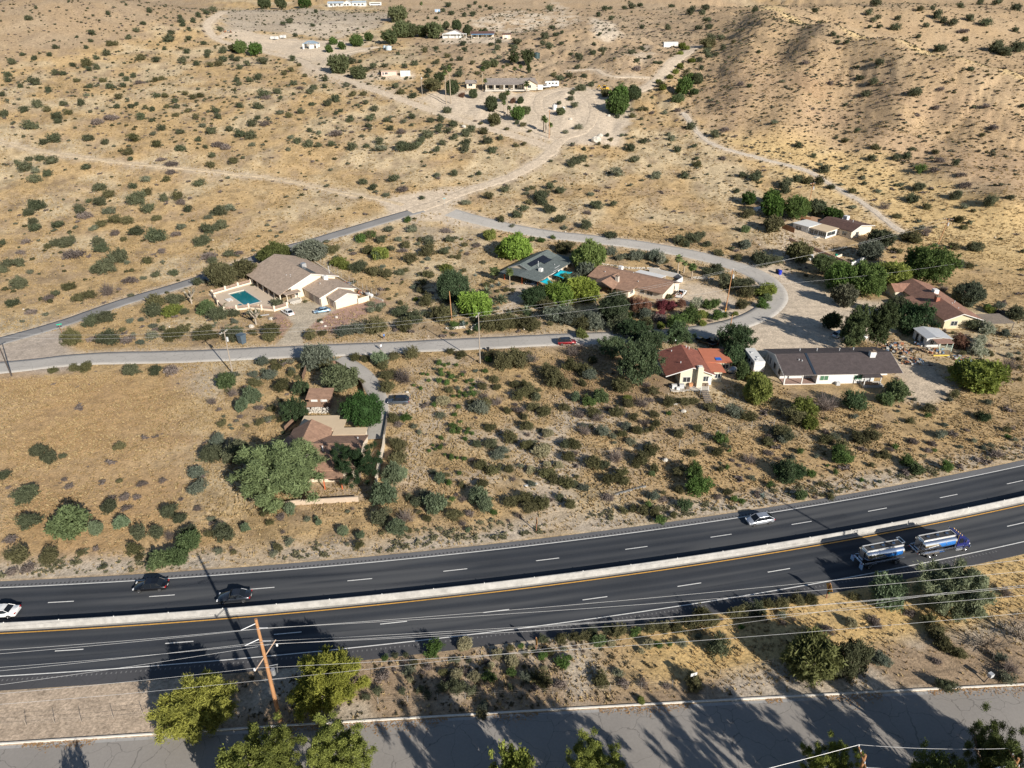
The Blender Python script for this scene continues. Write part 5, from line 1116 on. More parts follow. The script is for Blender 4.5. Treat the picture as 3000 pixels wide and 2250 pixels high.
def patchy(s, lo, hi, sc=14): return lambda x, y: sstep(fbm(x / sc + s, y / sc + s * 2, 3), lo, hi)
hillw = lambda x, y: np.clip(.30 + .7 * sstep(y, 300, 420), 0, 1)
scrub('sage_scrub', SG, 15000, 175, 820, lambda x, y: patchy(3, .36, .60)(x, y) * hillw(x, y), 31, .6, 2.8, 'low pale sage scrub dotted over the golden slopes', 'scrub', 'small', .8)
scrub('dry_scrub', DR, 16000, 100, 820, lambda x, y: patchy(9, .36, .60)(x, y) * hillw(x, y), 32, .5, 2.8, 'low dry lavender grey scrub dotted over the slopes', 'scrub', 'low')
scrub('olive_scrub', O_, 15000, 150, 820, lambda x, y: patchy(15, .36, .60)(x, y) * hillw(x, y), 33, .5, 2.6, 'low olive scrub dotted over the slopes', 'scrub', 'small', .75)
scrub('dark_scrub', G_, 4200, 200, 900, lambda x, y: patchy(22, .40, .7)(x, y) * hillw(x, y), 34, .7, 2.8, 'small dark green scrub dotted over the far slopes', 'scrub')
# hillside on the right: tiny dark bushes
scrub('hill_scrub', foliage('hill scrub leaves', (.055, .055, .038), (.14, .13, .095)), 26000, 230, 620, lambda x, y: sstep(x, 60, 120) * sstep(y + .0 * x, 260, 330) * .75, 35, .6, 1.9, 'tiny dark bushes peppering the steep right hillside', 'scrub', 'small', .8)
# roadside weeds along the far verge and the near verge
scrub('roadside_weeds', foliage('roadside weed leaves', (.085, .090, .045), (.22, .21, .13)), 26000, 60, 150, lambda x, y: sstep(hw_off(x, y), 10.6, 11.2) * (1 - sstep(hw_off(x, y), 13.0, 17.5)) * sstep(fbm(x / 5, y / 5, 3), .40, .6), 36, .4, 1.5, 'low green roadside weeds along the highway bank', 'weeds', 'low')
scrub('verge_weeds', foliage('verge weed leaves', (.075, .065, .035), (.20, .17, .10)), 16000, 52, 100, lambda x, y: sstep(-hw_off(x, y), 9.7, 10.4) * (1 - sstep(-hw_off(x, y), 19, 24)) * sstep(x, -42, -30) * sstep(fbm(x / 4, y / 4, 3), .36, .6) * (1 - .8 * sstep(x, 6, 22)), 37, .25, .9, 'dry brown weeds on the verge below the highway', 'weeds', 'low')
# dry grass: tufts of thin blades
def grass():
    r = np.random.default_rng(77)
    def pr(seed):
        q = np.random.default_rng(seed); V = []; Fq = []
        for k in range(4):
            a = q.uniform(0, 6.28); p = np.array([math.cos(a), math.sin(a), 0]) * q.uniform(0, .35); d = np.array([math.cos(a + .5), math.sin(a + .5), 0]) * q.uniform(.2, .8); s = np.array([-math.sin(a), math.cos(a), 0]) * q.uniform(.25, .5)
            n = len(V); V += [p - s, p + s, p + d + np.array([0, 0, q.uniform(.7, 1.2)])]; Fq.append((n, n + 1, n + 2))
        return np.array(V), np.array(Fq), q.random(len(V))
    Vs, Fs, Ts, n = [], [], [], 0
    for k, (cnt, y0, y1, s0, s1, pw) in enumerate([(70000, 55, 170, .16, .42, 1.0), (95000, 95, 250, .22, .55, 1.0), (50000, 230, 480, .35, .85, 1.2)]):
        P = scatter(cnt, y0, y1, lambda x, y: (.25 + .75 * sstep(fbm(x / 9 + 2, y / 9, 3), .36, .58)) * np.where(hw_off(x, y) < 0, sstep(x, -40, -25) * np.where(-hw_off(x, y) > 22, .35, 1), 1), 80 + k, .5, pw)
        SZ = s0 + (s1 - s0) * r.random(len(P)); V, Fq, T = inst_merge(pr(k), P, SZ, .75, k); Vs.append(V); Fs.append(Fq + n); Ts.append(T); n += len(V)
    tag(np_mesh('dry_grass', np.vstack(Vs), np.vstack(Fs), foliage('dry golden grass', (.36, .26, .125), (.54, .42, .235)), tint=np.concatenate(Ts)), 'dry golden grass tufts covering the desert slopes', 'grass', kind='stuff')
grass()
# pebbles and stones
def stones(n, y0, y1, dens, s0, s1, seed, name, label):
    P = scatter(n, y0, y1, dens, seed, .3); r = np.random.default_rng(seed)
    m = MB().sphere((0, 0, .1), .5, 6, 4, (1, .8, .7)); V = np.array(m.v); V = V + r.normal(size=V.shape) * .05; Fq = np.array([f for f in m.f if len(f) == 4])
    V, Fq, T = inst_merge((V, Fq, r.random(len(V))), P, s0 + (s1 - s0) * r.random(len(P)) ** 3, .8, seed)
    tag(np_mesh(name, V, Fq, mat('pale granite', (.50, .45, .38), .9, .25, 2)), label, 'stones', kind='stuff')
stones(5200, 130, 700, lambda x, y: .03 + .6 * sstep(fbm(x / 30, y / 30 + 4, 3), .52, .66), .15, .9, 91, 'scattered_stones', 'pale stones scattered over the dry slopes')
# ------------------------------------------------------------------ buildings
STUC = mat('cream stucco', (.64, .555, .44), .92, .07, .6); WHT = mat('white painted wall', (.60, .60, .585), .85, .06, .5); TRIM = mat('white trim', (.62, .61, .59), .7, .05)
GLASS = mat('window glass', (.03, .04, .05), .08, .1, .5, spec=.8); DARKW = mat('dark opening', (.02, .02, .022), .9, .2)
METAL = mat('galvanised metal', (.55, .56, .57), .4, .12, 2, metal=.7); GREYM = mat('grey painted metal', (.45, .46, .47), .55, .1)
WOODF = mat('weathered brown boards', (.20, .125, .085), .9, .3, 2, stretch=(6, 6, 1)); CONC = mat('patio concrete', (.47, .44, .39), .9, .12, .8)
R_TAN = shingle('tan brown shingles', (.42, .325, .25), (.37, .285, .22)); R_BRN = shingle('brown shingles', (.33, .20, .135), (.275, .165, .112))
R_RED = shingle('red brown shingles', (.25, .085, .056), (.22, .074, .05)); R_ORG = mat('orange red roll roofing', (.44, .145, .08), .9, .12, 1.2)
R_GRN = shingle('grey green shingles', (.125, .15, .145), (.107, .13, .127)); R_DRK = shingle('dark brown shingles', (.076, .060, .060), (.068, .054, .054)); R_MAR = shingle('maroon shingles', (.115, .062, .050), (.10, .054, .044))
R_GRY = shingle('grey tiles', (.27, .235, .21), (.225, .195, .175)); R_TNF = mat('tan roll roofing', (.58, .455, .31), .9, .07, .6); R_WHF = mat('white coated roof', (.66, .655, .64), .6, .05, .7); R_RBR = shingle('reddish brown shingles', (.31, .165, .115), (.26, .138, .098))
ADOBE = mat('block wall', (.46, .31, .23), .95, .1, 2); ROCKW = mat('white rubble stone', (.44, .41, .36), .95, .3, 3, bump=.6, bscale=3)
def yz(p, axis): return p
def block(root, u0, u1, v0, v1, ze, zr, wm, rm, ov=.5, vr=None, ze2=None, z0=-.5, axis='x', wall=True, trim=TRIM, t=.16, uov=None, name='roof', wname='wall'):
    """gabled block, ridge along a local axis"""
    vr = (v0 + v1) / 2 if vr is None else vr; ze2 = ze if ze2 is None else ze2; uov = ov if uov is None else uov
    A = (lambda P: P) if axis == 'x' else (lambda P: P)
    def ex(P, a, b):
        m = MB(); m.extrude(P, a, b, 'x' if axis == 'x' else 'y'); return m
    if wall: ex([(v0, z0), (v1, z0), (v1, ze2), (vr, zr), (v0, ze)], u0, u1).obj(wname, wm, root)
    s0 = (zr - ze) / max(vr - v0, .01); s1 = (zr - ze2) / max(v1 - vr, .01); g = .02
    a = (v0 - ov, ze - s0 * ov + g); c = (v1 + ov, ze2 - s1 * ov + g); r = (vr, zr + g)
    P = [a, r, c, (c[0], c[1] + t), (r[0], r[1] + t), (a[0], a[1] + t)]
    o = ex(P, u0 - uov, u1 + uov).obj(name, rm, root)
    if trim:
        Pt = [(a[0] - .05, a[1] - .06), (r[0], r[1] - .06), (c[0] + .05, c[1] - .06), (c[0] + .05, c[1] + t - .02), (r[0], r[1] + t - .02), (a[0] - .05, a[1] + t - .02)]
        m = ex(Pt, u0 - uov - .05, u0 - uov - .003); m2 = ex(Pt, u1 + uov + .003, u1 + uov + .05); m.add(m2.v, m2.f)
        m.obj('fascia', trim, o)
    return o
def slab(root, P, z, t, mt, name='roof', z2=None):
    """flat or sloping slab over 4 local corners with heights"""
    zz = z if isinstance(z, (list, tuple)) else [z] * 4
    m = MB(); V = [(p[0], p[1], h) for p, h in zip(P, zz)] + [(p[0], p[1], h + t) for p, h in zip(P, zz)]
    m.add(V, [(3, 2, 1, 0), (4, 5, 6, 7), (0, 1, 5, 4), (1, 2, 6, 5), (2, 3, 7, 6), (3, 0, 4, 7)]); return m.obj(name, mt, root)
def rect(u0, u1, v0, v1): return [(u0, v0), (u1, v0), (u1, v1), (u0, v1)]
def wbox(root, u0, u1, v0, v1, z0, z1, mt, name='wall', bevel=0.0): return MB().box(u0, u1, v0, v1, z0, z1).obj(name, mt, root, bevel=bevel)
def win(root, x, y, z, w, h, ang, fm=TRIM, gm=GLASS, name='window', bars=True):
    """framed window proud of a wall whose outward normal has the given local angle"""
    c, s = math.cos(ang), math.sin(ang)
    def bx(m, a0, a1, z0, z1, d0, d1): m.add([(x + c * d - s * a, y + s * d + c * a, zz) for d in (d0, d1) for (a, zz) in ((a0, z0), (a1, z0), (a1, z1), (a0, z1))],
                                             [(0, 3, 2, 1), (4, 5, 6, 7), (0, 1, 5, 4), (1, 2, 6, 5), (2, 3, 7, 6), (3, 0, 4, 7)])
    f = MB(); b = .07
    bx(f, -w / 2 - b, w / 2 + b, z - b, z, .003, .06); bx(f, -w / 2 - b, w / 2 + b, z + h, z + h + b, .003, .06)
    bx(f, -w / 2 - b, -w / 2, z, z + h, .003, .06); bx(f, w / 2, w / 2 + b, z, z + h, .003, .06)
    if bars: bx(f, -.03, .03, z, z + h, .02, .055)
    o = f.obj(name, fm, root); g = MB(); bx(g, -w / 2, w / 2, z, z + h, .004, .03); g.obj('pane', gm, o); return o
def door(root, x, y, w, h, ang, mt, z=0.0, name='door'):
    c, s = math.cos(ang), math.sin(ang); m = MB()
    m.add([(x + c * d - s * a, y + s * d + c * a, zz) for d in (.003, .05) for (a, zz) in ((-w / 2, z), (w / 2, z), (w / 2, z + h), (-w / 2, z + h))], [(0, 3, 2, 1), (4, 5, 6, 7), (0, 1, 5, 4), (1, 2, 6, 5), (2, 3, 7, 6), (3, 0, 4, 7)])
    o = m.obj(name, mt, root)
    hx, hy = x + c * .08 - s * w * .38, y + s * .08 + c * w * .38; MB().box(hx - .04, hx + .04, hy - .04, hy + .04, z + .95, z + 1.08).obj('handle', METAL, o)
    return o
def posts(root, L, z, r, mt, name='post'):
    for x, y in L: MB().box(x - r, x + r, y - r, y + r, -.4, z).obj(name, mt, root)
def vents(root, L):
    for x, y, z, h in L: MB().tube((x, y, z - .2), (x, y, z + h), .09, .09, 8).tube((x, y, z + h), (x, y, z + h + .12), .15, .12, 8).obj('vent_pipe', GREYM, root)
def cooler(root, x, y, z, s=1.0, mt=None):
    o = MB().box(x - .55 * s, x + .55 * s, y - .5 * s, y + .5 * s, z, z + 1.0 * s).obj('rooftop_cooler', mt or R_WHF, root, bevel=.06)
    for q in range(5): pass
    MB().box(x - .4 * s, x + .4 * s, y - .5 * s - .02, y - .5 * s - .003, z + .15, z + .8 * s).obj('grille', GREYM, o)
def chimney(root, x, y, z0, z1, s, mt, cap=True):
    o = MB().box(x - s, x + s, y - s * .8, y + s * .8, z0, z1).obj('chimney', mt, root)
    if cap: MB().box(x - s * 1.12, x + s * 1.12, y - s * .92, y + s * .92, z1 + .002, z1 + .1).tube((x, y, z1 + .1), (x, y, z1 + .45), s * .35, s * .35, 8).obj('chimney_cap', BARK, o)
DG2 = math.radians
# -- tan house with the pool
A = empty('tan_house', -58.6, 199.1, 0, DG2(-49.9), 'cream stucco house with big tan shingle roof standing beside the swimming pool', 'house')
block(A, -24.6, -.4, -6.6, 7.6, 3.9, 6.3, STUC, R_TAN, ov=1.0, vr=0.0, ze2=3.9, uov=.6, wall=True)
slab(A, [(-25.1, -10.6), (.15, -10.6), (.15, -7.55), (-25.1, -7.55)], [2.3, 2.3, 3.56, 3.56], .15, R_TAN, 'porch_roof')
posts(A, [(u, -10.2) for u in (-24.5, -20.5, -16.5, -12.5, -8.5, -4.5, -.4)], 2.45, .16, STUC)
for u in (-22, -18, -13.5, -9, -4.5): win(A, u, -6.6, .3, 2.0, 2.0, -math.pi / 2, BARK)
block(A, -.3, 10.3, -2.7, 8.0, 2.7, 4.3, STUC, R_TAN, vr=2.7, uov=.35, ov=.5)
block(A, 10.35, 15.0, -.6, 6.4, 2.55, 3.8, STUC, R_TAN, vr=3.2, uov=.35, ov=.45)
win(A, -.4, -5.1, .95, .85, 1.1, 0); door(A, -.4, -6.2, 1.0, 2.1, 0, BARK, .5)
for v in (-1, .0): pass
door(A, 4.0, -2.7, 2.6, 2.2, -math.pi / 2, mat('garage door', (.42, .34, .29), .8), name='garage_door'); door(A, 8.2, -2.7, 2.6, 2.2, -math.pi / 2, mat('garage door', (.42, .34, .29), .8), name='garage_door'); door(A, 12.6, -.6, 2.4, 2.1, -math.pi / 2, mat('garage door', (.42, .34, .29), .8), name='garage_door')
wbox(A, .0, 2.4, -8.6, -5.0, -.4, .5, CONC, 'porch_step'); wbox(A, 2.4, 2.9, -8.4, -5.4, -.4, .32, CONC, 'porch_step'); wbox(A, 2.9, 3.4, -8.2, -5.8, -.4, .16, CONC, 'porch_step')
slab(A, rect(-.2, 2.4, -9.6, -4.8), 2.75, .14, R_TAN, 'porch_roof'); posts(A, [(2.2, -9.2), (2.2, -5.2)], 2.75, .09, STUC)
cooler(A, -9.5, 2.2, 5.5, 1.35, METAL); cooler(A, 1.3, 3.6, 4.0, 1.3)
vents(A, [(-8, -4.2, 4.75, .25), (-6.8, -3.4, 5.0, .2), (-5.8, -3.9, 4.9, .2), (3.3, .9, 3.75, .5), (-2.5, 7.0, 4.0, 2.4)])
sp = slab(A, [(-10.2, .35), (-1.0, .35), (-1.0, 2.2), (-10.2, 2.2)], [6.40, 6.40, 5.82, 5.82], .06, mat('solar pool heating panel', (.055, .065, .07), .35, .2, 3, stretch=(8, 1, 1)), 'solar_panel')
# pool, deck and fence
PD = empty('pool_deck_root', -58.6, 199.1, 0, DG2(-49.9)); PD.name = 'swimming_pool'; tag(PD, 'turquoise rectangular swimming pool with small spa in a cream deck beside the tan house', 'pool')
m_ = MB(); DK = mat('pool deck', (.55, .45, .34), .9, .08, .7)
for q in [(-23, -17.6, -23.8, -9.3), (-17.6, -5, -23.8, -19.05), (-17.6, -5, -14.25, -9.3), (-5, 2.2, -15.6, -9.3), (-5, -3.2, -23.8, -15.6)]: m_.box(q[0], q[1], q[2], q[3], -.4, .1)
m_.obj('deck', DK, PD); wbox(PD, -17.6, -5, -19.05, -14.25, -.5, -.12, mat('pool water', (.010, .165, .195), .06, .12, .35, spec=.5), 'water')
MB().box(-17.75, -4.85, -19.2, -19.05, .08, .14).box(-17.75, -4.85, -14.25, -14.1, .08, .14).box(-17.75, -17.6, -19.05, -14.25, .08, .14).box(-5, -4.85, -19.05, -14.25, .08, .14).obj('coping', TRIM, PD)
spa = wbox(PD, -6.9, -4.2, -20.9, -19.3, -.1, .32, DK, 'spa'); wbox(PD, -6.6, -4.5, -20.6, -19.6, .321, .34, mat('pool water', (0, 0, 0)), 'spa_water')
for k in range(3):
    b = wbox(PD, -13.2 + k * .9, -12.6 + k * .9, -21.8, -20.0, .35, .42, TRIM, 'sun_lounger'); b.parent = None
    b.matrix_world = PD.matrix_basis; tag(b, None)
    tag(b, ['white slatted lounger nearest the house end of the pool deck', 'white slatted lounger between two others on the pool deck', 'white slatted lounger nearest the pool spa'][k], 'lounger', 'loungers by the pool')
    b.location = PD.location; b.rotation_euler = PD.rotation_euler; MB().box(-13.2 + k * .9, -12.6 + k * .9, -21.3, -21.2, .1, .35).box(-13.2 + k * .9, -12.6 + k * .9, -20.4, -20.3, .1, .35).obj('leg', TRIM, b); 
FN = empty('pool_fence', -58.6, 199.1, 0, DG2(-49.9), 'low cream wall with pillars and brown rails around the pool', 'fence')
FP = [(-21.6, -10.4), (-21.2, -14.6), (-20.7, -18.7), (-20.1, -22.9), (-15.2, -23.8), (-10.4, -24.7), (-4.3, -25.2), (-3.2, -22.2), (-2.0, -19.1), (1.3, -16.7), (4.6, -14.4), (4.4, -10.5)]
for a, b in zip(FP[:-1], FP[1:]):
    L = math.hypot(b[0] - a[0], b[1] - a[1]); g = math.atan2(b[1] - a[1], b[0] - a[0])
    MB().box(a[0], a[0] + L, a[1] - .12, a[1] + .12, -.4, .55, g, a).obj('low_wall', STUC, FN)
    m_ = MB()
    for z in (.75, 1.0, 1.25): m_.box(a[0], a[0] + L, a[1] - .05, a[1] + .05, z, z + .14, g, a)
    m_.obj('railing', mat('fence rail', (.38, .27, .21), .9), FN)
for p in FP: MB().box(p[0] - .25, p[0] + .25, p[1] - .25, p[1] + .25, -.4, 1.65).obj('pillar', STUC, FN)
def line_fence(name, pts, h, label, panel=None, post=None, pr=.05, sp=2.4, pt=.03, cat='fence', z0=.05, rail=False, gap=False):
    P = [np.array(p) for p in pts]; root = empty(name, P[0][0], P[0][1], None, 0, label, cat); o = np.array([*root.location[:2]]); zb = root.location.z
    for a, b in zip(P[:-1], P[1:]):
        L = np.linalg.norm(b - a); n = max(1, int(L / sp)); d = (b - a) / L; g = math.atan2(d[1], d[0])
        for k in range(n + 1):
            q = a + d * L * k / n; z = hz(*q) - zb; l = q - o
            if post: MB().tube((l[0], l[1], z - .3), (l[0], l[1], z + h + .08), pr, pr, 6).obj('post', post, root)
        if panel is not None:
            m = MB()
            for k in range(n):
                q0 = a + d * L * k / n - o; q1 = a + d * L * (k + 1) / n - o; za = hz(*(q0 + o)) - zb; z1 = hz(*(q1 + o)) - zb; s = np.array([-d[1], d[0]]) * pt
                if rail:
                    for zz in rail: m.tube((q0[0], q0[1], za + zz), (q1[0], q1[1], z1 + zz), .025, .025, 5)
                if not gap: m.add([(*(q0 - s), za + z0 - (.4 if z0 <= .05 else 0)), (*(q1 - s), z1 + z0 - (.4 if z0 <= .05 else 0)), (*(q1 - s), z1 + h), (*(q0 - s), za + h), (*(q0 + s), za + z0 - (.4 if z0 <= .05 else 0)), (*(q1 + s), z1 + z0 - (.4 if z0 <= .05 else 0)), (*(q1 + s), z1 + h), (*(q0 + s), za + h)],
                      [(0, 1, 2, 3), (7, 6, 5, 4), (0, 4, 5, 1), (1, 5, 6, 2), (2, 6, 7, 3), (3, 7, 4, 0)])
            m.obj('panel' if not gap else 'rail', panel, root)
    return root
def meshmat(name, col, sc=14):
    """see-through wire netting: thin crossing wires, clear between"""
    if name in MATS: return MATS[name]
    m, N, L, b = newmat(name); b.inputs['Base Color'].default_value = (*col, 1); b.inputs['Metallic'].default_value = .5; b.inputs['Roughness'].default_value = .5
    tc = N.new('ShaderNodeTexCoord'); v = N.new('ShaderNodeTexNoise'); v.inputs['Scale'].default_value = sc; L.new(tc.outputs['Object'], v.inputs['Vector'])
    gt = N.new('ShaderNodeMath'); gt.operation = 'GREATER_THAN'; gt.inputs[1].default_value = .66; L.new(v.outputs[0], gt.inputs[0]); L.new(gt.outputs[0], b.inputs['Alpha'])
    MATS[name] = m; return m
NET = meshmat('chain link netting', (.42, .43, .43)); STEEL = mat('fence steel', (.50, .50, .49), .5, .1, metal=.5)
line_fence('chain_link_fence', [Q('Y1', 1290, 420), Q('Y1', 1370, 400), Q('Y1', 1700, 620), Q('Y1', 2040, 800)], 1.7, 'grey chain link fence along the right side of the tan house', NET, STEEL, rail=(1.65,))
line_fence('retaining_wall', [Q('Y1', 1370, 440), Q('Y1', 1680, 640), Q('Y1', 1960, 800), Q('Y1', 2110, 860)], .5, 'low grey retaining wall beside the tan house gravel yard', CONC, None, pt=.12, cat='wall')
line_fence('side_gate', [Q('Y1', 1845, 885), Q('Y1', 1960, 850)], 1.6, 'pale panel gate beside the white propane tank', STUC, TRIM, cat='gate')
def tank(t, x, y, L, r, rot, mt, label, upright=False, h=2.2):
    p = Q(t, x, y); root = empty('tank', p[0], p[1], None, rot, label, 'tank')
    if upright: MB().tube((0, 0, -.2), (0, 0, h), r, r, 20).tube((0, 0, h), (0, 0, h + .35), r, r * .15, 20).obj('shell', mt, root, smooth=True); MB().tube((0, 0, h + .3), (0, 0, h + .5), .25, .25, 10).obj('lid', mt, root)
    else:
        m = MB(); secs = []
        for f, q in ((-.5, .3), (-.46, .75), (-.4, 1), (.4, 1), (.46, .75), (.5, .3)): secs.append([(f * L, r * q * math.cos(a), .35 + r + r * q * math.sin(a)) for a in np.linspace(0, 6.283, 14, endpoint=False)])
        m.loft(secs).obj('shell', mt, root, smooth=True); MB().box(-.3 * L, -.2 * L, -.3, .3, -.2, .5).box(.2 * L, .3 * L, -.3, .3, -.2, .5).obj('cradle', CONC, root); MB().tube((0, 0, .35 + 2 * r - .05), (0, 0, .55 + 2 * r), .2, .2, 10).obj('dome', mt, root)
    return root
tank('Y1', 1965, 815, 3.0, .5, DG2(-40), WHT, 'white propane tank behind the side gate of the tan house')
tank('Z2', 1985, 535, 0, 2.3, 0, mat('pale blue tank', (.42, .50, .55), .5), 'pale blue grey water tank above the gravel drive', True, 2.6)
tank('Z2', 1945, 525, 0, 1.4, 0, mat('pale blue tank', (0, 0, 0)), 'small tank left of the pale blue water tank', True, 1.9)
tank('Z3', 1557, 636, 0, 2.1, 0, mat('dark green tank', (.03, .06, .065), .5), 'dark green water tank on the slope beside the pines', True, 3.2)
tank('Z4', 78, 1013, 0, 1.25, 0, WHT, 'left white well tank inside the driveway loop', True, 2.4); tank('Z4', 158, 1022, 0, .95, 0, WHT, 'right white well tank inside the driveway loop', True, 1.9)
# -- green roofed house
Bh = empty('green_house', 8.1, 199.9, 0, math.atan2(.835, .55), 'house with grey green low roof, orange posts and solar panels among lime trees', 'house')
wbox(Bh, 6.2, 23.2, 1.4, 13.2, -.5, 2.75, mat('beige siding', (.50, .42, .33), .9))
slab(Bh, [(0, 0), (24.0, 0), (24.0, 7.2), (0, 7.2)], [2.72, 2.72, 3.25, 3.25], .16, R_GRN); slab(Bh, [(0, 7.203), (24.0, 7.203), (24.0, 14.4), (0, 14.4)], [3.25, 3.25, 2.72, 2.72], .16, R_GRN)
block(Bh, 6.3, 22.6, 6.2, 14.0, 3.05, 4.55, mat('beige siding', (0, 0, 0)), R_GRN, vr=10.2, ov=.45, z0=2.6, trim=mat('grey trim', (.30, .32, .33), .7))
slab(Bh, [(8.2, 7.3), (18.2, 7.3), (18.2, 9.0), (8.2, 9.0)], [3.72, 3.72, 4.36, 4.36], .06, mat('black solar panels', (.012, .013, .018), .25, .2, 1), 'solar_panel'); slab(Bh, [(13.6, 5.7), (18.2, 5.7), (18.2, 7.2), (13.6, 7.2)], [3.42, 3.42, 3.70, 3.70], .06, mat('black solar panels', (0, 0, 0)), 'solar_panel')
posts(Bh, [(1.9, 1.2), (1.9, 6.8), (1.9, 13.2)], 2.75, .14, mat('orange painted post', (.50, .13, .05), .8)); slab(Bh, rect(.5, 6.2, .6, 13.8), -.3, .38, CONC, 'floor_slab')
cooler(Bh, 7.6, 3.6, 2.98, 1.1); vents(Bh, [(10.4, 6.2, 3.3, 1.7), (15, 3.0, 3.0, .3)]); wbox(Bh, 9.5, 16, .9, 1.395, .2, 2.4, WHT, 'shutter')
for v in (3.5, 10.5): win(Bh, 6.2, v, .9, 1.8, 1.2, math.pi)
MB().box(9.5, 13.0, .3, .5, 2.955, 2.965).box(12.5, 15.5, 1.3, 1.6, 3.01, 3.02).obj('roof_patch', TRIM, Bh)
def sail(t, pts, hs, label):
    W_ = [ray_z(*px(t, x, y), h) for (x, y), h in zip(pts, hs)]; root = empty('shade_sail', W_[0][0], W_[0][1], 0, 0, label, 'shade sail')
    V = []; n = 8; c = [np.array([w[0] - W_[0][0], w[1] - W_[0][1], h]) for w, h in zip(W_, hs)]
    for i in range(n + 1):
        for j in range(n + 1):
            a, b = i / n, j / n; q = (c[0] * (1 - a) + c[1] * a) * (1 - b) + (c[3] * (1 - a) + c[2] * a) * b
            q = q + np.array([0, 0, -.5 * math.sin(math.pi * a) * math.sin(math.pi * b)]); ce = sum(c) / 4; e = max(abs(a - .5), abs(b - .5)) * 2; q = q + (ce - q) * .13 * math.sin(math.pi * (a if abs(b - .5) > abs(a - .5) else b)) * e; V.append(q)
    i = (np.arange(n)[:, None] * (n + 1) + np.arange(n)[None, :]).ravel()
    o = np_mesh('cloth', V, np.c_[i, i + n + 1, i + n + 2, i + 1], mat('turquoise cloth', (.0, .36, .46), .7, .06), root); sm = o.modifiers.new('thick', 'SOLIDIFY'); sm.thickness = .02
    for q in (c[1], c[2]): MB().tube((q[0], q[1], -.3), (q[0], q[1], q[2] + .1), .06, .06, 6).obj('pole', BARK, root)
sail('Y3', [(1195, 690), (1290, 620), (1450, 650), (1330, 735)], [2.6, 2.7, 2.4, 2.0], 'turquoise shade sail further along the green roof edge'); sail('Y3', [(1020, 775), (1120, 715), (1225, 815), (1130, 820)], [2.6, 2.7, 2.2, 2.3], 'turquoise shade sail at the front corner of the green roof')
line_fence('wire_fence', [Q('Y3', 905, 320), Q('Y3', 1130, 345), Q('Y3', 1300, 370)], 1.9, 'dark wire fence behind the green roofed house by the loop road', meshmat('dark netting', (.10, .10, .10), 9), BARK, rail=(1.85,))
# -- brown roofed long house
Cc = empty('brown_house', 47, 194, 0, DG2(-38.7), 'long cream house with brown shingle roof and stone chimney beside the white pickup', 'house')
block(Cc, -25, -.4, -5.4, 4.8, 2.6, 4.0, STUC, R_BRN, vr=0.0, ov=.75, uov=.4, trim=mat('dark fascia', (.12, .09, .07), .8))
block(Cc, -10.3, 0.0, -21.0, -14.2, 2.5, 3.75, STUC, R_BRN, axis='y', ov=.6, wall=False, trim=mat('dark fascia', (0, 0, 0)))
wbox(Cc, -13.6, -9.4, -9.2, -5.405, -.5, 2.45, STUC); slab(Cc, [(-14.3, -9.9), (-8.6, -9.9), (-8.6, -5.8), (-14.3, -5.8)], [2.3, 2.3, 2.72, 2.72], .14, R_BRN)
posts(Cc, [(-20.7, -9.6), (-14.6, -9.6)], 2.4, .12, BARK); chimney(Cc, -15.2, -5.9, 1.5, 4.6, .5, ROCKW); cooler(Cc, -19.5, 3.4, 3.1, 1.15)
win(Cc, -9.4, -7.3, .9, 1.6, 1.2, 0); win(Cc, -4.5, -5.4, .9, 1.8, 1.1, -math.pi / 2); win(Cc, -7, -5.4, .9, 1.2, 1.1, -math.pi / 2)
slab(Cc, [(-15.5, 4.9), (-6.5, 4.9), (-6.5, 8.4), (-15.5, 8.4)], [2.6, 2.6, 2.4, 2.4], .1, R_WHF, 'patio_roof'); posts(Cc, [(-15.2, 8.2), (-11, 8.2), (-6.8, 8.2)], 2.4, .07, TRIM)
vents(Cc, [(-21.5, -2.5, 3.5, .25), (-9.6, -3.4, 3.2, .3), (-13.8, 1.2, 3.8, .2)])
line_fence('yard_wall', [Q('Y4', 1175, 605), Q('Y4', 1285, 535), Q('Y4', 1240, 500), Q('Y4', 930, 430)], 1.5, 'white yard wall wrapping the back of the brown roofed house', WHT, None, pt=.12, cat='wall')
def rockwall(t, pts, label, h=.9):
    P = [Q(t, x, y) for x, y in pts]; root = empty('rubble_wall', P[0][0], P[0][1], 0, 0, label, 'wall'); m = MB(); r = random.Random(len(pts))
    for a, b in zip(P[:-1], P[1:]):
        L = math.hypot(b[0] - a[0], b[1] - a[1])
        for k in range(int(L / .42)):
            for z in np.arange(.1, h, .36):
                f = (k + r.random() * .6) * .42 / L; m.sphere((a[0] + (b[0] - a[0]) * f - P[0][0], a[1] + (b[1] - a[1]) * f - P[0][1] + r.uniform(-.2, .2), z), r.uniform(.2, .34), 6, 4, (1, .8, .8))
    m.obj('stonework', ROCKW, root)
rockwall('Y4', [(400, 345), (700, 395), (900, 400), (1050, 410)], 'white rubble wall behind the brown roofed house', 1.3); rockwall('Y4', [(1400, 500), (1640, 515)], 'white rubble wall right of the squat palm', 1.0)
rockwall('Y3', [(290, 1290), (130, 1400)], 'white rock border beside the street pole', .5); rockwall('Y8', [(1110, 775), (1350, 775)], 'white rock bank below the small garden shed', 1.3); rockwall('Y2', [(760, 1375), (930, 1360)], 'row of white rocks under the bare pole', .5); rockwall('Y6', [(1150, 50), (1220, 110)], 'pale boulders at the foot of the banded power pole', .8)
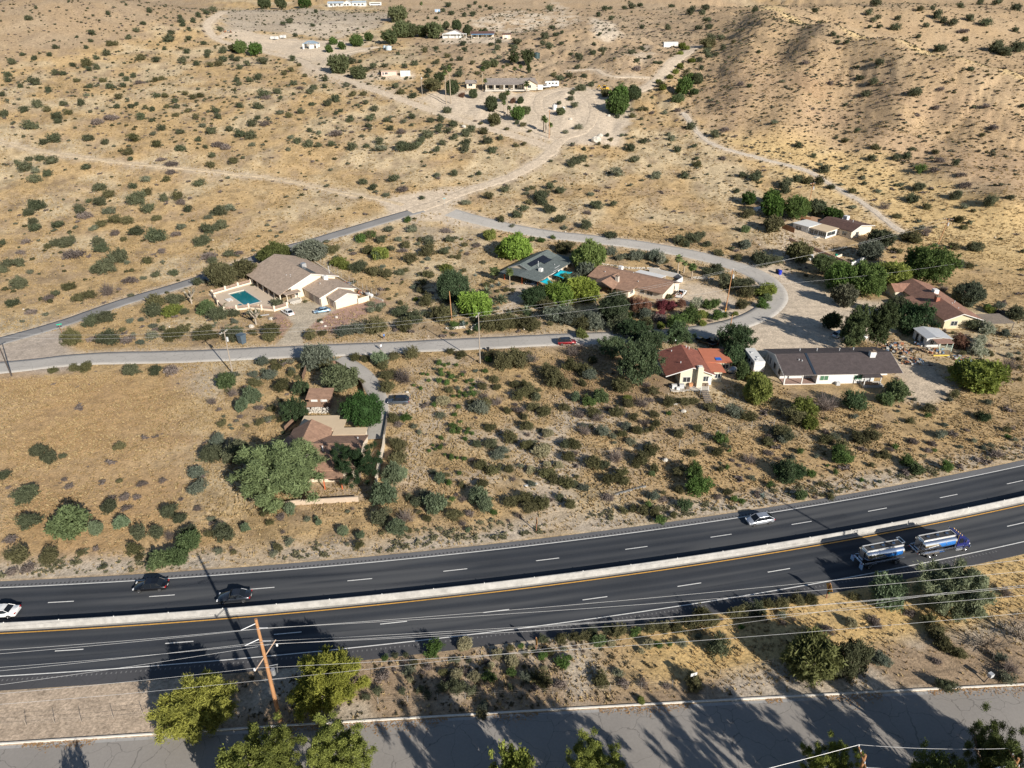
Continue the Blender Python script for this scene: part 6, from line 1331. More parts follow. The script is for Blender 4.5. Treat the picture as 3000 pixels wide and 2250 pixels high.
# -- desert house with white flat roof
Dd = empty('desert_house', 117.4, 238.4, None, math.atan2(-.842, .539), 'house with maroon gable, white flat roof and tan porch on the desert edge', 'house')
block(Dd, -13, -.6, .6, 12.2, 3.0, 4.3, STUC, R_MAR, vr=4.6, ov=.7, trim=TRIM); wbox(Dd, -18.6, -12.2, -7.0, -.2, -.6, 2.75, WHT); slab(Dd, rect(-18.9, -12.0, -7.3, .4), [2.78] * 4, .2, R_WHF)
wbox(Dd, -12.15, -5.6, -6.3, .55, -.6, 2.5, WHT); slab(Dd, rect(-11.97, -5.1, -6.8, .55), [2.55, 2.55, 2.85, 2.85], .16, R_TNF); wbox(Dd, -20, -13.05, .6, 5.5, -.6, 2.7, WHT); slab(Dd, rect(-20.3, -13.1, .5, 5.9), 2.78, .16, mat('rusty tan roofing', (.42, .26, .16), .9))
cooler(Dd, -9.2, 9.5, 3.5, 1.5); vents(Dd, [(-4.5, 6.5, 4.0, .9), (-10, 8.5, 3.7, .4)])
for u in (-11.2, -9.5, -7.7, -6.2): win(Dd, u, -6.3, .8, 1.4, 1.35, -math.pi / 2)
win(Dd, -16.8, -7.0, 1.0, .9, 1.2, -math.pi / 2); win(Dd, -15.6, -7.0, 1.0, .9, 1.2, -math.pi / 2); door(Dd, -13.3, -7.0, 1.0, 2.05, -math.pi / 2, WHT); win(Dd, -5.6, -3.4, .9, 4.4, 1.3, 0); win(Dd, -.6, 4, .9, 1.6, 1.2, 0); win(Dd, -3.2, .6, .9, 1.6, 1.2, -math.pi / 2)
MB().box(-8.9, -7.5, -8.2, -6.5, -.5, .5).box(-8.9, -7.5, -8.8, -8.2, -.5, .3).box(-8.9, -7.5, -9.4, -8.8, -.5, .12).obj('porch_step', CONC, Dd)
line_fence('yard_wall', [Q('Y5', 475, 545), Q('Y5', 560, 580), Q('Y5', 690, 625), Q('Y5', 720, 640), Q('Y5', 870, 700), Q('Y5', 1010, 760)], 1.0, 'brown block wall terracing the desert house yard', ADOBE, None, pt=.13, cat='wall'); line_fence('yard_wall', [Q('Y5', 1010, 765), Q('Y5', 1180, 690), Q('Y5', 1325, 570)], 1.3, 'white block wall on the right of the desert house yard', WHT, None, pt=.13, cat='wall'); line_fence('yard_wall', [Q('Y5', 870, 705), Q('Y5', 930, 680)], .9, 'short tan wall between two yard levels', STUC, None, pt=.12, cat='wall')
line_fence('board_fence', [Q('Y5', 415, 440), Q('Y5', 520, 480)], 1.8, 'red brown board fence left of the white flat roof', mat('red brown boards', (.30, .15, .08), .9, .25, 3), None, pt=.05); line_fence('board_fence', [Q('Y5', 570, 370), Q('Y5', 660, 390)], 1.8, 'red brown board fence behind the desert house', mat('red brown boards', (0, 0, 0)), None, pt=.05)
dk = empty('white_deck', *Q('Y5', 225, 275), None, .3, 'small white railed deck under the bright green trees', 'deck'); wbox(dk, -2, 2, -1.4, 1.4, -.4, .9, WHT, 'platform'); m_ = MB(); [m_.box(-2 + k * .5, -1.93 + k * .5, -1.4, -1.33, .9, 1.9) for k in range(9)]; m_.box(-2, 2.07, -1.42, -1.31, 1.9, 2.0).obj('railing', TRIM, dk)
# -- long brown roofed house on the right
Ee = empty('ranch_house', 116, 182, 0, math.pi / 2, 'long ranch house with reddish brown gable roof, brick chimney and rooftop cooler', 'house')
block(Ee, -13.6, 11.8, -5.0, 4.0, 2.6, 4.2, mat('pale yellow stucco', (.56, .49, .34), .9, .06), R_RBR, vr=0.0, ov=.6)
block(Ee, 1.2, 6.6, 7.6, 12.6, 2.5, 3.6, STUC, R_RBR, axis='y', ov=.5, trim=None, wname='wing_wall'); slab(Ee, [(-4.5, 4.55), (2.6, 4.55), (2.6, 7.6), (-4.5, 7.6)], [2.72, 2.72, 2.25, 2.25], .15, R_RBR, 'carport_roof'); posts(Ee, [(-4.2, 7.3), (2.2, 7.3)], 2.4, .1, BARK)
chimney(Ee, -3.6, 1.3, 3.0, 5.0, .6, mat('red brick', (.34, .13, .085), .9, .2, 5)); cooler(Ee, 1.6, -.9, 3.75, 1.35); vents(Ee, [(-6, -1.5, 3.7, .35), (-9.5, -1.2, 3.8, .3), (-4, -3.4, 3.1, .7)]); win(Ee, -13.6, 1.5, .9, 1.6, 1.2, math.pi); win(Ee, -13.6, -2.8, .9, 1.4, 1.2, math.pi)
pg = empty('pergola', 125, 168.8, 0, .05, 'weathered grey slatted pergola at the right end of the ranch house', 'pergola'); m_ = MB(); [m_.box(-3.4, 3.4, -3 + k * .5, -2.75 + k * .5, 2.4, 2.5) for k in range(13)]; m_.obj('slats', mat('weathered grey wood', (.16, .135, .115), .95, .25, 3), pg); posts(pg, [(-3.2, -2.8), (3.2, -2.8), (3.2, 2.8), (-3.2, 2.8)], 2.4, .08, mat('weathered grey wood', (0, 0, 0)))
# -- tin shed house with lean-to
Fh = empty('tin_shed', 101.4, 157.0, 0, .02, 'small white trailer home with tin roof and ramshackle porch', 'shed')
wbox(Fh, .2, 3.9, .3, 6.2, -.4, 2.45, WHT)
slab(Fh, [(-.2, -.1), (2.1, -.1), (2.1, 6.4), (-.2, 6.4)], [2.5, 2.95, 2.95, 2.5], .08, mat('pale tin roof', (.62, .63, .64), .5, .12, 1.5, metal=.3)); slab(Fh, [(2.103, -.1), (6.4, -.1), (6.4, 6.4), (2.103, 6.4)], [2.95, 2.3, 2.3, 2.95], .08, mat('pale tin roof', (0, 0, 0))); slab(Fh, [(1.2, -2.4), (5.4, -2.4), (5.4, -.1), (1.2, -.1)], [2.25, 2.25, 2.45, 2.45], .08, mat('rusty brown sheet', (.27, .16, .12), .8, .25, 1.5), 'porch_roof')
posts(Fh, [(2.1, -2.2), (5.2, -2.2), (5.2, -.2)], 2.25, .06, mat('pale green post', (.45, .55, .48), .8)); MB().box(2.1, 5.2, -2.24, -2.16, .95, 1.05).box(2.1, 5.2, -2.24, -2.16, .5, .58).box(2.1, 5.2, -2.24, -2.16, 1.5, 1.56).obj('railing', mat('pale green post', (0, 0, 0)), Fh)
win(Fh, .2, 2.2, .9, 1.0, 1.1, math.pi, DARKW); door(Fh, .2, 4.4, .9, 1.95, math.pi, DARKW); win(Fh, 1.6, .3, .9, .8, 1.0, -math.pi / 2)
# -- dark roofed white house
Gh = empty('white_house', 60.4, 145.2, 0, .015, 'long white house with dark brown roof, white chimney and green windows', 'house')
block(Gh, 0, 25.6, -6.0, 6.3, 2.75, 4.6, WHT, R_DRK, vr=0.0, ov=.55, uov=.45, wall=False)
wbox(Gh, .2, 7.4, -3.2, 6.0, -.5, 2.9, WHT); wbox(Gh, 7.4, 20.3, -5.95, 6.0, -.5, 2.7, WHT); wbox(Gh, 20.3, 25.2, -2.4, 6.0, -.5, 2.9, WHT)
MB().extrude([(-6.0, 2.7), (6.3, 2.7), (0.0, 4.55)], 0.02, .2, 'x').obj('gable_wall', WHT, Gh); MB().extrude([(-2.5, 2.7), (6.2, 2.7), (0, 4.5)], 25.2, 25.5, 'x').obj('gable_wall', WHT, Gh)
wbox(Gh, .2, 7.39, -5.95, -3.2, -.5, .12, mat('red paving', (.33, .22, .18), .9), 'porch_floor'); MB().box(.05, 7.4, -6.15, -5.9, 2.35, 2.62).box(.05, .3, -6.1, -5.85, -.4, 2.35).box(4.0, 4.22, -6.1, -5.88, -.4, 2.35).box(.05, 7.4, -6.1, -5.95, -.4, .16).obj('porch_frame', TRIM, Gh)
GRN = mat('green window glass', (.03, .28, .10), .25, .1)
for u in (9.0, 16.6): win(Gh, u, -5.95, .95, 1.8, 1.1, -math.pi / 2, TRIM, mat('greenish glass', (.07, .16, .10), .15))
win(Gh, 23.0, -2.4, .9, 1.7, 1.1, -math.pi / 2, TRIM, GRN); door(Gh, 18.9, -5.95, 1.5, 2.0, -math.pi / 2, GREYM)
for v in (-2.6, .4): win(Gh, .2, v, .95, 1.0, 1.2, math.pi, BARK)
for v in (3.2, 4.8): win(Gh, .2, v, .6, .6, 1.6, math.pi, TRIM)
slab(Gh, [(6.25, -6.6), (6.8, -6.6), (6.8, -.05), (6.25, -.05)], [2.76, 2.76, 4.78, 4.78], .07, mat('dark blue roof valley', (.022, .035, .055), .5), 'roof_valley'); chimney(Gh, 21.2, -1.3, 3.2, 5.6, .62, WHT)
vents(Gh, [(6.5, 3, 3.9, .5), (10.3, 2.6, 4.0, .6), (15.5, 2.5, 4.0, .6), (19, 3, 3.9, .5), (22.3, -1.0, 4.45, .35), (4.3, -2.2, 4.1, .25), (4.9, -2.5, 4.0, .25)]); slab(Gh, rect(17.2, 21.6, -8.2, -5.96), -.3, .75, CONC, 'porch_slab'); MB().box(17.4, 19.6, -7.6, -6.4, .46, .6).box(18.6, 20.6, -7.9, -7.2, .46, .75).obj('scrap_boards', mat('scrap boards', (.38, .24, .14), .9), Gh); MB().box(11.6, 12.5, -6.9, -6.2, -.2, .75).obj('air_conditioner', GREYM, Gh, bevel=.05)
slab(Gh, [(17.0, -8.1), (21.0, -8.1), (21.0, -6.6), (17.0, -6.6)], [2.45, 2.45, 2.55, 2.55], .08, R_DRK, 'porch_roof'); posts(Gh, [(17.2, -7.9), (20.7, -7.9)], 2.45, .08, TRIM)
# -- red roofed house
Hh = empty('red_roof_house', 39.9, 144.5, 0, math.pi / 2 + .02, 'cream house with red brown gable roof and orange red lean-to beside the trailer', 'house')
CRM = mat('cream wall', (.60, .55, .42), .9, .06)
block(Hh, -5.2, 6.0, -4.6, 5.5, 2.75, 4.6, CRM, R_RED, vr=0.0, ov=.45, uov=.4, wall=False, trim=TRIM)
wbox(Hh, -5.0, 5.9, -4.5, 2.6, -.5, 2.75, CRM); wbox(Hh, .2, 5.9, 2.6, 5.2, -.5, 2.75, CRM); MB().extrude([(-4.5, 2.75), (2.6, 2.75), (2.6, 3.6), (0, 4.5)], -5.0, -4.9, 'x').obj('gable_wall', CRM, Hh); MB().extrude([(-4.5, 2.75), (5.2, 2.75), (0, 4.5)], 5.8, 5.9, 'x').obj('gable_wall', CRM, Hh)
wbox(Hh, .9, 6.9, -10.3, -4.51, -.5, 2.5, CRM); slab(Hh, [(.4, -10.7), (7.4, -10.7), (7.4, -4.3), (.4, -4.3)], [2.55, 2.75, 3.1, 2.95], .14, R_ORG, 'lean_to_roof'); wbox(Hh, -3.6, .35, -7.2, -4.51, -.5, 2.4, CRM); slab(Hh, [(-4.0, -7.9), (.37, -7.9), (.37, -4.3), (-4.0, -4.3)], [2.45, 2.45, 2.95, 2.95], .13, R_ORG, 'lean_to_roof')
chimney(Hh, -5.5, -1.5, -.4, 4.9, .75, CRM, False); MB().box(-5.9, -5.1, -1.9, -1.1, 4.9, 5.05).obj('chimney_cap', TRIM, Hh)
win(Hh, -5.0, -3.2, 1.0, 1.2, 1.2, math.pi); win(Hh, -5.0, 1.1, .9, 1.6, 1.2, math.pi, TRIM, DARKW); win(Hh, -3.6, -6.2, 1.0, 1.1, 1.0, math.pi); win(Hh, .9, -9.3, 1.0, 1.4, 1.0, math.pi); win(Hh, .2, 3.6, .5, 1.5, 1.9, math.pi, BARK); door(Hh, -5.0, -4.1, .8, 1.9, math.pi, TRIM)
vents(Hh, [(4.5, 2.6, 3.8, .35), (-2.0, 2.0, 3.9, .5), (5.4, -1.0, 4.3, .5), (5.0, -1.6, 4.1, .6)]); slab(Hh, rect(-7.8, -5.02, -3.6, 5.0), -.3, .42, CONC, 'patio'); MB().box(1.2, 2.6, -8.4, -7.1, 3.0, 3.06).obj('tarp', mat('blue tarp', (.02, .13, .50), .6), Hh)
for k, (u, v, s, mt_) in enumerate([(-6.4, 4.1, .5, WHT), (-5.8, 3.2, .45, DARKW), (-6.2, 2.4, .5, GREYM), (-6.8, 1.2, .35, BARK), (-5.6, .2, .4, mat('orange box', (.5, .25, .12), .9)), (-5.5, -2.6, .3, BARK), (-5.6, -3.4, .3, BARK), (-7.1, 3.4, .35, WHT)]):
    wp = Hh.matrix_basis @ Vector((u, v, 0)); o = MB().box(-s, s, -s * .7, s * .7, .13, .13 + s * 1.7).box(-s * 1.1, s * 1.1, -s * .8, s * .8, .135 + s * 1.7, .2 + s * 1.7).obj('storage_box', mt_, None); o.location = wp
    tag(o, ['white tub at the far left of the cluttered patio', 'black grill cabinet on the cluttered patio', 'grey cabinet on the cluttered patio', 'brown crate in the middle of the cluttered patio', 'orange box by the chimney foot', 'brown box right of the chimney foot', 'brown box under the right window', 'white box at the front of the cluttered patio'][k], 'box', 'clutter on the patio')
cv = empty('covered_grill', *Q('Y6', 1265, 705), None, .4, 'silver covered round shape beside the orange lean-to', 'cover'); MB().sphere((0, 0, .7), 1.0, 14, 8, (1.3, .9, .85)).obj('cover', mat('silver tarp', (.45, .46, .48), .35, .2, 3, metal=.4), cv, smooth=True); MB().box(-1, 1, -.6, .6, -.2, .1).obj('base', DARKW, cv)
line_fence('chain_link_fence', [Q('X8', 600, 355), Q('X8', 840, 290), Q('X8', 1150, 200), Q('X8', 1380, 150), Q('X8', 1475, 150)], 1.6, 'grey chain link fence crossing the dry slope below the red roofed house', NET, STEEL, rail=(1.6,))
line_fence('block_ledge', [Q('X8', 0, 800), Q('X8', 290, 715)], .22, 'dark edged concrete ledge on the slope above the highway', mat('old grey concrete', (.22, .215, .205), .9), None, pt=.15, cat='wall')
# -- brown shingle house with tan flat roofs
Ih = empty('shingle_house', -35.5, 111.0, 0, 0, 'brown shingle house with tan flat roof wings behind the huge palo verde', 'house')
block(Ih, -7.2, 7.2, -6.2, 4.6, 2.8, 4.1, STUC, R_BRN, vr=0.0, ov=.5, trim=None); block(Ih, -1.2, 7.0, -7.0, 0.0, 2.9, 4.9, STUC, R_BRN, axis='y', ov=.5, trim=None)
slab(Ih, [(-1.2, -8.6), (5.4, -8.6), (5.4, -6.3), (-1.2, -6.3)], [2.35, 2.35, 2.7, 2.7], .12, R_BRN, 'porch_roof'); posts(Ih, [(-.9, -8.4), (2.0, -8.4), (5.1, -8.4)], 2.4, .09, mat('orange painted post', (0, 0, 0)))
wbox(Ih, -6.0, .6, 7.1, 12.0, -.4, 2.75, STUC); slab(Ih, [(-6.5, 6.6), (.7, 6.6), (.7, 12.4), (-6.5, 12.4)], 2.8, .16, R_TNF, 'flat_roof'); slab(Ih, [(.703, 4.9), (7.1, 4.9), (7.1, 7.6), (.703, 7.6)], 2.82, .16, R_TNF, 'flat_roof'); slab(Ih, [(.703, 7.603), (2.4, 7.603), (2.4, 10.8), (.703, 10.8)], 2.81, .16, R_TNF, 'flat_roof'); wbox(Ih, .8, 6.9, 4.65, 7.3, -.4, 2.8, STUC); posts(Ih, [(6.8, 7.4)], 2.8, .1, STUC)
vents(Ih, [(.6, -1.6, 3.85, .8), (.7, -2.0, 3.8, .4), (.2, -4.2, 3.3, .7), (.2, -5.6, 3.1, .3), (-2.8, -5.6, 3.1, .25), (6.2, 2.6, 3.5, .3)])
win(Ih, -7.2, -2.5, .9, 1.4, 1.1, math.pi); win(Ih, 3.2, -6.2, .5, 2.0, 1.7, -math.pi / 2, BARK)
Sh = empty('garden_shed', -41.2, 132.6, 0, .0, 'small brown shed with two white doors above the white rock bank', 'shed'); wbox(Sh, -2.3, 2.2, -.3, 2.3, -.4, 2.15, WOODF); slab(Sh, [(-2.7, -1.2), (2.7, -1.2), (2.7, 2.6), (-2.7, 2.6)], [2.15, 2.15, 2.75, 2.75], .14, R_BRN)
for u in (-1.15, .95): door(Sh, u, -.3, 1.4, 1.95, -math.pi / 2, WHT)
line_fence('board_fence', [Q('Y8', 870, 985), Q('Y8', 1070, 790), Q('Y8', 1105, 715), Q('Y8', 1360, 715)], 1.4, 'weathered board fence left of the tan flat roof', WOODF, None, pt=.04); line_fence('board_fence', [Q('Y8', 1060, 425), Q('Y8', 1110, 290), Q('Y8', 1290, 275), Q('Y8', 1420, 270)], 1.5, 'weathered board fence near the street behind the garden shed', WOODF, None, pt=.04); line_fence('board_fence', [Q('Y8', 1420, 270), Q('Y8', 1560, 350), Q('Y8', 1650, 440), Q('Y8', 1705, 520), Q('Y8', 1725, 590)], 1.5, 'curved dark board fence along the concrete driveway', mat('dark brown boards', (.09, .06, .05), .9, .3, 2), None, pt=.05)
line_fence('garden_wall', [Q('Y8', 1945, 1085), Q('Y8', 1930, 1200), Q('Y8', 1880, 1400), Q('Y8', 1855, 1545)], 1.7, 'cream garden wall at the right of the shingle house', STUC, None, pt=.12, cat='wall'); line_fence('garden_wall', [Q('F', 572, 1102), Q('F', 640, 1090), Q('F', 775, 1082)], 1.0, 'tan garden wall below the huge palo verde', mat('tan block wall', (.46, .37, .28), .95, .12), None, pt=.12, cat='wall'); line_fence('driveway_curb', [Q('Y8', 1975, 780), Q('Y8', 1960, 900), Q('Y8', 1930, 1060)], .7, 'dark edged retaining curb right of the concrete driveway', mat('stained curb', (.17, .15, .13), .9), None, pt=.1, cat='wall')
# -- far houses
Jh = empty('tile_roof_house', *Q('Z3', 1250, 975), None, -.03, 'long beige house with grey tile roof, stone pillars and palms at the bare yard', 'house')
block(Jh, -12.5, 14.5, 1.5, 12, 3.0, 5.2, STUC, R_GRY, ov=.9, trim=None)
slab(Jh, [(-12.8, -2.2), (8, -2.2), (8, 1.5), (-12.8, 1.5)], [2.5, 2.5, 3.3, 3.3], .18, R_GRY, 'porch_roof'); block(Jh, -1, 12, 8.5, 16, 2.9, 4.9, STUC, R_GRY, axis='y', ov=.7, trim=None); posts(Jh, [(-7.5, -1.9), (-2.2, -1.9), (3.2, -1.9)], 2.5, .4, ROCKW, 'pillar'); posts(Jh, [(-12.4, -1.9), (7.6, -1.9)], 2.5, .25, STUC, 'pillar')
for u in (-10, -6, -1, 4): win(Jh, u, 1.5, .6, 2.0, 1.7, -math.pi / 2, BARK)
win(Jh, 12, -1, .8, 1.8, 1.4, -math.pi / 2); slab(Jh, rect(-13, 12, -4.0, 1.4), -.6, .72, CONC, 'terrace'); wbox(Jh, 16.6, 19.6, 1, 1.3, -.5, 2.2, WHT, 'side_wall')
Jg = empty('guest_hut', *Q('Z3', 850, 945), None, .05, 'small grey roofed hut left of the tile roofed house', 'house'); wbox(Jg, -2.6, 2.6, 0, 4, -.5, 2.6, STUC); block(Jg, -2.8, 2.8, -.2, 4.2, 2.6, 3.9, STUC, R_GRY, ov=.5, wall=False, trim=None); win(Jg, -.4, 0, .9, 2.2, 1.2, -math.pi / 2)
Kh = empty('gabled_house', *Q('Z3', 660, 425), None, -.02, 'white gabled far house with brown roof and pillared porch', 'house')
wbox(Kh, -7, 7.5, 1, 10, -.8, 2.8, mat('beige porch wall', (.55, .47, .38), .9)); block(Kh, .5, 12, -8.2, 7.4, 2.8, 5.4, WHT, R_MAR, axis='y', vr=1.6, ov=.6); wbox(Kh, -8, 9.5, -1.8, 11, -.9, .02, CONC, 'terrace'); slab(Kh, rect(-8.4, 10.4, -1.9, .95), [2.55, 2.55, 2.8, 2.8], .2, WHT, 'porch_roof'); posts(Kh, [(-8.2, -1.7), (-2.5, -1.7), (2.8, -1.7), (5.5, -1.7), (10.0, -1.7)], 2.6, .16, TRIM, 'pillar')  # plain beige for the wall behind the porch
for u in (-5, -2, 1.4, 4.4): win(Kh, u, 1, .5, 1.6, 1.9, -math.pi / 2, TRIM)
Kw = empty('gabled_house', *Q('Z3', 985, 415), None, .0, 'lower far house wing with brown roof and blue awning', 'house'); wbox(Kw, -9.5, 7.5, .8, 8, -.8, 2.6, STUC); block(Kw, -9.7, 8, .6, 8.2, 2.6, 4.3, STUC, R_MAR, ov=.5, wall=False); slab(Kw, rect(-9.5, 8, -2.5, .78), [2.3, 2.3, 2.7, 2.7], .12, mat('blue awning', (.12, .26, .42), .6, .1), 'awning'); posts(Kw, [(-9.3, -2.3), (-4, -2.3), (2, -2.3), (7.8, -2.3)], 2.3, .1, TRIM); [win(Kw, u, .8, .7, 1.8, 1.4, -math.pi / 2) for u in (-7, -3, 1.5, 5)]
Ks = empty('far_shed', *Q('Z3', 1232, 425), None, .0, 'small cream shed with brown roof right of the blue awning', 'shed'); wbox(Ks, -3, 3, 0, 4.5, -.8, 2.6, mat('peach wall', (.66, .50, .40), .9)); block(Ks, -3.1, 3.1, -.1, 4.6, 2.6, 3.3, STUC, R_MAR, ov=.3, wall=False); door(Ks, 0, 0, 2.2, 2.1, -math.pi / 2, WHT)
Lh = empty('hilltop_house', *Q('Z2', 1530, 70), None, .0, 'white hilltop house with pale blue roof at the top edge', 'house')
block(Lh, -19, -4, 0, 8, 3.2, 4.6, WHT, mat('pale blue roof', (.36, .43, .50), .7, .1), ov=1.0); block(Lh, 2, 11, -3.5, 5.5, 3.2, 5.4, WHT, mat('pale blue roof', (0, 0, 0)), axis='y', ov=.6); block(Lh, 6, 20, 1, 9, 3.4, 4.8, WHT, mat('pale blue roof', (0, 0, 0)), ov=.5); posts(Lh, [(-19.5, -.8), (-14, -.8), (-9, -.8)], 3.0, .2, TRIM, 'pillar')
for u in (-16, -12, -7, -1.8, 1.2, 9, 13, 17): win(Lh, u, (0 if u < -4 else (2 if u < 4 else 1)), .7, 2, 1.6, -math.pi / 2, TRIM)
Lr = empty('parked_motorhome', *Q('Z2', 1840, 58), None, .0, 'long white motorhome parked beside the hilltop house', 'motorhome'); wbox(Lr, -6, 6.5, 0, 2.6, .5, 3.6, WHT, 'body', .15); MB().box(-5, 5.5, -.01, -.003, 2.0, 2.8).obj('window', GLASS, Lr); [MB().tube((u, -.1, .5), (u, .25, .5), .5, .5, 12).obj('wheel', DARKW, Lr) for u in (-3.5, 4)]
hut = empty('pavilion', *Q('Z2', 1155, 530), None, .0, 'open pavilion with hipped pale blue roof and white corner pillars', 'pavilion')
m_ = MB(); m_.add([(-5.6, -4, 3), (5.6, -4, 3), (5.6, 4, 3), (-5.6, 4, 3), (-2.0, 0, 4.8), (2.0, 0, 4.8)], [(0, 1, 5, 4), (1, 2, 5), (2, 3, 4, 5), (3, 0, 4), (3, 2, 1, 0)]); m_.obj('roof', mat('slate blue roof', (.22, .29, .36), .7, .1), hut)
for u in (-4.9, 4.9):
    for v in (-3.3, 3.3): MB().box(u - .55, u + .55, v - .55, v + .55, -.6, 3).obj('pillar', WHT, hut)
wbox(hut, -1.2, 2.6, -2.9, -2.5, -.6, 2.6, WHT, 'screen_wall')
for (t, x, y, a, b, h, rot, nm, lab, mt_) in [('Z2', 745, 430, 2.9, 1.3, 2.4, -.25, 'cargo_trailer', 'left white box trailer on the far sandy flat', WHT), ('Z2', 838, 415, 2.2, 1.2, 2.3, -.2, 'cargo_trailer', 'right white box trailer on the far sandy flat', WHT), ('Z3', 138, 825, 3.0, 1.6, 2.9, .03, 'shipping_container', 'white container right of the pink walled shed', WHT), ('Z4', 1155, 432, 5.0, 2.0, 3.0, .0, 'white_shed', 'white shed half hidden by bushes on the canyon track', WHT)]:
    r_ = empty(nm, *Q(t, x, y), None, rot, lab, nm.split('_')[-1]); wbox(r_, -a, a, 0, 2 * b, -.3 if 'tr' not in nm else .4, h, mt_, 'body', .08); slab(r_, rect(-a - .08, a + .08, -.08, 2 * b + .08), h + .01, .08, R_WHF); door(r_, a * .4, 0, 1.0, 1.8, -math.pi / 2, GREYM, .45)
    if 'trailer' in nm: [MB().tube((u, -.15, .3), (u, .15, .3), .4, .4, 12).obj('wheel', DARKW, r_) for u in (-.5, .5)]
pk = empty('pink_shed', *Q('Z2', 1990, 825), None, .04, 'pink walled shed with flat roof beside the white container', 'shed'); wbox(pk, -4.6, 4.6, 0, 4, -.4, 2.7, mat('pink wall', (.60, .44, .38), .9, .08)); slab(pk, rect(-5, 5, -.5, 4.4), 2.72, .16, R_TNF); win(pk, -1.5, 0, .9, 1.6, 1.1, -math.pi / 2); win(pk, -3.4, 0, .6, .8, 1.5, -math.pi / 2)
bs = empty('blue_shed', *Q('Z3', 485, 128), None, 0, 'tiny blue and white shed on the far ridge', 'shed'); wbox(bs, -2.4, 2.4, 0, 3, -.3, 2.4, mat('pale blue wall', (.30, .42, .58), .8)); slab(bs, rect(-2.7, 2.7, -.3, 3.3), 2.42, .15, R_WHF); door(bs, 0, 0, 1, 2, -math.pi / 2, WHT)
def junk(t, x, y, n, sx, sy, label, seed, hmax=.9):
    p = Q(t, x, y); root = empty('junk_pile', p[0], p[1], None, 0, label, 'junk pile'); r = random.Random(seed)
    cols = [('junk white', (.45, .44, .41)), ('junk brown', (.25, .16, .1)), ('junk blue', (.10, .15, .22)), ('junk black', (.03, .03, .03)), ('junk tan', (.48, .36, .22)), ('junk rust', (.35, .14, .07))]
    for c, col in cols:
        m = MB()
        for k in range(max(9, n // len(cols) + 1)):
            a, b = r.gauss(0, sx * .45), r.gauss(0, sy * .45); s = r.uniform(.12, .45); z = r.uniform(-.05, hmax * .4)
            m.box(a - s, a + s, b - s * r.uniform(.3, 1), b + s * .6, z, z + r.uniform(.1, hmax * .6), r.uniform(0, 3), (a, b))
        m.obj('scrap', mat(c, col, .8, .2), root)
junk('Y7', 1140, 590, 60, 2.2, 1.5, 'upper junk heap along the dirt yard of the tin shed', 1); junk('Y7', 1200, 640, 70, 2.6, 2.0, 'middle junk heap with blue tarp along the dirt yard', 2); junk('Y7', 1290, 720, 60, 2.6, 1.8, 'lower junk heap spilling down the dry slope', 3, .6); junk('Y7', 1480, 640, 50, 2.2, 1.2, 'pale scrap heap under the ramshackle porch', 4); junk('Y7', 1690, 690, 40, 2.4, 1.2, 'scattered scrap right of the red bush', 5, .5); junk('Y7', 1380, 580, 30, 1.6, 1.2, 'dark clutter at the left wall of the tin shed', 6)
junk('Z2', 260, 355, 40, 4, 1.4, 'rusty machinery heap beside the far dirt track', 7, 2.4); junk('Y1', 1700, 680, 30, 1.8, 1.4, 'clutter behind the tan house garage', 8); junk('Y1', 1890, 770, 24, 1.4, 1.2, 'stacked firewood beside the propane tank', 9)
MB_ = MB().box(-1.9, 1.9, -.12, .12, .1, .3); o = MB_.obj('yellow_beam', mat('yellow beam', (.70, .50, .08), .8), None); p_ = Q('Y7', 1540, 675); o.location = (*p_, hz(*p_)); tag(o, 'yellow beam lying on the ground below the tin shed porch', 'beam')
bt = empty('blue_boat', *Q('Y7', 1745, 725), None, .1, 'upturned pale blue dinghy by the yellow green palo verde', 'boat'); MB().loft([[(f * 1.9, math.cos(a) * .75 * w, .05 + max(0, math.sin(a)) * .55 * w) for a in np.linspace(0, math.pi, 9)] + [(f * 1.9, -.7 * w, .0), (f * 1.9, .7 * w, .0)] for f, w in ((-1, .7), (-.5, 1), (.2, .95), (.7, .6), (1, .08))]).obj('hull', mat('pale blue hull', (.38, .55, .66), .4), bt, smooth=True); MB().box(-1.6, 1.5, -.04, .04, .5, .64).obj('keel', WHT, bt)
# ------------------------------------------------------------------ vehicles
RUB = mat('tyre rubber', (.018, .018, .018), .85, .1); RIM = mat('alloy rim', (.50, .50, .52), .3, .05, metal=.9); CHR = mat('polished aluminium', (.74, .75, .77), .16, .05, metal=1.0)
CGL = mat('car glass', (.012, .015, .02), .05, .05, spec=.45); LMP = mat('headlamp lens', (.75, .76, .78), .15, .03); TLP = mat('tail lamp lens', (.40, .012, .012), .2, .05)
def paint(n, c, metal=.25): return mat('car paint ' + n, c, .32, .03, 1, metal=metal, coat=1.0)
def wheel(root, x, y, r=.33, w=.22, n=18, rim=RIM, name='wheel'):
    s = 1 if y > 0 else -1
    o = MB().loft([[(x + q * r * math.cos(a), y + s * f, r + q * r * math.sin(a)) for a in np.linspace(0, 6.283, n, endpoint=False)] for f, q in ((-w, .9), (-w * .9, 1), (-.03, 1), (0, .93), (0, .7))]).obj(name, RUB, root, smooth=True)
    m = MB().loft([[(x + q * r * math.cos(a), y + s * f, r + q * r * math.sin(a)) for a in np.linspace(0, 6.283, n, endpoint=False)] for f, q in ((-.06, .66), (.005, .66), (.012, .5), (-.02, .42), (.01, .1))]); m.obj('rim', rim, o, smooth=True)
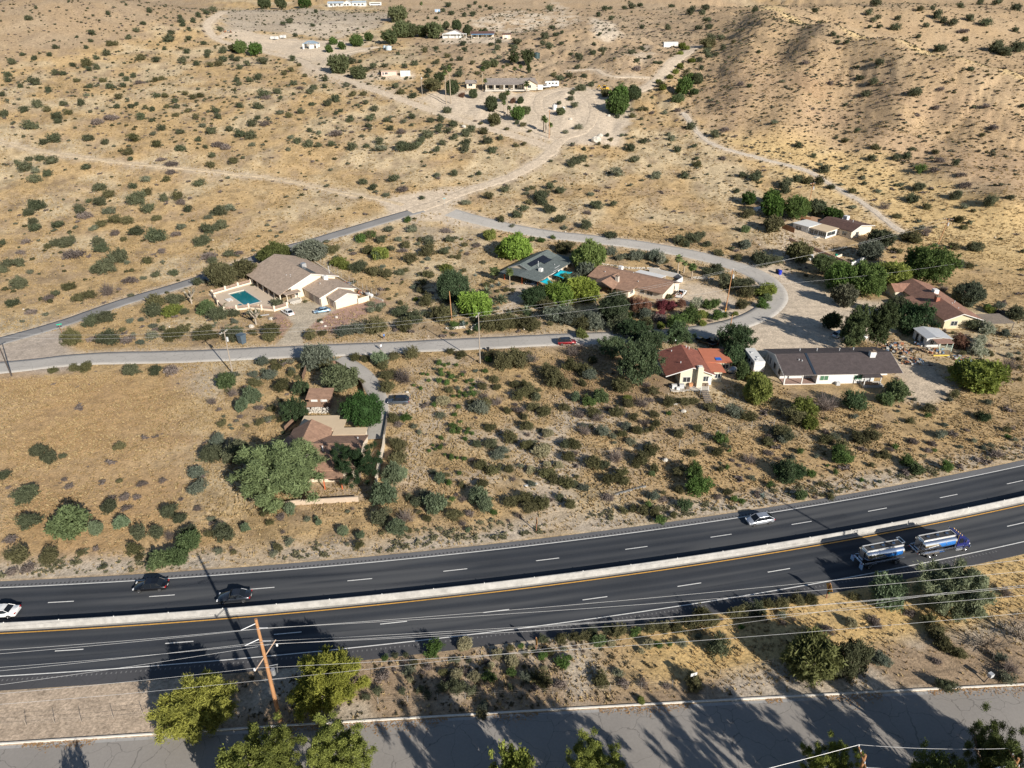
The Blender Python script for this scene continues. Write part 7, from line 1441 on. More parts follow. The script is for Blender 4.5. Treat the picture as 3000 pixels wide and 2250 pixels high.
def loft_body(secs, n=12):
    """stations (x, half width, z low, z high, rounding) -> closed rounded shell rings"""
    R = []
    for x, w, z0, z1, rd in secs:
        ring = [(x, -w * .92, z0), (x, -w, z0 + (z1 - z0) * .25), (x, -w, z0 + (z1 - z0) * .55), (x, -w * (1 - .06 * rd), z1 - (z1 - z0) * .16), (x, -w * (1 - .22 * rd), z1)]
        R.append(ring + [(x, -y, z) for (_, y, z) in ring[::-1]])
    return R
STY = {  # length, width, height; lower body profile (x fraction from nose, top z), cabin base & roof x fractions
 'sedan': (4.75, 1.84, 1.44, .64, [(0, .60), (.03, .70), (.27, .88), (.5, .92), (.8, .94), (.97, .88), (1, .72)], (.26, .37, .74, .88)),
 'coupe': (4.7, 1.88, 1.36, .66, [(0, .58), (.03, .70), (.32, .90), (.55, .93), (.8, .98), (.97, .92), (1, .74)], (.33, .44, .69, .85)),
 'hatch': (4.5, 1.76, 1.50, .64, [(0, .62), (.03, .72), (.2, .93), (.5, .97), (.8, 1.02), (.97, 1.02), (1, .80)], (.18, .37, .78, .97)),
 'suv': (4.65, 1.86, 1.66, .70, [(0, .66), (.03, .84), (.25, 1.02), (.5, 1.05), (.8, 1.08), (.97, 1.05), (1, .80)], (.25, .37, .86, .985)),
 'wagon': (4.7, 1.84, 1.5, .66, [(0, .6), (.03, .74), (.27, .92), (.5, .95), (.8, .98), (.97, .98), (1, .76)], (.27, .40, .86, .985))}
def car(style, t, x, y, head, pm, label, p=None, roof=None, cat='car', group=None, L=None):
    """nose along local +x"""
    l, w, h, wr, prof, (c0, c1, c2, c3) = STY[style]; l = L or l; wr *= .5
    p = p or Q(t, x, y)
    zz = hz(*p) if hw_off(*p) > 10.5 or hw_off(*p) < -9.6 else .02
    zz = max(zz, float(base(*p)) + .05) if road_dist(np.array([p[0]]), np.array([p[1]]))[0] < 0 else zz
    root = empty('car' if cat == 'car' else cat.replace(' ', '_'), p[0], p[1], zz, head, label, cat, group)
    X = lambda f: l * (.5 - f)
    secs = []
    for f, zt in prof:
        ww = w / 2 * (.80 if f in (0, 1) else (.92 if f in (.03, .97) else 1.0)); secs.append((X(f), ww, .28 if 0 < f < 1 else .36, zt, 1.0))
    MB().loft(loft_body(secs)).obj('body', pm, root, smooth=True)
    zb = [zt for f, zt in prof if f >= .2][0]; zb2 = [zt for f, zt in prof if f <= .97][-1]
    g = MB(); g.loft([[(X(c0), -w * .43, zb - .06), (X(c0), w * .43, zb - .06), (X(c0) - .02, w * .42, zb - .02), (X(c0) - .02, -w * .42, zb - .02)],
                      [(X(c1), -w * .45, zb - .06), (X(c1), w * .45, zb - .06), (X(c1), w * .345, h - .04), (X(c1), -w * .345, h - .04)],
                      [(X((c1 + c2) / 2), -w * .455, zb - .06), (X((c1 + c2) / 2), w * .455, zb - .06), (X((c1 + c2) / 2), w * .355, h - .01), (X((c1 + c2) / 2), -w * .355, h - .01)],
                      [(X(c2), -w * .45, zb2 - .06), (X(c2), w * .45, zb2 - .06), (X(c2), w * .335, h - .05), (X(c2), -w * .335, h - .05)],
                      [(X(c3), -w * .42, zb2 - .06), (X(c3), w * .42, zb2 - .06), (X(c3) + .01, w * .40, zb2), (X(c3) + .01, -w * .40, zb2)]]).obj('window', CGL, root)
    rf = MB(); xm = X((c1 + c2) / 2)
    rf.loft([[(X(c1) - .02, -w * .35, h - .035), (X(c1) - .02, w * .35, h - .035), (X(c1) - .02, w * .33, h + .0), (X(c1) - .02, -w * .33, h + .0)], [(xm, -w * .362, h - .03), (xm, w * .362, h - .03), (xm, w * .34, h + .035), (xm, -w * .34, h + .035)], [(X(c2) + .02, -w * .34, h - .045), (X(c2) + .02, w * .34, h - .045), (X(c2) + .02, w * .32, h - .01), (X(c2) + .02, -w * .32, h - .01)]])
    for s in (-1, 1):   # pillars beside the glass
        for fa, fb, za, zt in ((c0, c1, zb, h), (c3, c2, zb2, h), ((c1 + c2) / 2 + .01, (c1 + c2) / 2, zb, h)):
            rf.tube((X(fa), s * w * (.425 if fa in (c0, c3) else .452), za - .02), (X(fb), s * w * .35, zt - .02), .04, .035, 5)
    rf.obj('roof', roof or pm, root, smooth=False)
    for f in (.19, .80):
        for s in (-1, 1): wheel(root, X(f), s * (w / 2 + .01), wr)
    for s in (-1, 1):
        MB().box(X(.035), X(.0) + .01, s * w * .36 - .17, s * w * .36 + .17, .58, .70).obj('headlight', LMP, root); MB().box(X(1.0) - .012, X(.97), s * w * .37 - .16, s * w * .37 + .16, .68, .82).obj('tail_light', TLP, root)
        MB().box(X(c0 + .05), X(c0 + .03), s * w * .5, s * (w * .5 + .17), zb, zb + .13).obj('mirror', pm, root)
    MB().box(X(1.0) - .02, X(1.0), -.22, .22, .5, .62).obj('number_plate', WHT, root); return root
def hw_head(p): return math.atan2(p[0] - HW_C[0], 0) if False else math.asin((p[0] - HW_C[0]) / HW_R)
def on_hw(off, u, v):
    p = ray_z(u, v, .4); a = math.atan2(p[0] - HW_C[0], HW_C[1] - p[1]); return hw_pt(off, a), a
for sty, off, (u, v), pm, lab in [('coupe', 3.6, (8, 1790), paint('white', (.78, .78, .77), 0), 'white coupe at the left edge of the far highway carriageway'), ('sedan', 7.2, (449, 1708), paint('black', (.008, .008, .010), .3), 'black sedan in the outer lane of the far highway carriageway'),
                                  ('coupe', 3.7, (690, 1745), paint('charcoal', (.035, .04, .05), .5), 'charcoal grey coupe in the lane beside the median barrier'), ('hatch', 7.2, (2226, 1525), paint('silver', (.52, .55, .60), .6), 'silver blue hatchback driving under the pole shadow')]:
    p, a = on_hw(off, u, v); car(sty, None, 0, 0, a + math.pi, pm, lab, p=p)
car('sedan', 'Y1', 1085, 995, DG2(133), paint('white', (0, 0, 0), 0), 'white sedan with sunroof parked by the pool house steps')
car('sedan', 'Y1', 1455, 975, DG2(201), paint('light blue', (.27, .42, .56), .5), 'light blue sedan parked in front of the tan house garages')
car('suv', 'X7', 190, 500, DG2(180), paint('steel grey', (.10, .12, .15), .5), 'steel grey crossover parked beside the concrete driveway', roof=paint('black', (0, 0, 0), .3))
car('suv', 'Y3', 1375, 1585, DG2(4), paint('deep red', (.22, .012, .016), .4), 'red crossover with black roof driving along the street', roof=paint('black', (0, 0, 0), .3))
car('sedan', 'Y4', 1160, 1180, DG2(5), paint('silver', (0, 0, 0)), 'silver car under the trees behind the red roof'); car('hatch', 'Y3', 920, 815, DG2(150), paint('dark blue', (.03, .05, .09), .4), 'dark car under the green carport roof')
car('sedan', 'Y5', 660, 705, DG2(70), paint('white', (0, 0, 0), 0), 'white sedan parked under the olive tree at the desert house'); car('sedan', 'Y7', 860, 530, DG2(8), paint('white', (0, 0, 0), 0), 'white car parked behind the two pines'); car('wagon', 'Y7', 720, 510, DG2(30), paint('pale blue', (.45, .55, .62), .3), 'pale car in the shade left of the two pines')
car('wagon', 'Y5', 1400, 1010, DG2(200), paint('silver', (0, 0, 0)), 'silver car in the shade of the ranch house carport')
def pickup(t, x, y, head, pm, label, load=False, cover=None, L=5.8):
    p = Q(t, x, y); root = empty('pickup_truck', p[0], p[1], max(hz(*p), float(base(*p)) + .04), head, label, 'pickup truck'); w = 1.95
    MB().loft(loft_body([(L * .5, .78, .5, .8, 1), (L * .47, .92, .42, .98, 1), (L * .2, .97, .42, 1.12, 1), (-.12 * L, .97, .42, 1.12, 1)])).obj('body', pm, root, smooth=True)
    m = MB(); x0, x1 = -L * .5, -.12 * L - .005
    m.box(x0, x1, -.97, .97, .48, .66).box(x0, x1, -.97, -.88, .66, 1.15).box(x0, x1, .88, .97, .66, 1.15).box(x0, x0 + .08, -.88, .88, .66, 1.13).box(x1 - .06, x1, -.88, .88, .66, 1.15); m.obj('cargo_bed', pm, root)
    MB().loft([[(L * .24, -.86, 1.08), (L * .24, .86, 1.08), (L * .23, .84, 1.12), (L * .23, -.84, 1.12)], [(L * .12, -.88, 1.08), (L * .12, .88, 1.08), (L * .11, .70, 1.72), (L * .11, -.70, 1.72)], [(-L * .09, -.88, 1.08), (-L * .09, .88, 1.08), (-L * .085, .70, 1.74), (-L * .085, -.70, 1.74)], [(-L * .118, -.86, 1.08), (-L * .118, .86, 1.08), (-L * .11, .8, 1.14), (-L * .11, -.8, 1.14)]]).obj('window', CGL, root)
    r = MB().box(-L * .085, L * .11, -.70, .70, 1.725, 1.80)
    for s in (-1, 1):
        for a, b in ((L * .235, L * .11), (-L * .115, -L * .085), (.02, .02)): r.tube((a, s * .86, 1.1), (b, s * .7, 1.74), .05, .05, 5)
    r.obj('roof', pm, root)
    for fx in (.31, -.30):
        for s in (-1, 1): wheel(root, L * fx, s * .98, .38, .26)
    for s in (-1, 1): MB().box(L * .47, L * .5 + .01, s * .66 - .16, s * .66 + .16, .68, .86).obj('headlight', LMP, root); MB().box(x0 - .012, x0 + .02, s * .86 - .09, s * .86 + .09, .7, 1.05).obj('tail_light', TLP, root)
    if load:
        rr = random.Random(3)
        for nm, mt_ in (('junk brown', None), ('junk white', None), ('junk black', None), ('junk rust', None)):
            m = MB(); [m.box(a - .2, a + .2, b - .15, b + .15, .7, .9 + rr.random() * .5, rr.random() * 3, (a, b)) for a, b in [(rr.uniform(x0 + .3, x1 - .3), rr.uniform(-.6, .6)) for _ in range(7)]]; m.obj('load', MATS[nm], root)
    return root
pickup('Y4', 1272, 690, DG2(60), paint('white', (0, 0, 0), 0), 'white pickup with a junk filled bed beside the brown roofed house', True, L=5.4); pickup('Y5', 790, 725, DG2(15), paint('pale grey', (.40, .43, .45), .3), 'pale grey pickup under the tree by the yard wall')
pickup('Y6', 985, 400, DG2(125), paint('black', (0, 0, 0), .3), 'black pickup parked behind the red roof'); pickup('Z3', 1560, 962, DG2(185), paint('white', (0, 0, 0), 0), 'white pickup nearest the palm at the tile roofed house'); pickup('Z3', 1650, 950, DG2(185), paint('white', (0, 0, 0), 0), 'white truck between the pickup and the motorhome')
def motorhome(t, x, y, head, L, label, name='motorhome', p=None, over=True):
    p = p or Q(t, x, y); root = empty(name, p[0], p[1], max(hz(*p), float(base(*p))), head, label, name.replace('_', ' '))
    P = [(-L / 2, .55), (L / 2 - (1.6 if over else 0), .55), (L / 2 - (1.6 if over else 0), 2.1), (L / 2 - (.5 if over else .12), 2.2), (L / 2 - (.5 if over else .04), 3.0), (L / 2 - .9, 3.15), (-L / 2, 3.15)]
    if not over: P = [(-L / 2, .55), (L / 2, .55), (L / 2 - .05, 3.0), (L / 2 - .2, 3.15), (-L / 2 + .1, 3.15), (-L / 2, 3.0)]
    MB().extrude([(a, b) for a, b in P], -1.25, 1.25, 'y').obj('body', WHT, root, bevel=.05)
    if over: MB().loft(loft_body([(L / 2 + .3, .85, .5, 1.1, 1), (L / 2 - .6, 1.0, .45, 1.35, 1), (L / 2 - 1.58, 1.05, .45, 2.0, 1)])).obj('cab', WHT, root, smooth=True); MB().loft([[(L / 2 - .58, -.85, 1.35), (L / 2 - .58, .85, 1.35), (L / 2 - .62, .8, 1.4), (L / 2 - .62, -.8, 1.4)], [(L / 2 - 1.3, -1.0, 1.35), (L / 2 - 1.3, 1.0, 1.35), (L / 2 - 1.3, .85, 2.08), (L / 2 - 1.3, -.85, 2.08)]]).obj('windscreen', CGL, root)
    for s in (-1, 1):
        m = MB(); y = s * 1.252
        for a in (-.32, -.08, .14): m.box(L * a - .5, L * a + .5, min(y, y + s * .02), max(y, y + s * .02), 1.75, 2.45)
        m.obj('window', CGL, root); MB().box(-L * .48, L * .3, min(y, y + s * .012), max(y, y + s * .012), 1.15, 1.35).obj('stripe', GREYM, root)
        for f in ((.36, -.22) if over else (-.08, .06)): wheel(root, L * f, s * 1.2, .4, .3)
    m = MB(); [m.box(a - .3, a + .3, b - .25, b + .25, 3.15, 3.32) for a, b in ((L * .15, .3), (-L * .2, -.2), (-L * .36, .4))]; m.obj('roof_hatch', GREYM, root)
    y = -L / 2 - .012; MB().box(y, y + .01, -.9, .9, 2.2, 2.32).box(y, y + .01, -.3, .3, .62, .8).box(y, y + .01, -1.15, 1.15, 1.1, 1.16).obj('rear_trim', GREYM, root)
    for s in (-1, 1): MB().box(y - .01, y + .01, s * 1.05 - .1, s * 1.05 + .1, .75, 1.0).obj('tail_light', TLP, root)
    MB().box(-L / 2, L / 2 - .3, -.9, .9, .3, .56).obj('chassis', DARKW, root); return root
motorhome('Z3', 1715, 940, DG2(184), 8.4, 'white motorhome right of the tile roofed house')
motorhome(None, 0, 0, math.pi / 2 + .03, 7.6, 'white travel trailer between the red roofed and dark roofed houses', 'travel_trailer', p=(56.5, 148.3), over=False)
# yellow excavator
def excavator():
    p = Q('Z4', 540, 842); root = empty('excavator', p[0], p[1], hz(*p), .05, 'yellow backhoe loader parked beside the driveway loop', 'excavator'); YL = mat('machine yellow', (.62, .36, .03), .5, .1)
    MB().box(-2.0, 2.2, -.8, .8, .7, 1.5).box(.6, 2.3, -.6, .6, 1.5, 1.9).obj('body', YL, root, bevel=.05); MB().box(-.9, .6, -.75, .75, 1.51, 2.75).obj('cab', CGL, root); MB().box(-1.0, .7, -.85, .85, 2.76, 2.9).obj('roof', YL, root)
    for x, r in ((1.5, .5), (-1.1, .8)):
        for s in (-1, 1): wheel(root, x, s * 1.05, r, .4, rim=YL)
    MB().tube((-2.0, 0, 1.3), (-3.1, 0, 3.2), .17, .14, 6).tube((-3.1, 0, 3.2), (-4.2, 0, 1.5), .14, .1, 6).obj('boom', YL, root); MB().extrude([(-4.6, .5), (-3.9, .4), (-3.8, 1.3), (-4.3, 1.6)], -.35, .35, 'y').obj('bucket', DARKW, root); MB().tube((1.2, -.7, 1.2), (3.0, -.7, .8), .1, .1, 6).tube((1.2, .7, 1.2), (3.0, .7, .8), .1, .1, 6).obj('loader_arm', YL, root); MB().extrude([(3.0, .2), (3.9, .2), (3.2, 1.0), (3.0, 1.0)], -1.1, 1.1, 'y').obj('loader_bucket', YL, root)
excavator()
# tanker truck with drawbar trailer
def tanker():
    a0_ = math.atan2(61.0 - HW_C[0], HW_C[1] - 82.0); p = hw_pt(-5.35, a0_); H_ = math.atan2(3.75, 16.4)
    BLU = paint('royal blue', (.012, .02, .16), .3); SKYB = mat('bright blue vinyl', (.012, .13, .42), .25, .05, coat=.6); PALE = mat('pale blue flap', (.30, .45, .68), .7, .05); WB = mat('white vinyl', (.72, .76, .80), .35, .05)
    def elli(x0, x1, zc, ry, rz, n=36, a0=0, a1=6.2832, k=1.0): return [[(x, -ry * k * math.cos(a), zc + rz * k * math.sin(a)) for a in np.linspace(a0, a1, n, endpoint=(a1 - a0 < 6.2))] for x in (x0, x1)]
    def tankbody(root, x0, x1, zc=2.12, ry=1.2, rz=.95):
        secs = []
        for x, q in ((x0 - .22, .35), (x0 - .17, .72), (x0 - .06, .95), (x0, 1), (x1, 1), (x1 + .06, .95), (x1 + .17, .72), (x1 + .22, .35)): secs.append([(x, ry * q * math.cos(a), zc + rz * q * math.sin(a)) for a in np.linspace(0, 6.283, 40, endpoint=False)])
        t = MB().loft(secs).obj('tank', CHR, root, smooth=True)
        for s in (-1, 1):
            m = MB(); L = x1 - x0
            for i in range(14):                              # swept blue panel, slanting at its rear end
                pass
            n = 10; aa = np.linspace(-.62, .42, n)
            ring0 = [(x0 + L * (.50 - .16 * (i / (n - 1)) ** 2 + .05), s * (ry + .006) * math.cos(a), zc + (rz + .006) * math.sin(a)) for i, a in enumerate(aa)]
            ring1 = [(x1 - .25, s * (ry + .006) * math.cos(a), zc + (rz + .006) * math.sin(a)) for a in aa]
            k = len(m.v); m.add(ring0 + ring1, [(i, i + 1, n + i + 1, n + i) for i in range(n - 1)]); m.obj('blue_panel', SKYB, t, smooth=True)
            m = MB(); aa = np.linspace(-.5, .1, n); r = random.Random(4)
            for q in range(7):
                xa = x0 + L * (.10 + .045 * q); b = -.12 + .03 * q
                m.add([(xa + d, s * (ry + .008) * math.cos(b + e), zc + (rz + .008) * math.sin(b + e)) for d, e in ((0, 0), (.2, .03), (.23, .16), (.03, .12))], [(0, 1, 2, 3)])
            m.obj('white_lettering', WB, t)
        for f in (.0, .33, .66, 1.0):
            xr = x0 + (x1 - x0) * f
            o = MB(); o.loft([[(xr - .03, (ry + .012) * math.cos(a), zc + (rz + .012) * math.sin(a)) for a in np.linspace(0, 6.283, 40, endpoint=False)], [(xr + .03, (ry + .012) * math.cos(a), zc + (rz + .012) * math.sin(a)) for a in np.linspace(0, 6.283, 40, endpoint=False)]], cap=False); o.obj('band', CHR, t, smooth=True)
        m = MB().box(x0 - .1, x1 + .1, -.66, -.56, zc + rz - .16, zc + rz + .12).box(x0 - .1, x1 + .1, .56, .66, zc + rz - .16, zc + rz + .12).box(x0 - .12, x0 - .02, -.66, .66, zc + rz - .1, zc + rz + .12).box(x1 + .02, x1 + .12, -.66, .66, zc + rz - .1, zc + rz + .12); m.obj('coaming', mat('bright aluminium rail', (.80, .80, .79), .35, .05, metal=.5), t)
        MB().box(x0, x1, -.55, .55, zc + rz - .06, zc + rz + .03).obj('walkway', mat('dark grip walkway', (.035, .036, .038), .9), t)
        for f in (.2, .5, .8): MB().tube((x0 + (x1 - x0) * f, 0, zc + rz), (x0 + (x1 - x0) * f, 0, zc + rz + .16), .26, .24, 14).tube((x0 + (x1 - x0) * f + .3, .2, zc + rz), (x0 + (x1 - x0) * f + .3, .2, zc + rz + .2), .08, .08, 8).obj('manhole', CHR, t)
    def rails(root, x0, x1):
        MB().box(x0, x1, -.5, -.32, .85, 1.12).box(x0, x1, .32, .5, .85, 1.12).obj('chassis', DARKW, root); MB().box(x0 + .1, x1 - .1, -1.2, -1.08, 1.0, 1.22).box(x0 + .1, x1 - .1, 1.08, 1.2, 1.0, 1.22).obj('side_rail', CHR, root); MB().box(x0 + .6, x0 + 2.2, -1.15, -.55, .72, 1.0).box(x0 + .6, x0 + 2.2, .55, 1.15, .72, 1.0).obj('hose_box', CHR, root)
    def axle(root, x):
        for s in (-1, 1):
            wheel(root, x, s * 1.24, .50, .62, rim=CHR)
    c, s_ = math.cos(H_), math.sin(H_)
    T = empty('tanker_truck', p[0] + c * 5.2, p[1] + s_ * 5.2, .02, H_, 'polished tanker truck with dark blue cab on the near highway carriageway', 'tanker truck')
    rails(T, -4.1, 4.6); tankbody(T, -3.5, 2.1); [axle(T, x) for x in (-2.35, -1.05, 4.15)]
    MB().loft(loft_body([(5.05, .75, .62, 1.5, .8), (4.85, .95, .55, 1.75, .8), (3.75, 1.0, .6, 1.95, .8)])).obj('hood', BLU, T, smooth=True); MB().loft([[(3.78, -1.12, .75), (3.78, 1.12, .75), (3.72, 1.1, 1.95), (3.72, -1.1, 1.95)], [(3.72, -1.14, .75), (3.72, 1.14, .75), (3.3, 1.02, 2.95), (3.3, -1.02, 2.95)], [(2.4, -1.14, .75), (2.4, 1.14, .75), (2.45, 1.02, 3.12), (2.45, -1.02, 3.12)]]).obj('cab', BLU, T, bevel=.04)
    MB().add([(3.745, -.95, 2.02), (3.745, .95, 2.02), (3.36, .9, 2.82), (3.36, -.9, 2.82)], [(0, 1, 2, 3)]).obj('windscreen', CGL, T)
    for s in (-1, 1):
        MB().add([(3.45, s * 1.135, 1.75), (2.65, s * 1.135, 1.75), (2.7, s * 1.075, 2.62), (3.2, s * 1.075, 2.62)], [(0, 1, 2, 3)]).obj('side_window', CGL, T); MB().box(2.2, 3.5, s * 1.16 - .18, s * 1.16 + .16, .45, .95).obj('fuel_tank', CHR, T, bevel=.06); MB().tube((2.25, s * 1.0, .9), (2.25, s * 1.0, 3.5), .09, .09, 10).obj('exhaust_stack', CHR, T); MB().box(3.55, 3.65, s * 1.3 - .1, s * 1.3 + .1, 1.9, 2.5).obj('mirror', CHR, T)
        MB().loft([[(4.15 + .68 * math.cos(a), s * 1.28, .5 + .68 * math.sin(a)), (4.15 + .68 * math.cos(a), s * .9, .5 + .68 * math.sin(a)), (4.15 + .58 * math.cos(a), s * .9, .5 + .58 * math.sin(a)), (4.15 + .58 * math.cos(a), s * 1.28, .5 + .58 * math.sin(a))] for a in np.linspace(.15, 3.0, 10)]).obj('fender', BLU, T); MB().box(4.9, 5.02, s * .82 - .15, s * .82 + .15, 1.0, 1.2).obj('headlight', LMP, T)
        MB().box(-3.35, -.1, s * 1.22 - .35, s * 1.22 + .06, 1.08, 1.13).obj('rear_fender', CHR, T)
    MB().box(5.0, 5.16, -1.15, 1.15, .45, .8).obj('bumper', CHR, T); m = MB(); [m.box(3.0, 3.12, v - .07, v + .07, 3.02, 3.13) for v in (-.8, -.4, 0, .4, .8)]; m.obj('roof_lights', mat('amber marker', (.75, .5, .2), .3), T); MB().box(5.06, 5.09, -.5, .5, .95, 1.5).obj('grille', CHR, T)
    MB().box(-4.3, -4.1, -1.1, 1.1, .9, 1.1).box(-3.95, -3.85, -.5, .5, 1.2, 2.9).obj('rear_ladder', CHR, T); [MB().box(-4.34, -4.3, q - .1, q + .1, .93, 1.07).obj('tail_light', TLP, T) for q in (-.9, .9)]
    q_ = (p[0] - c * 5.05, p[1] - s_ * 5.05)
    R_ = empty('tanker_trailer', q_[0], q_[1], .02, H_, 'polished tank trailer with pale blue mud flaps pulled behind the tanker truck', 'trailer'); rails(R_, -3.6, 3.4); tankbody(R_, -3.1, 3.0); [axle(R_, x) for x in (-2.55, 2.1)]
    MB().box(3.3, 5.9, -.09, .09, .72, .86).obj('drawbar', DARKW, R_); [MB().box(-4.0, -3.9, s * 1.0 - .33, s * 1.0 + .33, .25, 1.05).obj('mud_flap', PALE, R_) for s in (-1, 1)]; MB().box(-3.9, -3.6, -1.1, 1.1, 1.0, 1.15).box(-3.5, -3.4, -.45, .45, 1.2, 2.9).obj('rear_frame', CHR, R_); MB().path([(3.15, -.6, 3.1), (3.15, -.6, 3.65), (3.15, .6, 3.65), (3.15, .6, 3.1)], .04).path([(2.6, -.6, 3.1), (2.6, -.6, 3.65), (2.6, .6, 3.65), (2.6, .6, 3.1)], .04).path([(3.15, .6, 3.65), (2.6, .6, 3.65)], .04).path([(3.15, -.6, 3.65), (2.6, -.6, 3.65)], .04).obj('hoop_rail', CHR, R_); [MB().box(-3.93, -3.905, q - .1, q + .1, 1.03, 1.12).obj('tail_light', TLP, R_) for q in (-.9, .9)]
tanker()

# ------------------------------------------------------------------ poles and wires
POLEW = mat('weathered pole wood', (.30, .255, .21), .95, .25, 2, stretch=(6, 6, .6)); POLEB = mat('reddish pole wood', (.36, .185, .085), .9, .3, 1.5, stretch=(6, 6, .6)); INSUL = mat('pale insulator', (.70, .72, .74), .35, .05)
WIRE = mat('bare aluminium wire', (.62, .62, .62), .45, .05, metal=.3); POLES = {}
def pole(key, base_, top, h, mt, label, arm=0, armrot=0.0, armz=.5, transformer=False, arms2=False, r=.17, z=None):
    """base ground point, lean as (dx, dy) at the top"""
    p = base_; z0 = hz(*p) if z is None else z; root = empty('power_pole', p[0], p[1], z0, 0, label, 'power pole'); tx, ty = top
    MB().tube((0, 0, -.4), (tx, ty, h), r, r * .62, 10).obj('pole', mt, root, smooth=True); A_ = []
    f = lambda zz: Vector((tx * zz / h, ty * zz / h, zz))
    c, s = math.cos(armrot), math.sin(armrot)
    if arm:
        for zz in ([h - armz] + ([h - armz - 1.3] if arms2 else [])):
            o = f(zz); MB().box(-arm, arm, -.06, .06, -.07, .07).obj('crossarm', mt, root).matrix_local = Matrix.Translation(o + Vector((-s * .2, c * .2, 0))) @ Matrix.Rotation(armrot, 4, 'Z')
            for q in (-.95, -.5, .5, .95):
                e = o + Vector((c * arm * q - s * .2, s * arm * q + c * .2, .07)); MB().tube(e, e + Vector((0, 0, .22)), .06, .05, 7).obj('insulator', INSUL, root); A_.append(Vector((p[0], p[1], z0)) + e + Vector((0, 0, .22)))
    if transformer: o = f(h - 1.9); MB().tube(o + Vector((.42, -.1, -.5)), o + Vector((.42, -.1, .45)), .26, .26, 12).tube(o + Vector((.42, -.1, .45)), o + Vector((.42, -.1, .58)), .2, .1, 12).obj('transformer', GREYM, root)
    POLES[key] = (root, A_, Vector((p[0], p[1], z0)) + f(h)); return root
wires = []
def wire(a, b, sag, label, r=.014, n=14):
    a, b = Vector(a), Vector(b); P = []
    for i in range(n + 1): f = i / n; P.append(a.lerp(b, f) - Vector((0, 0, sag * 4 * f * (1 - f))))
    m = MB(); o0 = a.copy(); m.path([q - o0 for q in P], r, 5); o = m.obj('wire', WIRE, None); o.location = o0; tag(o, label, 'wire'); return o
# street line
B1 = ray_z(*px('Y1', 485, 1640), 0); pole('street_b', B1, (.1, .2), 10.7, POLEW, 'grey street pole with transformer beside the grey green weeds left of the garden shed', 1.2, 1.2, .3, True)
B2 = ray_z(1406.7, 1064.4, 0); pole('street_c', B2, (.0, .1), 12.6, POLEW, 'grey street pole standing left of the red crossover', 1.2, 1.3, .3)
B3 = Q('Y4', 1745, 890); pole('street_e', B3, (.5, .2), 12.8, POLEB, 'brown power pole with yellow bands beside the street bend', 1.1, .9, .4, True)
r_ = POLES['street_e'][0]
for z in (.6, 1.1, 1.6): MB().tube((.5 * z / 12.8, 0, z), (.5 * (z + .3) / 12.8, 0, z + .3), .185, .185, 10).obj('yellow_band', M_YE, r_)
B0 = ray_z(34.4, 1102, 0); pole('street_d', (B0[0], B0[1]), (-.6, .3), 10.5, mat('dark pole', (.06, .05, .045), .95, .2, 2), 'dark power pole at the left edge of the junction', 1.1, 1.3, .3)
pole('bare', Q('Y2', 810, 1310), (-.3, .2), 8.8, POLEB, 'bare brown pole without wires beside the lime palo verde', 0); pole('stub', Q('Y4', 1805, 1010), (.2, .1), 3.2, POLEB, 'short brown stub pole at the street corner behind the red roof', 0, r=.14)
pole('desert_f', Q('Y5', 625, 335), (.4, .2), 12.2, POLEB, 'brown pole rising above the bright green tree at the desert house', 1.2, .5, .35, True); pole('desert_g', Q('Y5', 1735, 640), (2.2, .8), 11.0, POLEB, 'leaning double armed pole above the largest green tree', 1.3, -.5, .4, True, True)
pole('far_a', Q('Z3', 1690, 1497), (.1, .1), 12.5, POLEB, 'far brown pole beside the driveway loop palms', .9, .3, .3); pole('far_b', Q('Z3', 327, 1072), (-.4, .1), 12.5, POLEW, 'far grey pole left of the two very tall palms', 1.0, .2, .3, True); pole('far_c', Q('Z2', 1157, 668), (-.6, .1), 12, POLEW, 'far pole in front of the pavilion', 1.1, .1, .3, True)
def span(k1, k2, idx, sag, lab):
    for n_, i in enumerate(idx): wire(POLES[k1][1][i], POLES[k2][1][i], sag, lab[n_ % len(lab)])
span('street_b', 'street_c', (0, 3), 1.0, ['upper wire between the transformer street pole and the next grey pole', 'lower wire between the transformer street pole and the next grey pole']); span('street_d', 'street_b', (0, 3), .9, ['far wire crossing the junction on the left', 'near wire crossing the junction on the left']); span('street_c', 'street_e', (0, 3), 1.0, ['upper wire passing the lime palo verdes', 'lower wire passing the lime palo verdes'])
wire(POLES['street_c'][2] - Vector((0, 0, 1.8)), POLES['street_e'][2] - Vector((0, 0, 5.5)), .7, 'low service wire passing over the red crossover'); span('street_e', 'desert_g', (0, 3), 1.3, ['left wire over the turning circle', 'right wire over the turning circle']); wire(POLES['street_e'][2] - Vector((0, 0, 5)), Vector((128, 196, 8)), .8, 'long service wire over the turning circle to the right')
# big pole by the highway
PA = ray_z(820.6, 2112, 0)
z_ = 0.0; dz_ = ray(749, 1813); t_ = 54.0 / dz_[1]; topz = 16.6
tA = ray_z(749, 1813, topz); pole('big', PA, (tA[0] - PA[0], tA[1] - PA[1]), topz, POLEB, 'tall reddish brown power pole with standoff insulators beside the highway', 0, r=.27, z=-.05)
rt = POLES['big'][0]; lean = Vector((tA[0] - PA[0], tA[1] - PA[1], topz)); ATT = []
def stand(zf, dx, dy, dz, lab='standoff'):
    o = lean * zf; e = o + Vector((dx, dy, dz)); MB().tube(o, e, .05, .04, 7).obj('standoff_insulator', INSUL, rt); w = Vector((PA[0], PA[1], -.05)) + e; ATT.append(w); return w
for zf, s in ((.965, -1), (.92, 1), (.825, -1), (.80, 1)): stand(zf, s * 1.25 - .1, s * .5 - .6, .12)
MB().tube(lean * .62 + Vector((-.85, -1.3, -.25)), lean * .69 + Vector((.95, 1.6, .3)), .07, .07, 6).obj('crossarm', mat('pale crossarm', (.42, .30, .22), .9), rt)
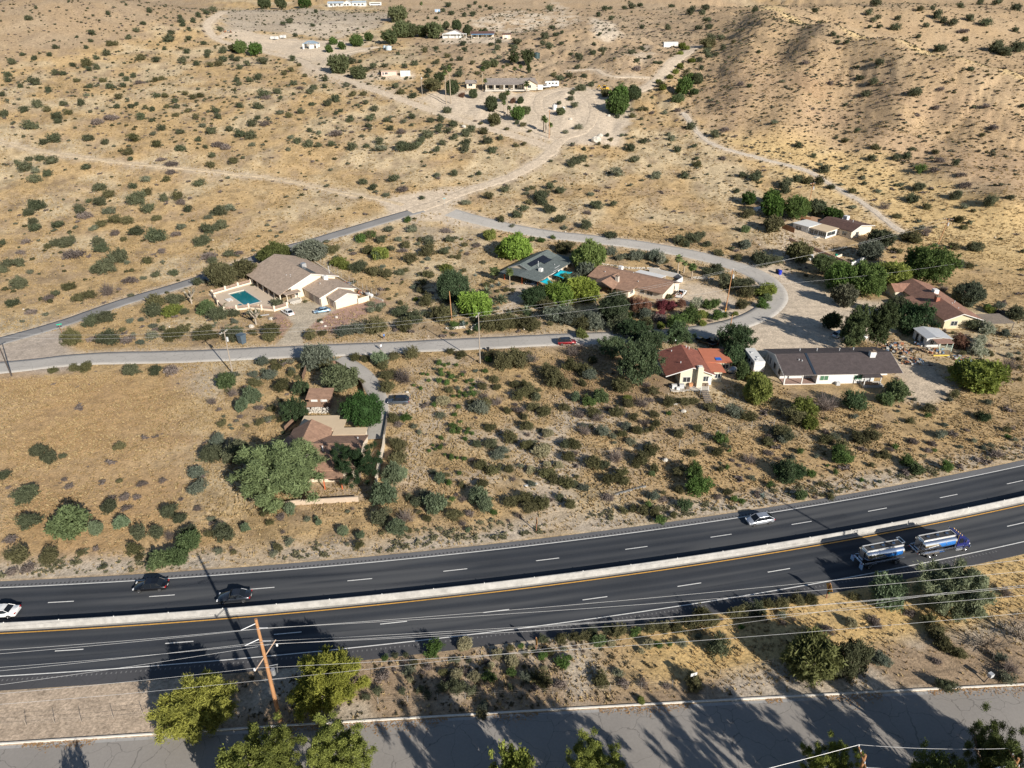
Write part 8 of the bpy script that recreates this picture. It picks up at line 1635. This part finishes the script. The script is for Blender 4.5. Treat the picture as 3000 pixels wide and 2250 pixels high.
for q in (Vector((-.85, -1.3, -.1)), Vector((.95, 1.6, .5))): MB().tube(lean * .62 + q, lean * .62 + q + Vector((0, 0, .3)), .12, .1, 8).obj('insulator', INSUL, rt); ATT.append(Vector((PA[0], PA[1], 0)) + lean * .62 + q + Vector((0, 0, .3)))
MB().tube(lean * .50 + Vector((.55, 0, -.3)), lean * .50 + Vector((.55, 0, .5)), .26, .26, 12).obj('meter_can', METAL, rt); MB().tube(lean * .56, lean * .56 + Vector((1.2, .2, .1)), .04, .04, 6).tube(lean * .56 + Vector((1.1, .2, .1)), lean * .52 + Vector((.9, .2, -.6)), .03, .03, 6).obj('bracket', METAL, rt); MB().tube(lean * .43 + Vector((-1.6, -.15, 0)), lean * .43 + Vector((1.8, .15, 0)), .03, .03, 5).obj('cable_clamp', METAL, rt)
ATT.append(Vector((PA[0], PA[1], 0)) + lean * .43)
WL = [  # for each wire: pixel at the left edge and right edge of the photo, matched to the attachment order
    ((0, 1900), (3000, 1682)), ((0, 1910), (3000, 1723)), ((0, 1952), (3000, 1728)), ((0, 1961), (3000, 1752)), ((0, 1992), (3000, 1805)), ((0, 2002), (3000, 1730))]
names_ = ['topmost highway wire on the left standoff', 'second highway wire on the right standoff', 'third highway wire on the lower left standoff', 'fourth highway wire on the lower right standoff', 'near crossarm wire of the tall pole', 'far crossarm wire of the tall pole', 'lowest cable of the tall pole']
hts = [w.z for w in ATT]
RT_ = [1650, 1684, 1725, 1730, 1806, 1754]; LF_ = [1902, 1913, 1953, 1963, 2030, 2004]
ends_r, ends_l = [], []
for i in range(6):
    zr = hts[i] + 2.9; e = Vector((*ray_z(3000, RT_[i], zr), zr)); e2 = ATT[i] + (e - ATT[i]) * 1.25; e2.z = hts[i] + 5.2; ends_r.append(e2); wire(ATT[i], e2, 1.1, names_[i] + ' running to the right', .016, 24)
    e = Vector((*ray_z(0, LF_[i], hts[i] - .2), hts[i] - .2)); e2 = ATT[i] + (e - ATT[i]) * 1.5; e2.z = hts[i]; ends_l.append(e2); wire(ATT[i], e2, .35, names_[i] + ' running to the left', .015, 14)
for nm, E_, lb in (('big_r', ends_r, 'next tall pole of the highway line standing off to the right'), ('big_l', ends_l, 'next tall pole of the highway line standing off to the left')):
    c_ = sum(E_, Vector()) / 6; pole(nm, ((76.0, 56.0) if nm == 'big_r' else (c_.x, c_.y)), (0, 0), (26.0 if nm == 'big_r' else 16.6), POLEB, lb, 1.3, 1.3, .6, r=.25)
l0 = ATT[6]; wire(l0, Vector((l0.x + 85, l0.y + 12, 7.4)), .9, names_[6] + ' running to the right', .014, 20); wire(l0, Vector((l0.x - 45, l0.y - 4, 7.2)), .4, names_[6] + ' running to the left', .014)
# pole tops at the bottom edge
def low_pole(key, u, v, z, rot, lab, h2=None):
    x, y = ray_z(u, v, z); g = hz(x, y) if y > float(kerb_y(x)) else -.03
    pole(key, (x, y), (0, 0), z - g, POLEB, lab, 1.25, rot, .45, r=.2, z=g)
    return x, y, z
lx, ly, lz = low_pole('low', 2536, 2212, 11.2, 1.45, 'pole top with insulators breaking the bottom edge at the right')
lx2, ly2, lz2 = low_pole('low2', 2985, 2222, 8.4, 1.45, 'pole top with lamp arm in the bottom right corner')
wa = POLES['low'][1][3]; wb = POLES['low2'][1][3]; wire(wa, wb, .35, 'pale wire between the two bottom edge poles', .018); wire(POLES['low'][1][0], POLES['low2'][1][0], .3, 'lower wire between the two bottom edge poles', .016)
wire(wa, wa + Vector((-34, -7.5, 0)), .4, 'pale wire leaving the bottom edge pole to the left', .018); wire(wb, wb + Vector((30, 5, 0)), .3, 'pale wire leaving the corner pole to the right', .018)
MB().path([(0, 0, lz2 - 1.2), (-1.0, -.3, lz2 - .6), (-2.1, -.6, lz2 - .5)], .05).tube((-2.1, -.6, lz2 - .5), (-2.7, -.75, lz2 - .52), .12, .1, 8).obj('lamp_arm', METAL, POLES['low2'][0])

# ------------------------------------------------------------------ fences, signs, people, small things
def post_line(t, pts, label, h=1.25, mt=None, wires_=(.35, .7, 1.05)):
    P = [Q(t, x, y) for x, y in pts]; root = empty('wire_fence', P[0][0], P[0][1], hz(*P[0]), 0, label, 'fence'); o = root.location; L = [Vector((p[0] - o.x, p[1] - o.y, hz(*p) - o.z)) for p in P]
    for q in L: MB().tube(q - Vector((0, 0, .2)), q + Vector((0, 0, h)), .035, .03, 6).obj('post', mt or METAL, root)
    m = MB()
    for z in wires_: m.path([q + Vector((0, 0, z)) for q in L], .008, 4)
    m.obj('fence_wire', POLEW, root)
post_line('X2', [(-60, 1330), (215, 1315), (447, 1300), (663, 1290), (925, 1268), (1168, 1250)], 'dark posted wire fence on the pale verge at the lower left', 1.3, POLEW)
post_line('X4', [(-530, 1140), (-290, 1125), (-50, 1110), (175, 1100), (415, 1080), (642, 1075), (882, 1060), (1113, 1055), (1345, 1035), (1600, 1020), (1850, 1000)], 'thin wire fence along the weedy near verge', 1.2)
post_line('X5', [(240, 730), (415, 690), (580, 660)], 'short wire fence on the grey slope near the white mailbox sign', 1.2)
POSTB = mat('rusty sign post', (.22, .10, .06), .9, .15)
def edge_sign(t, xb, yb, h, s, label, green=False):
    p = Q(t, xb, yb); root = empty('road_sign', p[0], p[1], None, .12, label, 'road sign'); MB().box(-.06, .06, -.06, .06, -.3, h).obj('post', POSTB, root)
    c = h - s * .75; o = MB().extrude([(-s * .75, c), (0, c - s * .75), (s * .75, c), (0, c + s * .75)], .062, .085, 'x'); o.obj('panel', mat('amber sign face', (.60, .30, .05), .5, .08), root)
    if green: MB().box(.062, .08, -.3, .3, .9, 1.3).obj('plate', mat('green sign face', (.02, .32, .16), .5), root)
edge_sign('H3', 1365, 1510, 2.7, 1.0, 'amber diamond sign seen edge on at the weedy near verge'); edge_sign('H3', 1370, 212, 2.9, .9, 'diamond sign seen edge on on the bank across the highway'); edge_sign('X5', 930, 225, 2.9, 1.2, 'diamond sign with small green plate beside the tanker', True)
p_ = Q('X5', 62, 790); sg = empty('street_sign', p_[0], p_[1], None, .3, 'white panel sign on a post in a bush near the kerb', 'sign'); MB().tube((0, 0, -.2), (0, 0, 2.2), .04, .04, 6).obj('post', METAL, sg); MB().box(-.45, .45, -.02, .02, 1.7, 2.2).obj('panel', WHT, sg)
p_ = Q('Z6', 505, 1325); sg = empty('street_sign', p_[0], p_[1], None, .5, 'green street name sign at the left road junction', 'sign'); MB().tube((0, 0, -.2), (0, 0, 2.7), .05, .05, 6).obj('post', POLEB, sg); MB().box(-.6, .6, -.03, .03, 2.7, 3.0).obj('panel', mat('street sign green', (.01, .36, .22), .5), sg)
p_ = Q('Y2', 745, 300); sg = empty('street_sign', p_[0], p_[1], None, .5, 'small street sign at the upper dirt fork', 'sign'); MB().tube((0, 0, -.2), (0, 0, 2.6), .05, .05, 6).obj('post', METAL, sg); MB().box(-.5, .5, -.03, .03, 2.5, 2.8).obj('panel', mat('street sign teal', (.10, .30, .32), .5), sg)
for x in (612, 640): pass
def bin_(t, x, y, c, label, s=1.0, rot=.2):
    p = Q(t, x, y); root = empty('trash_bin', p[0], p[1], max(hz(*p), float(base(*p))), rot, label, 'bin'); m_ = mat('bin ' + label[:9], c, .5, .05)
    MB().loft([[(-.28 * s, -.3 * s, 0), (.28 * s, -.3 * s, 0), (.28 * s, .3 * s, 0), (-.28 * s, .3 * s, 0)], [(-.36 * s, -.38 * s, 1.0 * s), (.36 * s, -.38 * s, 1.0 * s), (.36 * s, .38 * s, 1.0 * s), (-.36 * s, .38 * s, 1.0 * s)]]).obj('body', m_, root); MB().box(-.4 * s, .4 * s, -.42 * s, .42 * s, 1.01 * s, 1.08 * s).obj('lid', m_, root); [MB().tube((k * .3 * s - .03, .34 * s, .1), (k * .3 * s + .03, .34 * s, .1), .1, .1, 8).obj('wheel', RUB, root) for k in (-1, 1)]
bin_('Y5', 395, 838, (.01, .03, .42), 'blue wheeled bin at the outer road edge', 1.25); bin_('Y5', 373, 828, (.04, .04, .045), 'black wheeled bin beside the blue wheeled bin', 1.2); bin_('Y1', 592, 1310, (.07, .10, .13), 'dark grey dumpster bin at the street edge', 2.3, 1.0); bin_('Y5', 880, 690, (.01, .25, .16), 'green bin on the walled yard'); bin_('Y2', 1120, 1560, (.02, .02, .02), 'black bin right of the grey street pole', .9); bin_('Y6', 1105, 405, (.02, .02, .025), 'black bin beside the black pickup', 1.6)
def mailbox(t, x, y, label, mt):
    p = Q(t, x, y); root = empty('mailbox', p[0], p[1], None, .3, label, 'mailbox'); MB().box(-.05, .05, -.05, .05, -.2, 1.0).obj('post', BARK, root); MB().extrude([(.14 * math.cos(a), 1.15 + .14 * math.sin(a)) for a in np.linspace(0, math.pi, 8)] + [(-.14, 1.0), (.14, 1.0)], -.26, .26, 'y').obj('box', mt, root)
mailbox('Y1', 985, 1535, 'left of the two dark mailboxes at the near street edge', DARKW); mailbox('Y1', 1015, 1540, 'right of the two dark mailboxes at the near street edge', DARKW); mailbox('Y3', 820, 1440, 'tan mailbox post below the hedge at the street edge', STUC)
mailbox('Z3', 1610, 1500, 'white mailbox left of the driveway pole', WHT)
p_ = Q('X5', 1960, 770); sg = empty('tilted_box', p_[0], p_[1], None, .4, 'tilted grey utility box on the grey slope at the lower right', 'box'); MB().tube((-.3, 0, -.2), (.5, 0, .8), .09, .09, 6).obj('post', BARK, sg); MB().box(.3, .9, -.25, .25, .75, 1.25).obj('box', GREYM, sg)
def boulder(t, x, y, s, label):
    p = Q(t, x, y); r = random.Random(int(x)); m = MB().sphere((0, 0, s * .3), s, 9, 6, (1, .75, .7)); m.v = [(a + r.uniform(-.1, .1) * s, b + r.uniform(-.1, .1) * s, c + r.uniform(-.1, .1) * s) for a, b, c in m.v]; o = m.obj('boulder', mat('white boulder', (.46, .43, .38), .95, .2, 2), None); o.location = (*p, hz(*p)); tag(o, label, 'boulder')
for t, x, y, s, lb in [('Y1', 905, 1055, .75, 'white boulder below the white sedan'), ('Y1', 690, 1140, .8, 'white boulder at the foot of the joshua tree'), ('Y1', 1445, 1085, .55, 'upper white boulder on the pink gravel'), ('Y1', 1485, 1130, .45, 'lower white boulder on the pink gravel'), ('Y1', 1605, 1030, .5, 'grey boulder in the middle of the pink gravel'), ('X7', 258, 415, .4, 'white stone on the ground above the grey crossover'), ('Z4', 460, 1320, 2.6, 'tall pale boulder cluster on the dirt island'), ('Z4', 500, 1280, 1.4, 'flat pale boulder behind the tall cluster'), ('Z4', 225, 1115, 1.0, 'white rock inside the driveway loop'), ('Z4', 580, 1070, 1.0, 'white rock below the bright green trees'), ('Z3', 770, 1385, 1.2, 'white rock at the dirt road edge'), ('Y4', 1720, 900, 1.1, 'pale boulder below the banded pole'), ('X8', 640, 25, .6, 'white rubbish bundle on the dry slope'), ('X8', 470, 470, .6, 'white chunk under the blue grey shrub')]: boulder(t, x, y, s, lb)
def rails_row():
    P = [Q('Z4', x, y) for x, y in ((205, 1348), (232, 1355), (260, 1362), (288, 1370), (315, 1378))]
    for k, p in enumerate(P): o = MB().box(-.15, .15, -.15, .15, -.2, .8).box(-.17, .17, -.17, .17, .8, .88).obj('bollard', BARK, None); o.location = (*p, hz(*p)); tag(o, 'short dark wooden bollard in the row at the driveway entrance', 'bollard', 'bollards at the driveway entrance')
rails_row()
def person(t, x, y, label, shirt, shorts, hair, head, stride):
    p = Q(t, x, y); me = bpy.data.meshes.new('person'); s = stride
    J = [((0, 0, .95), .13), ((0, 0, 1.15), .125), ((0, 0, 1.38), .15), ((0, 0, 1.50), .055), ((0, .01, 1.57), .085), ((0, .015, 1.68), .098), ((0, 0, 1.75), .06),
         ((-.10, 0, .88), .095), ((-.11, s * .12, .5), .065), ((-.11, s * .02 + (-.14 if s > 0 else .1), .09), .042), ((-.11, s * .02 + (-.02 if s > 0 else .22), .04), .035),
         ((.10, 0, .88), .095), ((.11, -s * .06, .5), .065), ((.11, -s * .22, .10), .042), ((.11, -s * .22 + .13, .04), .035),
         ((-.19, 0, 1.40), .062), ((-.25, -s * .08, 1.14), .045), ((-.25, s * .06, .90), .034), ((-.25, s * .09, .80), .030), ((.19, 0, 1.40), .062), ((.25, s * .08, 1.14), .045), ((.25, s * .16, .92), .034), ((.25, s * .2, .82), .030)]
    E_ = [(0, 1), (1, 2), (2, 3), (3, 4), (4, 5), (5, 6), (0, 7), (7, 8), (8, 9), (9, 10), (0, 11), (11, 12), (12, 13), (13, 14), (2, 15), (15, 16), (16, 17), (17, 18), (2, 19), (19, 20), (20, 21), (21, 22)]
    me.from_pydata([j[0] for j in J], E_, []); o = bpy.data.objects.new('person', me); C.objects.link(o); sk = o.modifiers.new('skin', 'SKIN'); sk.use_smooth_shade = True
    for v, j in zip(me.skin_vertices[0].data, J): v.radius = (j[1], j[1]); v.use_root = False
    me.skin_vertices[0].data[0].use_root = True; ss = o.modifiers.new('sub', 'SUBSURF'); ss.levels = 1; ss.render_levels = 1; me.materials.append(mat('skin tone', (.46, .27, .19), .6, .05))
    o.location = (*p, max(hz(*p), float(base(*p)) + .05)); o.rotation_euler = (0, 0, head); tag(o, label, 'person')
    MB().loft([[(a * math.cos(q), b * math.sin(q), z) for q in np.linspace(0, 6.283, 14, endpoint=False)] for z, a, b in ((.90, .185, .15), (1.1, .18, .145), (1.38, .21, .155), (1.48, .12, .1))]).obj('shirt', shirt, o, smooth=True)
    for sx, dy in ((-1, s * .12), (1, -s * .06)): MB().loft([[(sx * .105 + a * math.cos(q), dy * f + a * math.sin(q), z) for q in np.linspace(0, 6.283, 10, endpoint=False)] for z, a, f in ((.93, .115, 0), (.7, .105, .5), (.52, .10, .95))]).obj('shorts', shorts, o, smooth=True); MB().tube((sx * .19, 0, 1.42), (sx * .24, -sx * s * .05 * -1, 1.22), .075, .065, 8).obj('sleeve', shirt, o, smooth=True)
    MB().sphere((0, -.01, 1.70), .118, 10, 6, (1, 1.05, .9)).obj('hair', hair, o, smooth=True); MB().box(-.055, -.03, .105, .115, 1.66, 1.675).box(.03, .055, .105, .115, 1.66, 1.675).obj('eyes', DARKW, o); MB().sphere((0, .12, 1.64), .018, 6, 4).obj('nose', MATS['skin tone'], o)
    for sx in (-1, 1):
        hx, hy, hz_ = sx * .25, (s * .09 if sx < 0 else s * .2), .80 if sx < 0 else .82
        for k in range(4): MB().tube((hx - .02 + .013 * k, hy + .02 * (k - 1.5), hz_ - .01), (hx - .015 + .012 * k, hy + .02 * (k - 1.5) + .01, hz_ - .085 + abs(k - 1.4) * .01), .009, .006, 5).obj('finger', MATS['skin tone'], o)
        MB().tube((hx, hy + .03, hz_ + .02), (hx - sx * .01, hy + .06, hz_ - .035), .010, .007, 5).obj('thumb', MATS['skin tone'], o)
person('Y1', 2123, 1270, 'person in a bright blue shirt walking at the far edge of the street', mat('blue shirt', (.05, .17, .42), .8), mat('dark shorts', (.03, .03, .04), .9), mat('dark hair', (.03, .02, .015), .8), .6, 1); person('Y1', 2090, 1385, 'person in a pale top walking in the middle of the street', mat('pale blue shirt', (.62, .72, .80), .8), mat('grey shorts', (.16, .17, .19), .9), mat('brown hair', (.10, .06, .035), .8), .9, -1)
# yard bits by the houses
for t, x, y, lb, mt_ in [('Y1', 830, 1010, 'grey bench frame in front of the pool wall', GREYM), ('Y6', 690, 1045, 'grey plank lying on the slope below the patio', CONC), ('X7', 1260, 1165, 'white plank lying in the lot', WHT)]:
    p = Q(t, x, y); o = MB().box(-1.2, 1.2, -.2, .2, .05, .16).box(-1.1, -1.0, -.15, .15, -.15, .05).box(1.0, 1.1, -.15, .15, -.15, .05).obj('plank', mt_, None); o.location = (*p, hz(*p)); o.rotation_euler = (0, 0, .3); tag(o, lb, 'plank')
sl = empty('wooden_steps', *Q('Y6', 1000, 1000), None, .05, 'grey wooden steps going down from the red roofed house patio', 'steps'); m_ = MB(); [m_.box(-.8, .8, -2 + k * .55, -1.5 + k * .55, -.1 + k * .16, .02 + k * .16) for k in range(8)]; m_.obj('treads', mat('weathered grey wood', (0, 0, 0)), sl); posts(sl, [(-.8, 2.3), (.8, 2.3)], 2.2, .07, TRIM)

# ------------------------------------------------------------------ a label of its own for every shrub
LM = [(640, 860, 'the swimming pool'), (830, 800, 'the tan roofed house'), (700, 950, 'the poolside joshua tree'), (860, 960, 'the pink gravel yard'), (1560, 790, 'the green roofed house'), (1850, 830, 'the brown roofed house'), (2470, 690, 'the desert house'), (2720, 870, 'the ranch house'), (2690, 990, 'the tin shed'), (2430, 1070, 'the long white house'), (2020, 1060, 'the red roofed house'), (2210, 1060, 'the travel trailer'),
      (940, 1310, 'the brown shingle house'), (930, 1170, 'the garden shed'), (780, 1390, 'the huge palo verde'), (1170, 1177, 'the grey crossover'), (1060, 1200, 'the round driveway tree'), (675, 1060, 'the transformer pole'), (1405, 1050, 'the lot street pole'), (1325, 920, 'the bare brown pole'), (1660, 1005, 'the red crossover'), (2130, 880, 'the banded pole'), (2280, 795, 'the blue bin'), (2230, 1525, 'the silver hatchback'), (2640, 1620, 'the tanker truck'),
      (450, 1707, 'the black sedan'), (690, 1745, 'the charcoal coupe'), (1573, 1540, 'the far bank sign'), (1570, 1890, 'the near verge sign'), (2425, 1720, 'the sign beside the tanker'), (575, 2050, 'the left roadside palo verde'), (960, 2020, 'the right roadside palo verde'), (2650, 1700, 'the tanker side palo verde'), (2030, 1985, 'the white panel sign'), (1210, 600, 'the upper dirt fork'), (1600, 440, 'the driveway entrance'), (1500, 260, 'the tile roofed house'),
      (1790, 265, 'the yellow excavator'), (1640, 310, 'the white well tanks'), (1330, 110, 'the gabled far house'), (1580, 165, 'the dark water tank'), (910, 130, 'the blue roofed pavilion'), (1140, 215, 'the pink walled shed'), (1000, 10, 'the hilltop house'), (900, 200, 'the far junction'), (630, 90, 'the rusty machinery heap'), (360, 480, 'the thin dirt track bend'), (60, 415, 'the thin track start'), (700, 510, 'the thin track end'), (180, 940, 'the green street sign'), (1965, 130, 'the white canyon shed'), (2070, 415, 'the dry wash head'),
      (2370, 500, 'the mid dry wash'), (2520, 595, 'the lower dry wash'), (2375, 600, 'the desert house pole'), (2750, 690, 'the leaning double pole'), (600, 340, 'the left straw patch'), (250, 330, 'the far left field'), (300, 640, 'the mid left field'), (560, 650, 'the field behind the pool'), (120, 720, 'the left field edge'), (300, 150, 'the dark far left slope'), (950, 430, 'the field between tracks'), (1030, 300, 'the long dirt road'), (2500, 130, 'the hill crest'), (2850, 100, 'the rear hill slope'), (2800, 450, 'the steep right hillside'), (2300, 200, 'the left hill shoulder'),
      (1850, 60, 'the pale bluff ridge'), (1750, 520, 'the brushy flat'), (2050, 620, 'the flat behind the loop'), (1600, 620, 'the loop road bend'), (300, 1220, 'the bare orange slope'), (220, 1530, 'the lower left bank'), (900, 1500, 'the mid highway bank'), (1450, 1250, 'the mid vacant lot'), (1700, 1400, 'the lower vacant lot'), (2250, 1350, 'the hatchback slope'), (2800, 1300, 'the right highway bank'), (1100, 800, 'the dry side lot'), (2920, 1000, 'the right edge scrub')]
def demote():
    """past 300 of a kind in view the smallest become one object"""
    global PLANTS
    names = {}
    for a in PLANTS: names.setdefault(KIND[a[1]][0], []).append(a)
    for nm, L in names.items():
        if len(L) <= 300: continue
        L.sort(key=lambda a: -a[4] * depth_scale((a[5][0], a[5][1], float(base(*a[5])))))
        Vs, Fs, Ts, n = [], [], [], 0
        for a in L[300:]:
            o = a[0]; me = o.data; v = np.empty(len(me.vertices) * 3, np.float32); me.vertices.foreach_get('co', v); v = v.reshape(-1, 3) * np.array(o.scale)
            c, s_ = math.cos(o.rotation_euler.z), math.sin(o.rotation_euler.z); v = np.c_[v[:, 0] * c - v[:, 1] * s_, v[:, 0] * s_ + v[:, 1] * c, v[:, 2]] + np.array(o.location)
            f = np.empty(len(me.loops), np.int32); me.loops.foreach_get('vertex_index', f); t = np.empty(len(me.vertices), np.float32); me.attributes['tint'].data.foreach_get('value', t)
            Vs.append(v); Fs.append(f.reshape(-1, 4) + n); Ts.append(t); n += len(v); bpy.data.objects.remove(o)
        gone = set(id(a) for a in L[300:]); PLANTS = [a for a in PLANTS if id(a) not in gone]
        tag(np_mesh('distant_' + nm + 's', np.vstack(Vs), np.vstack(Fs), KIND[L[0][1]][2], tint=np.concatenate(Ts)), 'many tiny ' + KIND[L[0][1]][5] + ' shrubs dotted over the far slopes', 'shrubs', kind='stuff')
demote()
def shrub_labels():
    B = {}
    for o, k, u, v, wm, p in PLANTS:
        i = min(range(len(LM)), key=lambda q: (LM[q][0] - u) ** 2 + ((LM[q][1] - v) * 1.3) ** 2)
        dx, dy = u - LM[i][0], v - LM[i][1]
        side = ('right of' if dx > 0 else 'left of') if abs(dx) > abs(dy) * 1.3 else ('below' if dy > 0 else 'above')
        sz = 'small' if wm < 1.8 else ('mid sized' if wm < 3.4 else 'large')
        B.setdefault((KIND[k][5], sz, side, LM[i][2]), []).append((math.hypot(dx, dy), o, k))
    ORD = ['nearest', 'second nearest', 'third nearest', 'fourth nearest', 'fifth nearest', 'sixth nearest', 'seventh nearest', 'eighth nearest', 'ninth nearest']
    GR = {'green_shrub': 'dark green desert shrubs', 'dense_shrub': 'dense dark green desert shrubs', 'leafy_shrub': 'leafy bright green shrubs', 'olive_shrub': 'olive green desert shrubs', 'sage_shrub': 'pale sage desert shrubs', 'dry_shrub': 'dry grey desert shrubs', 'yellow_shrub': 'yellow green desert shrubs', 'feathery_shrub': 'feathery green desert shrubs', 'red_shrub': 'red and rusty garden shrubs', 'flowering_shrub': 'white flowering shrubs'}
    for (look, sz, side, lm), L in B.items():
        L.sort(key=lambda a: a[0])
        for n, (d, o, k) in enumerate(L):
            q = '' if len(L) == 1 else (ORD[n] + ' ' if n < 9 else 'further ')
            tag(o, f'{q}{sz} {look} shrub {side} {lm}', 'shrub', GR[KIND[k][0]])
shrub_labels()
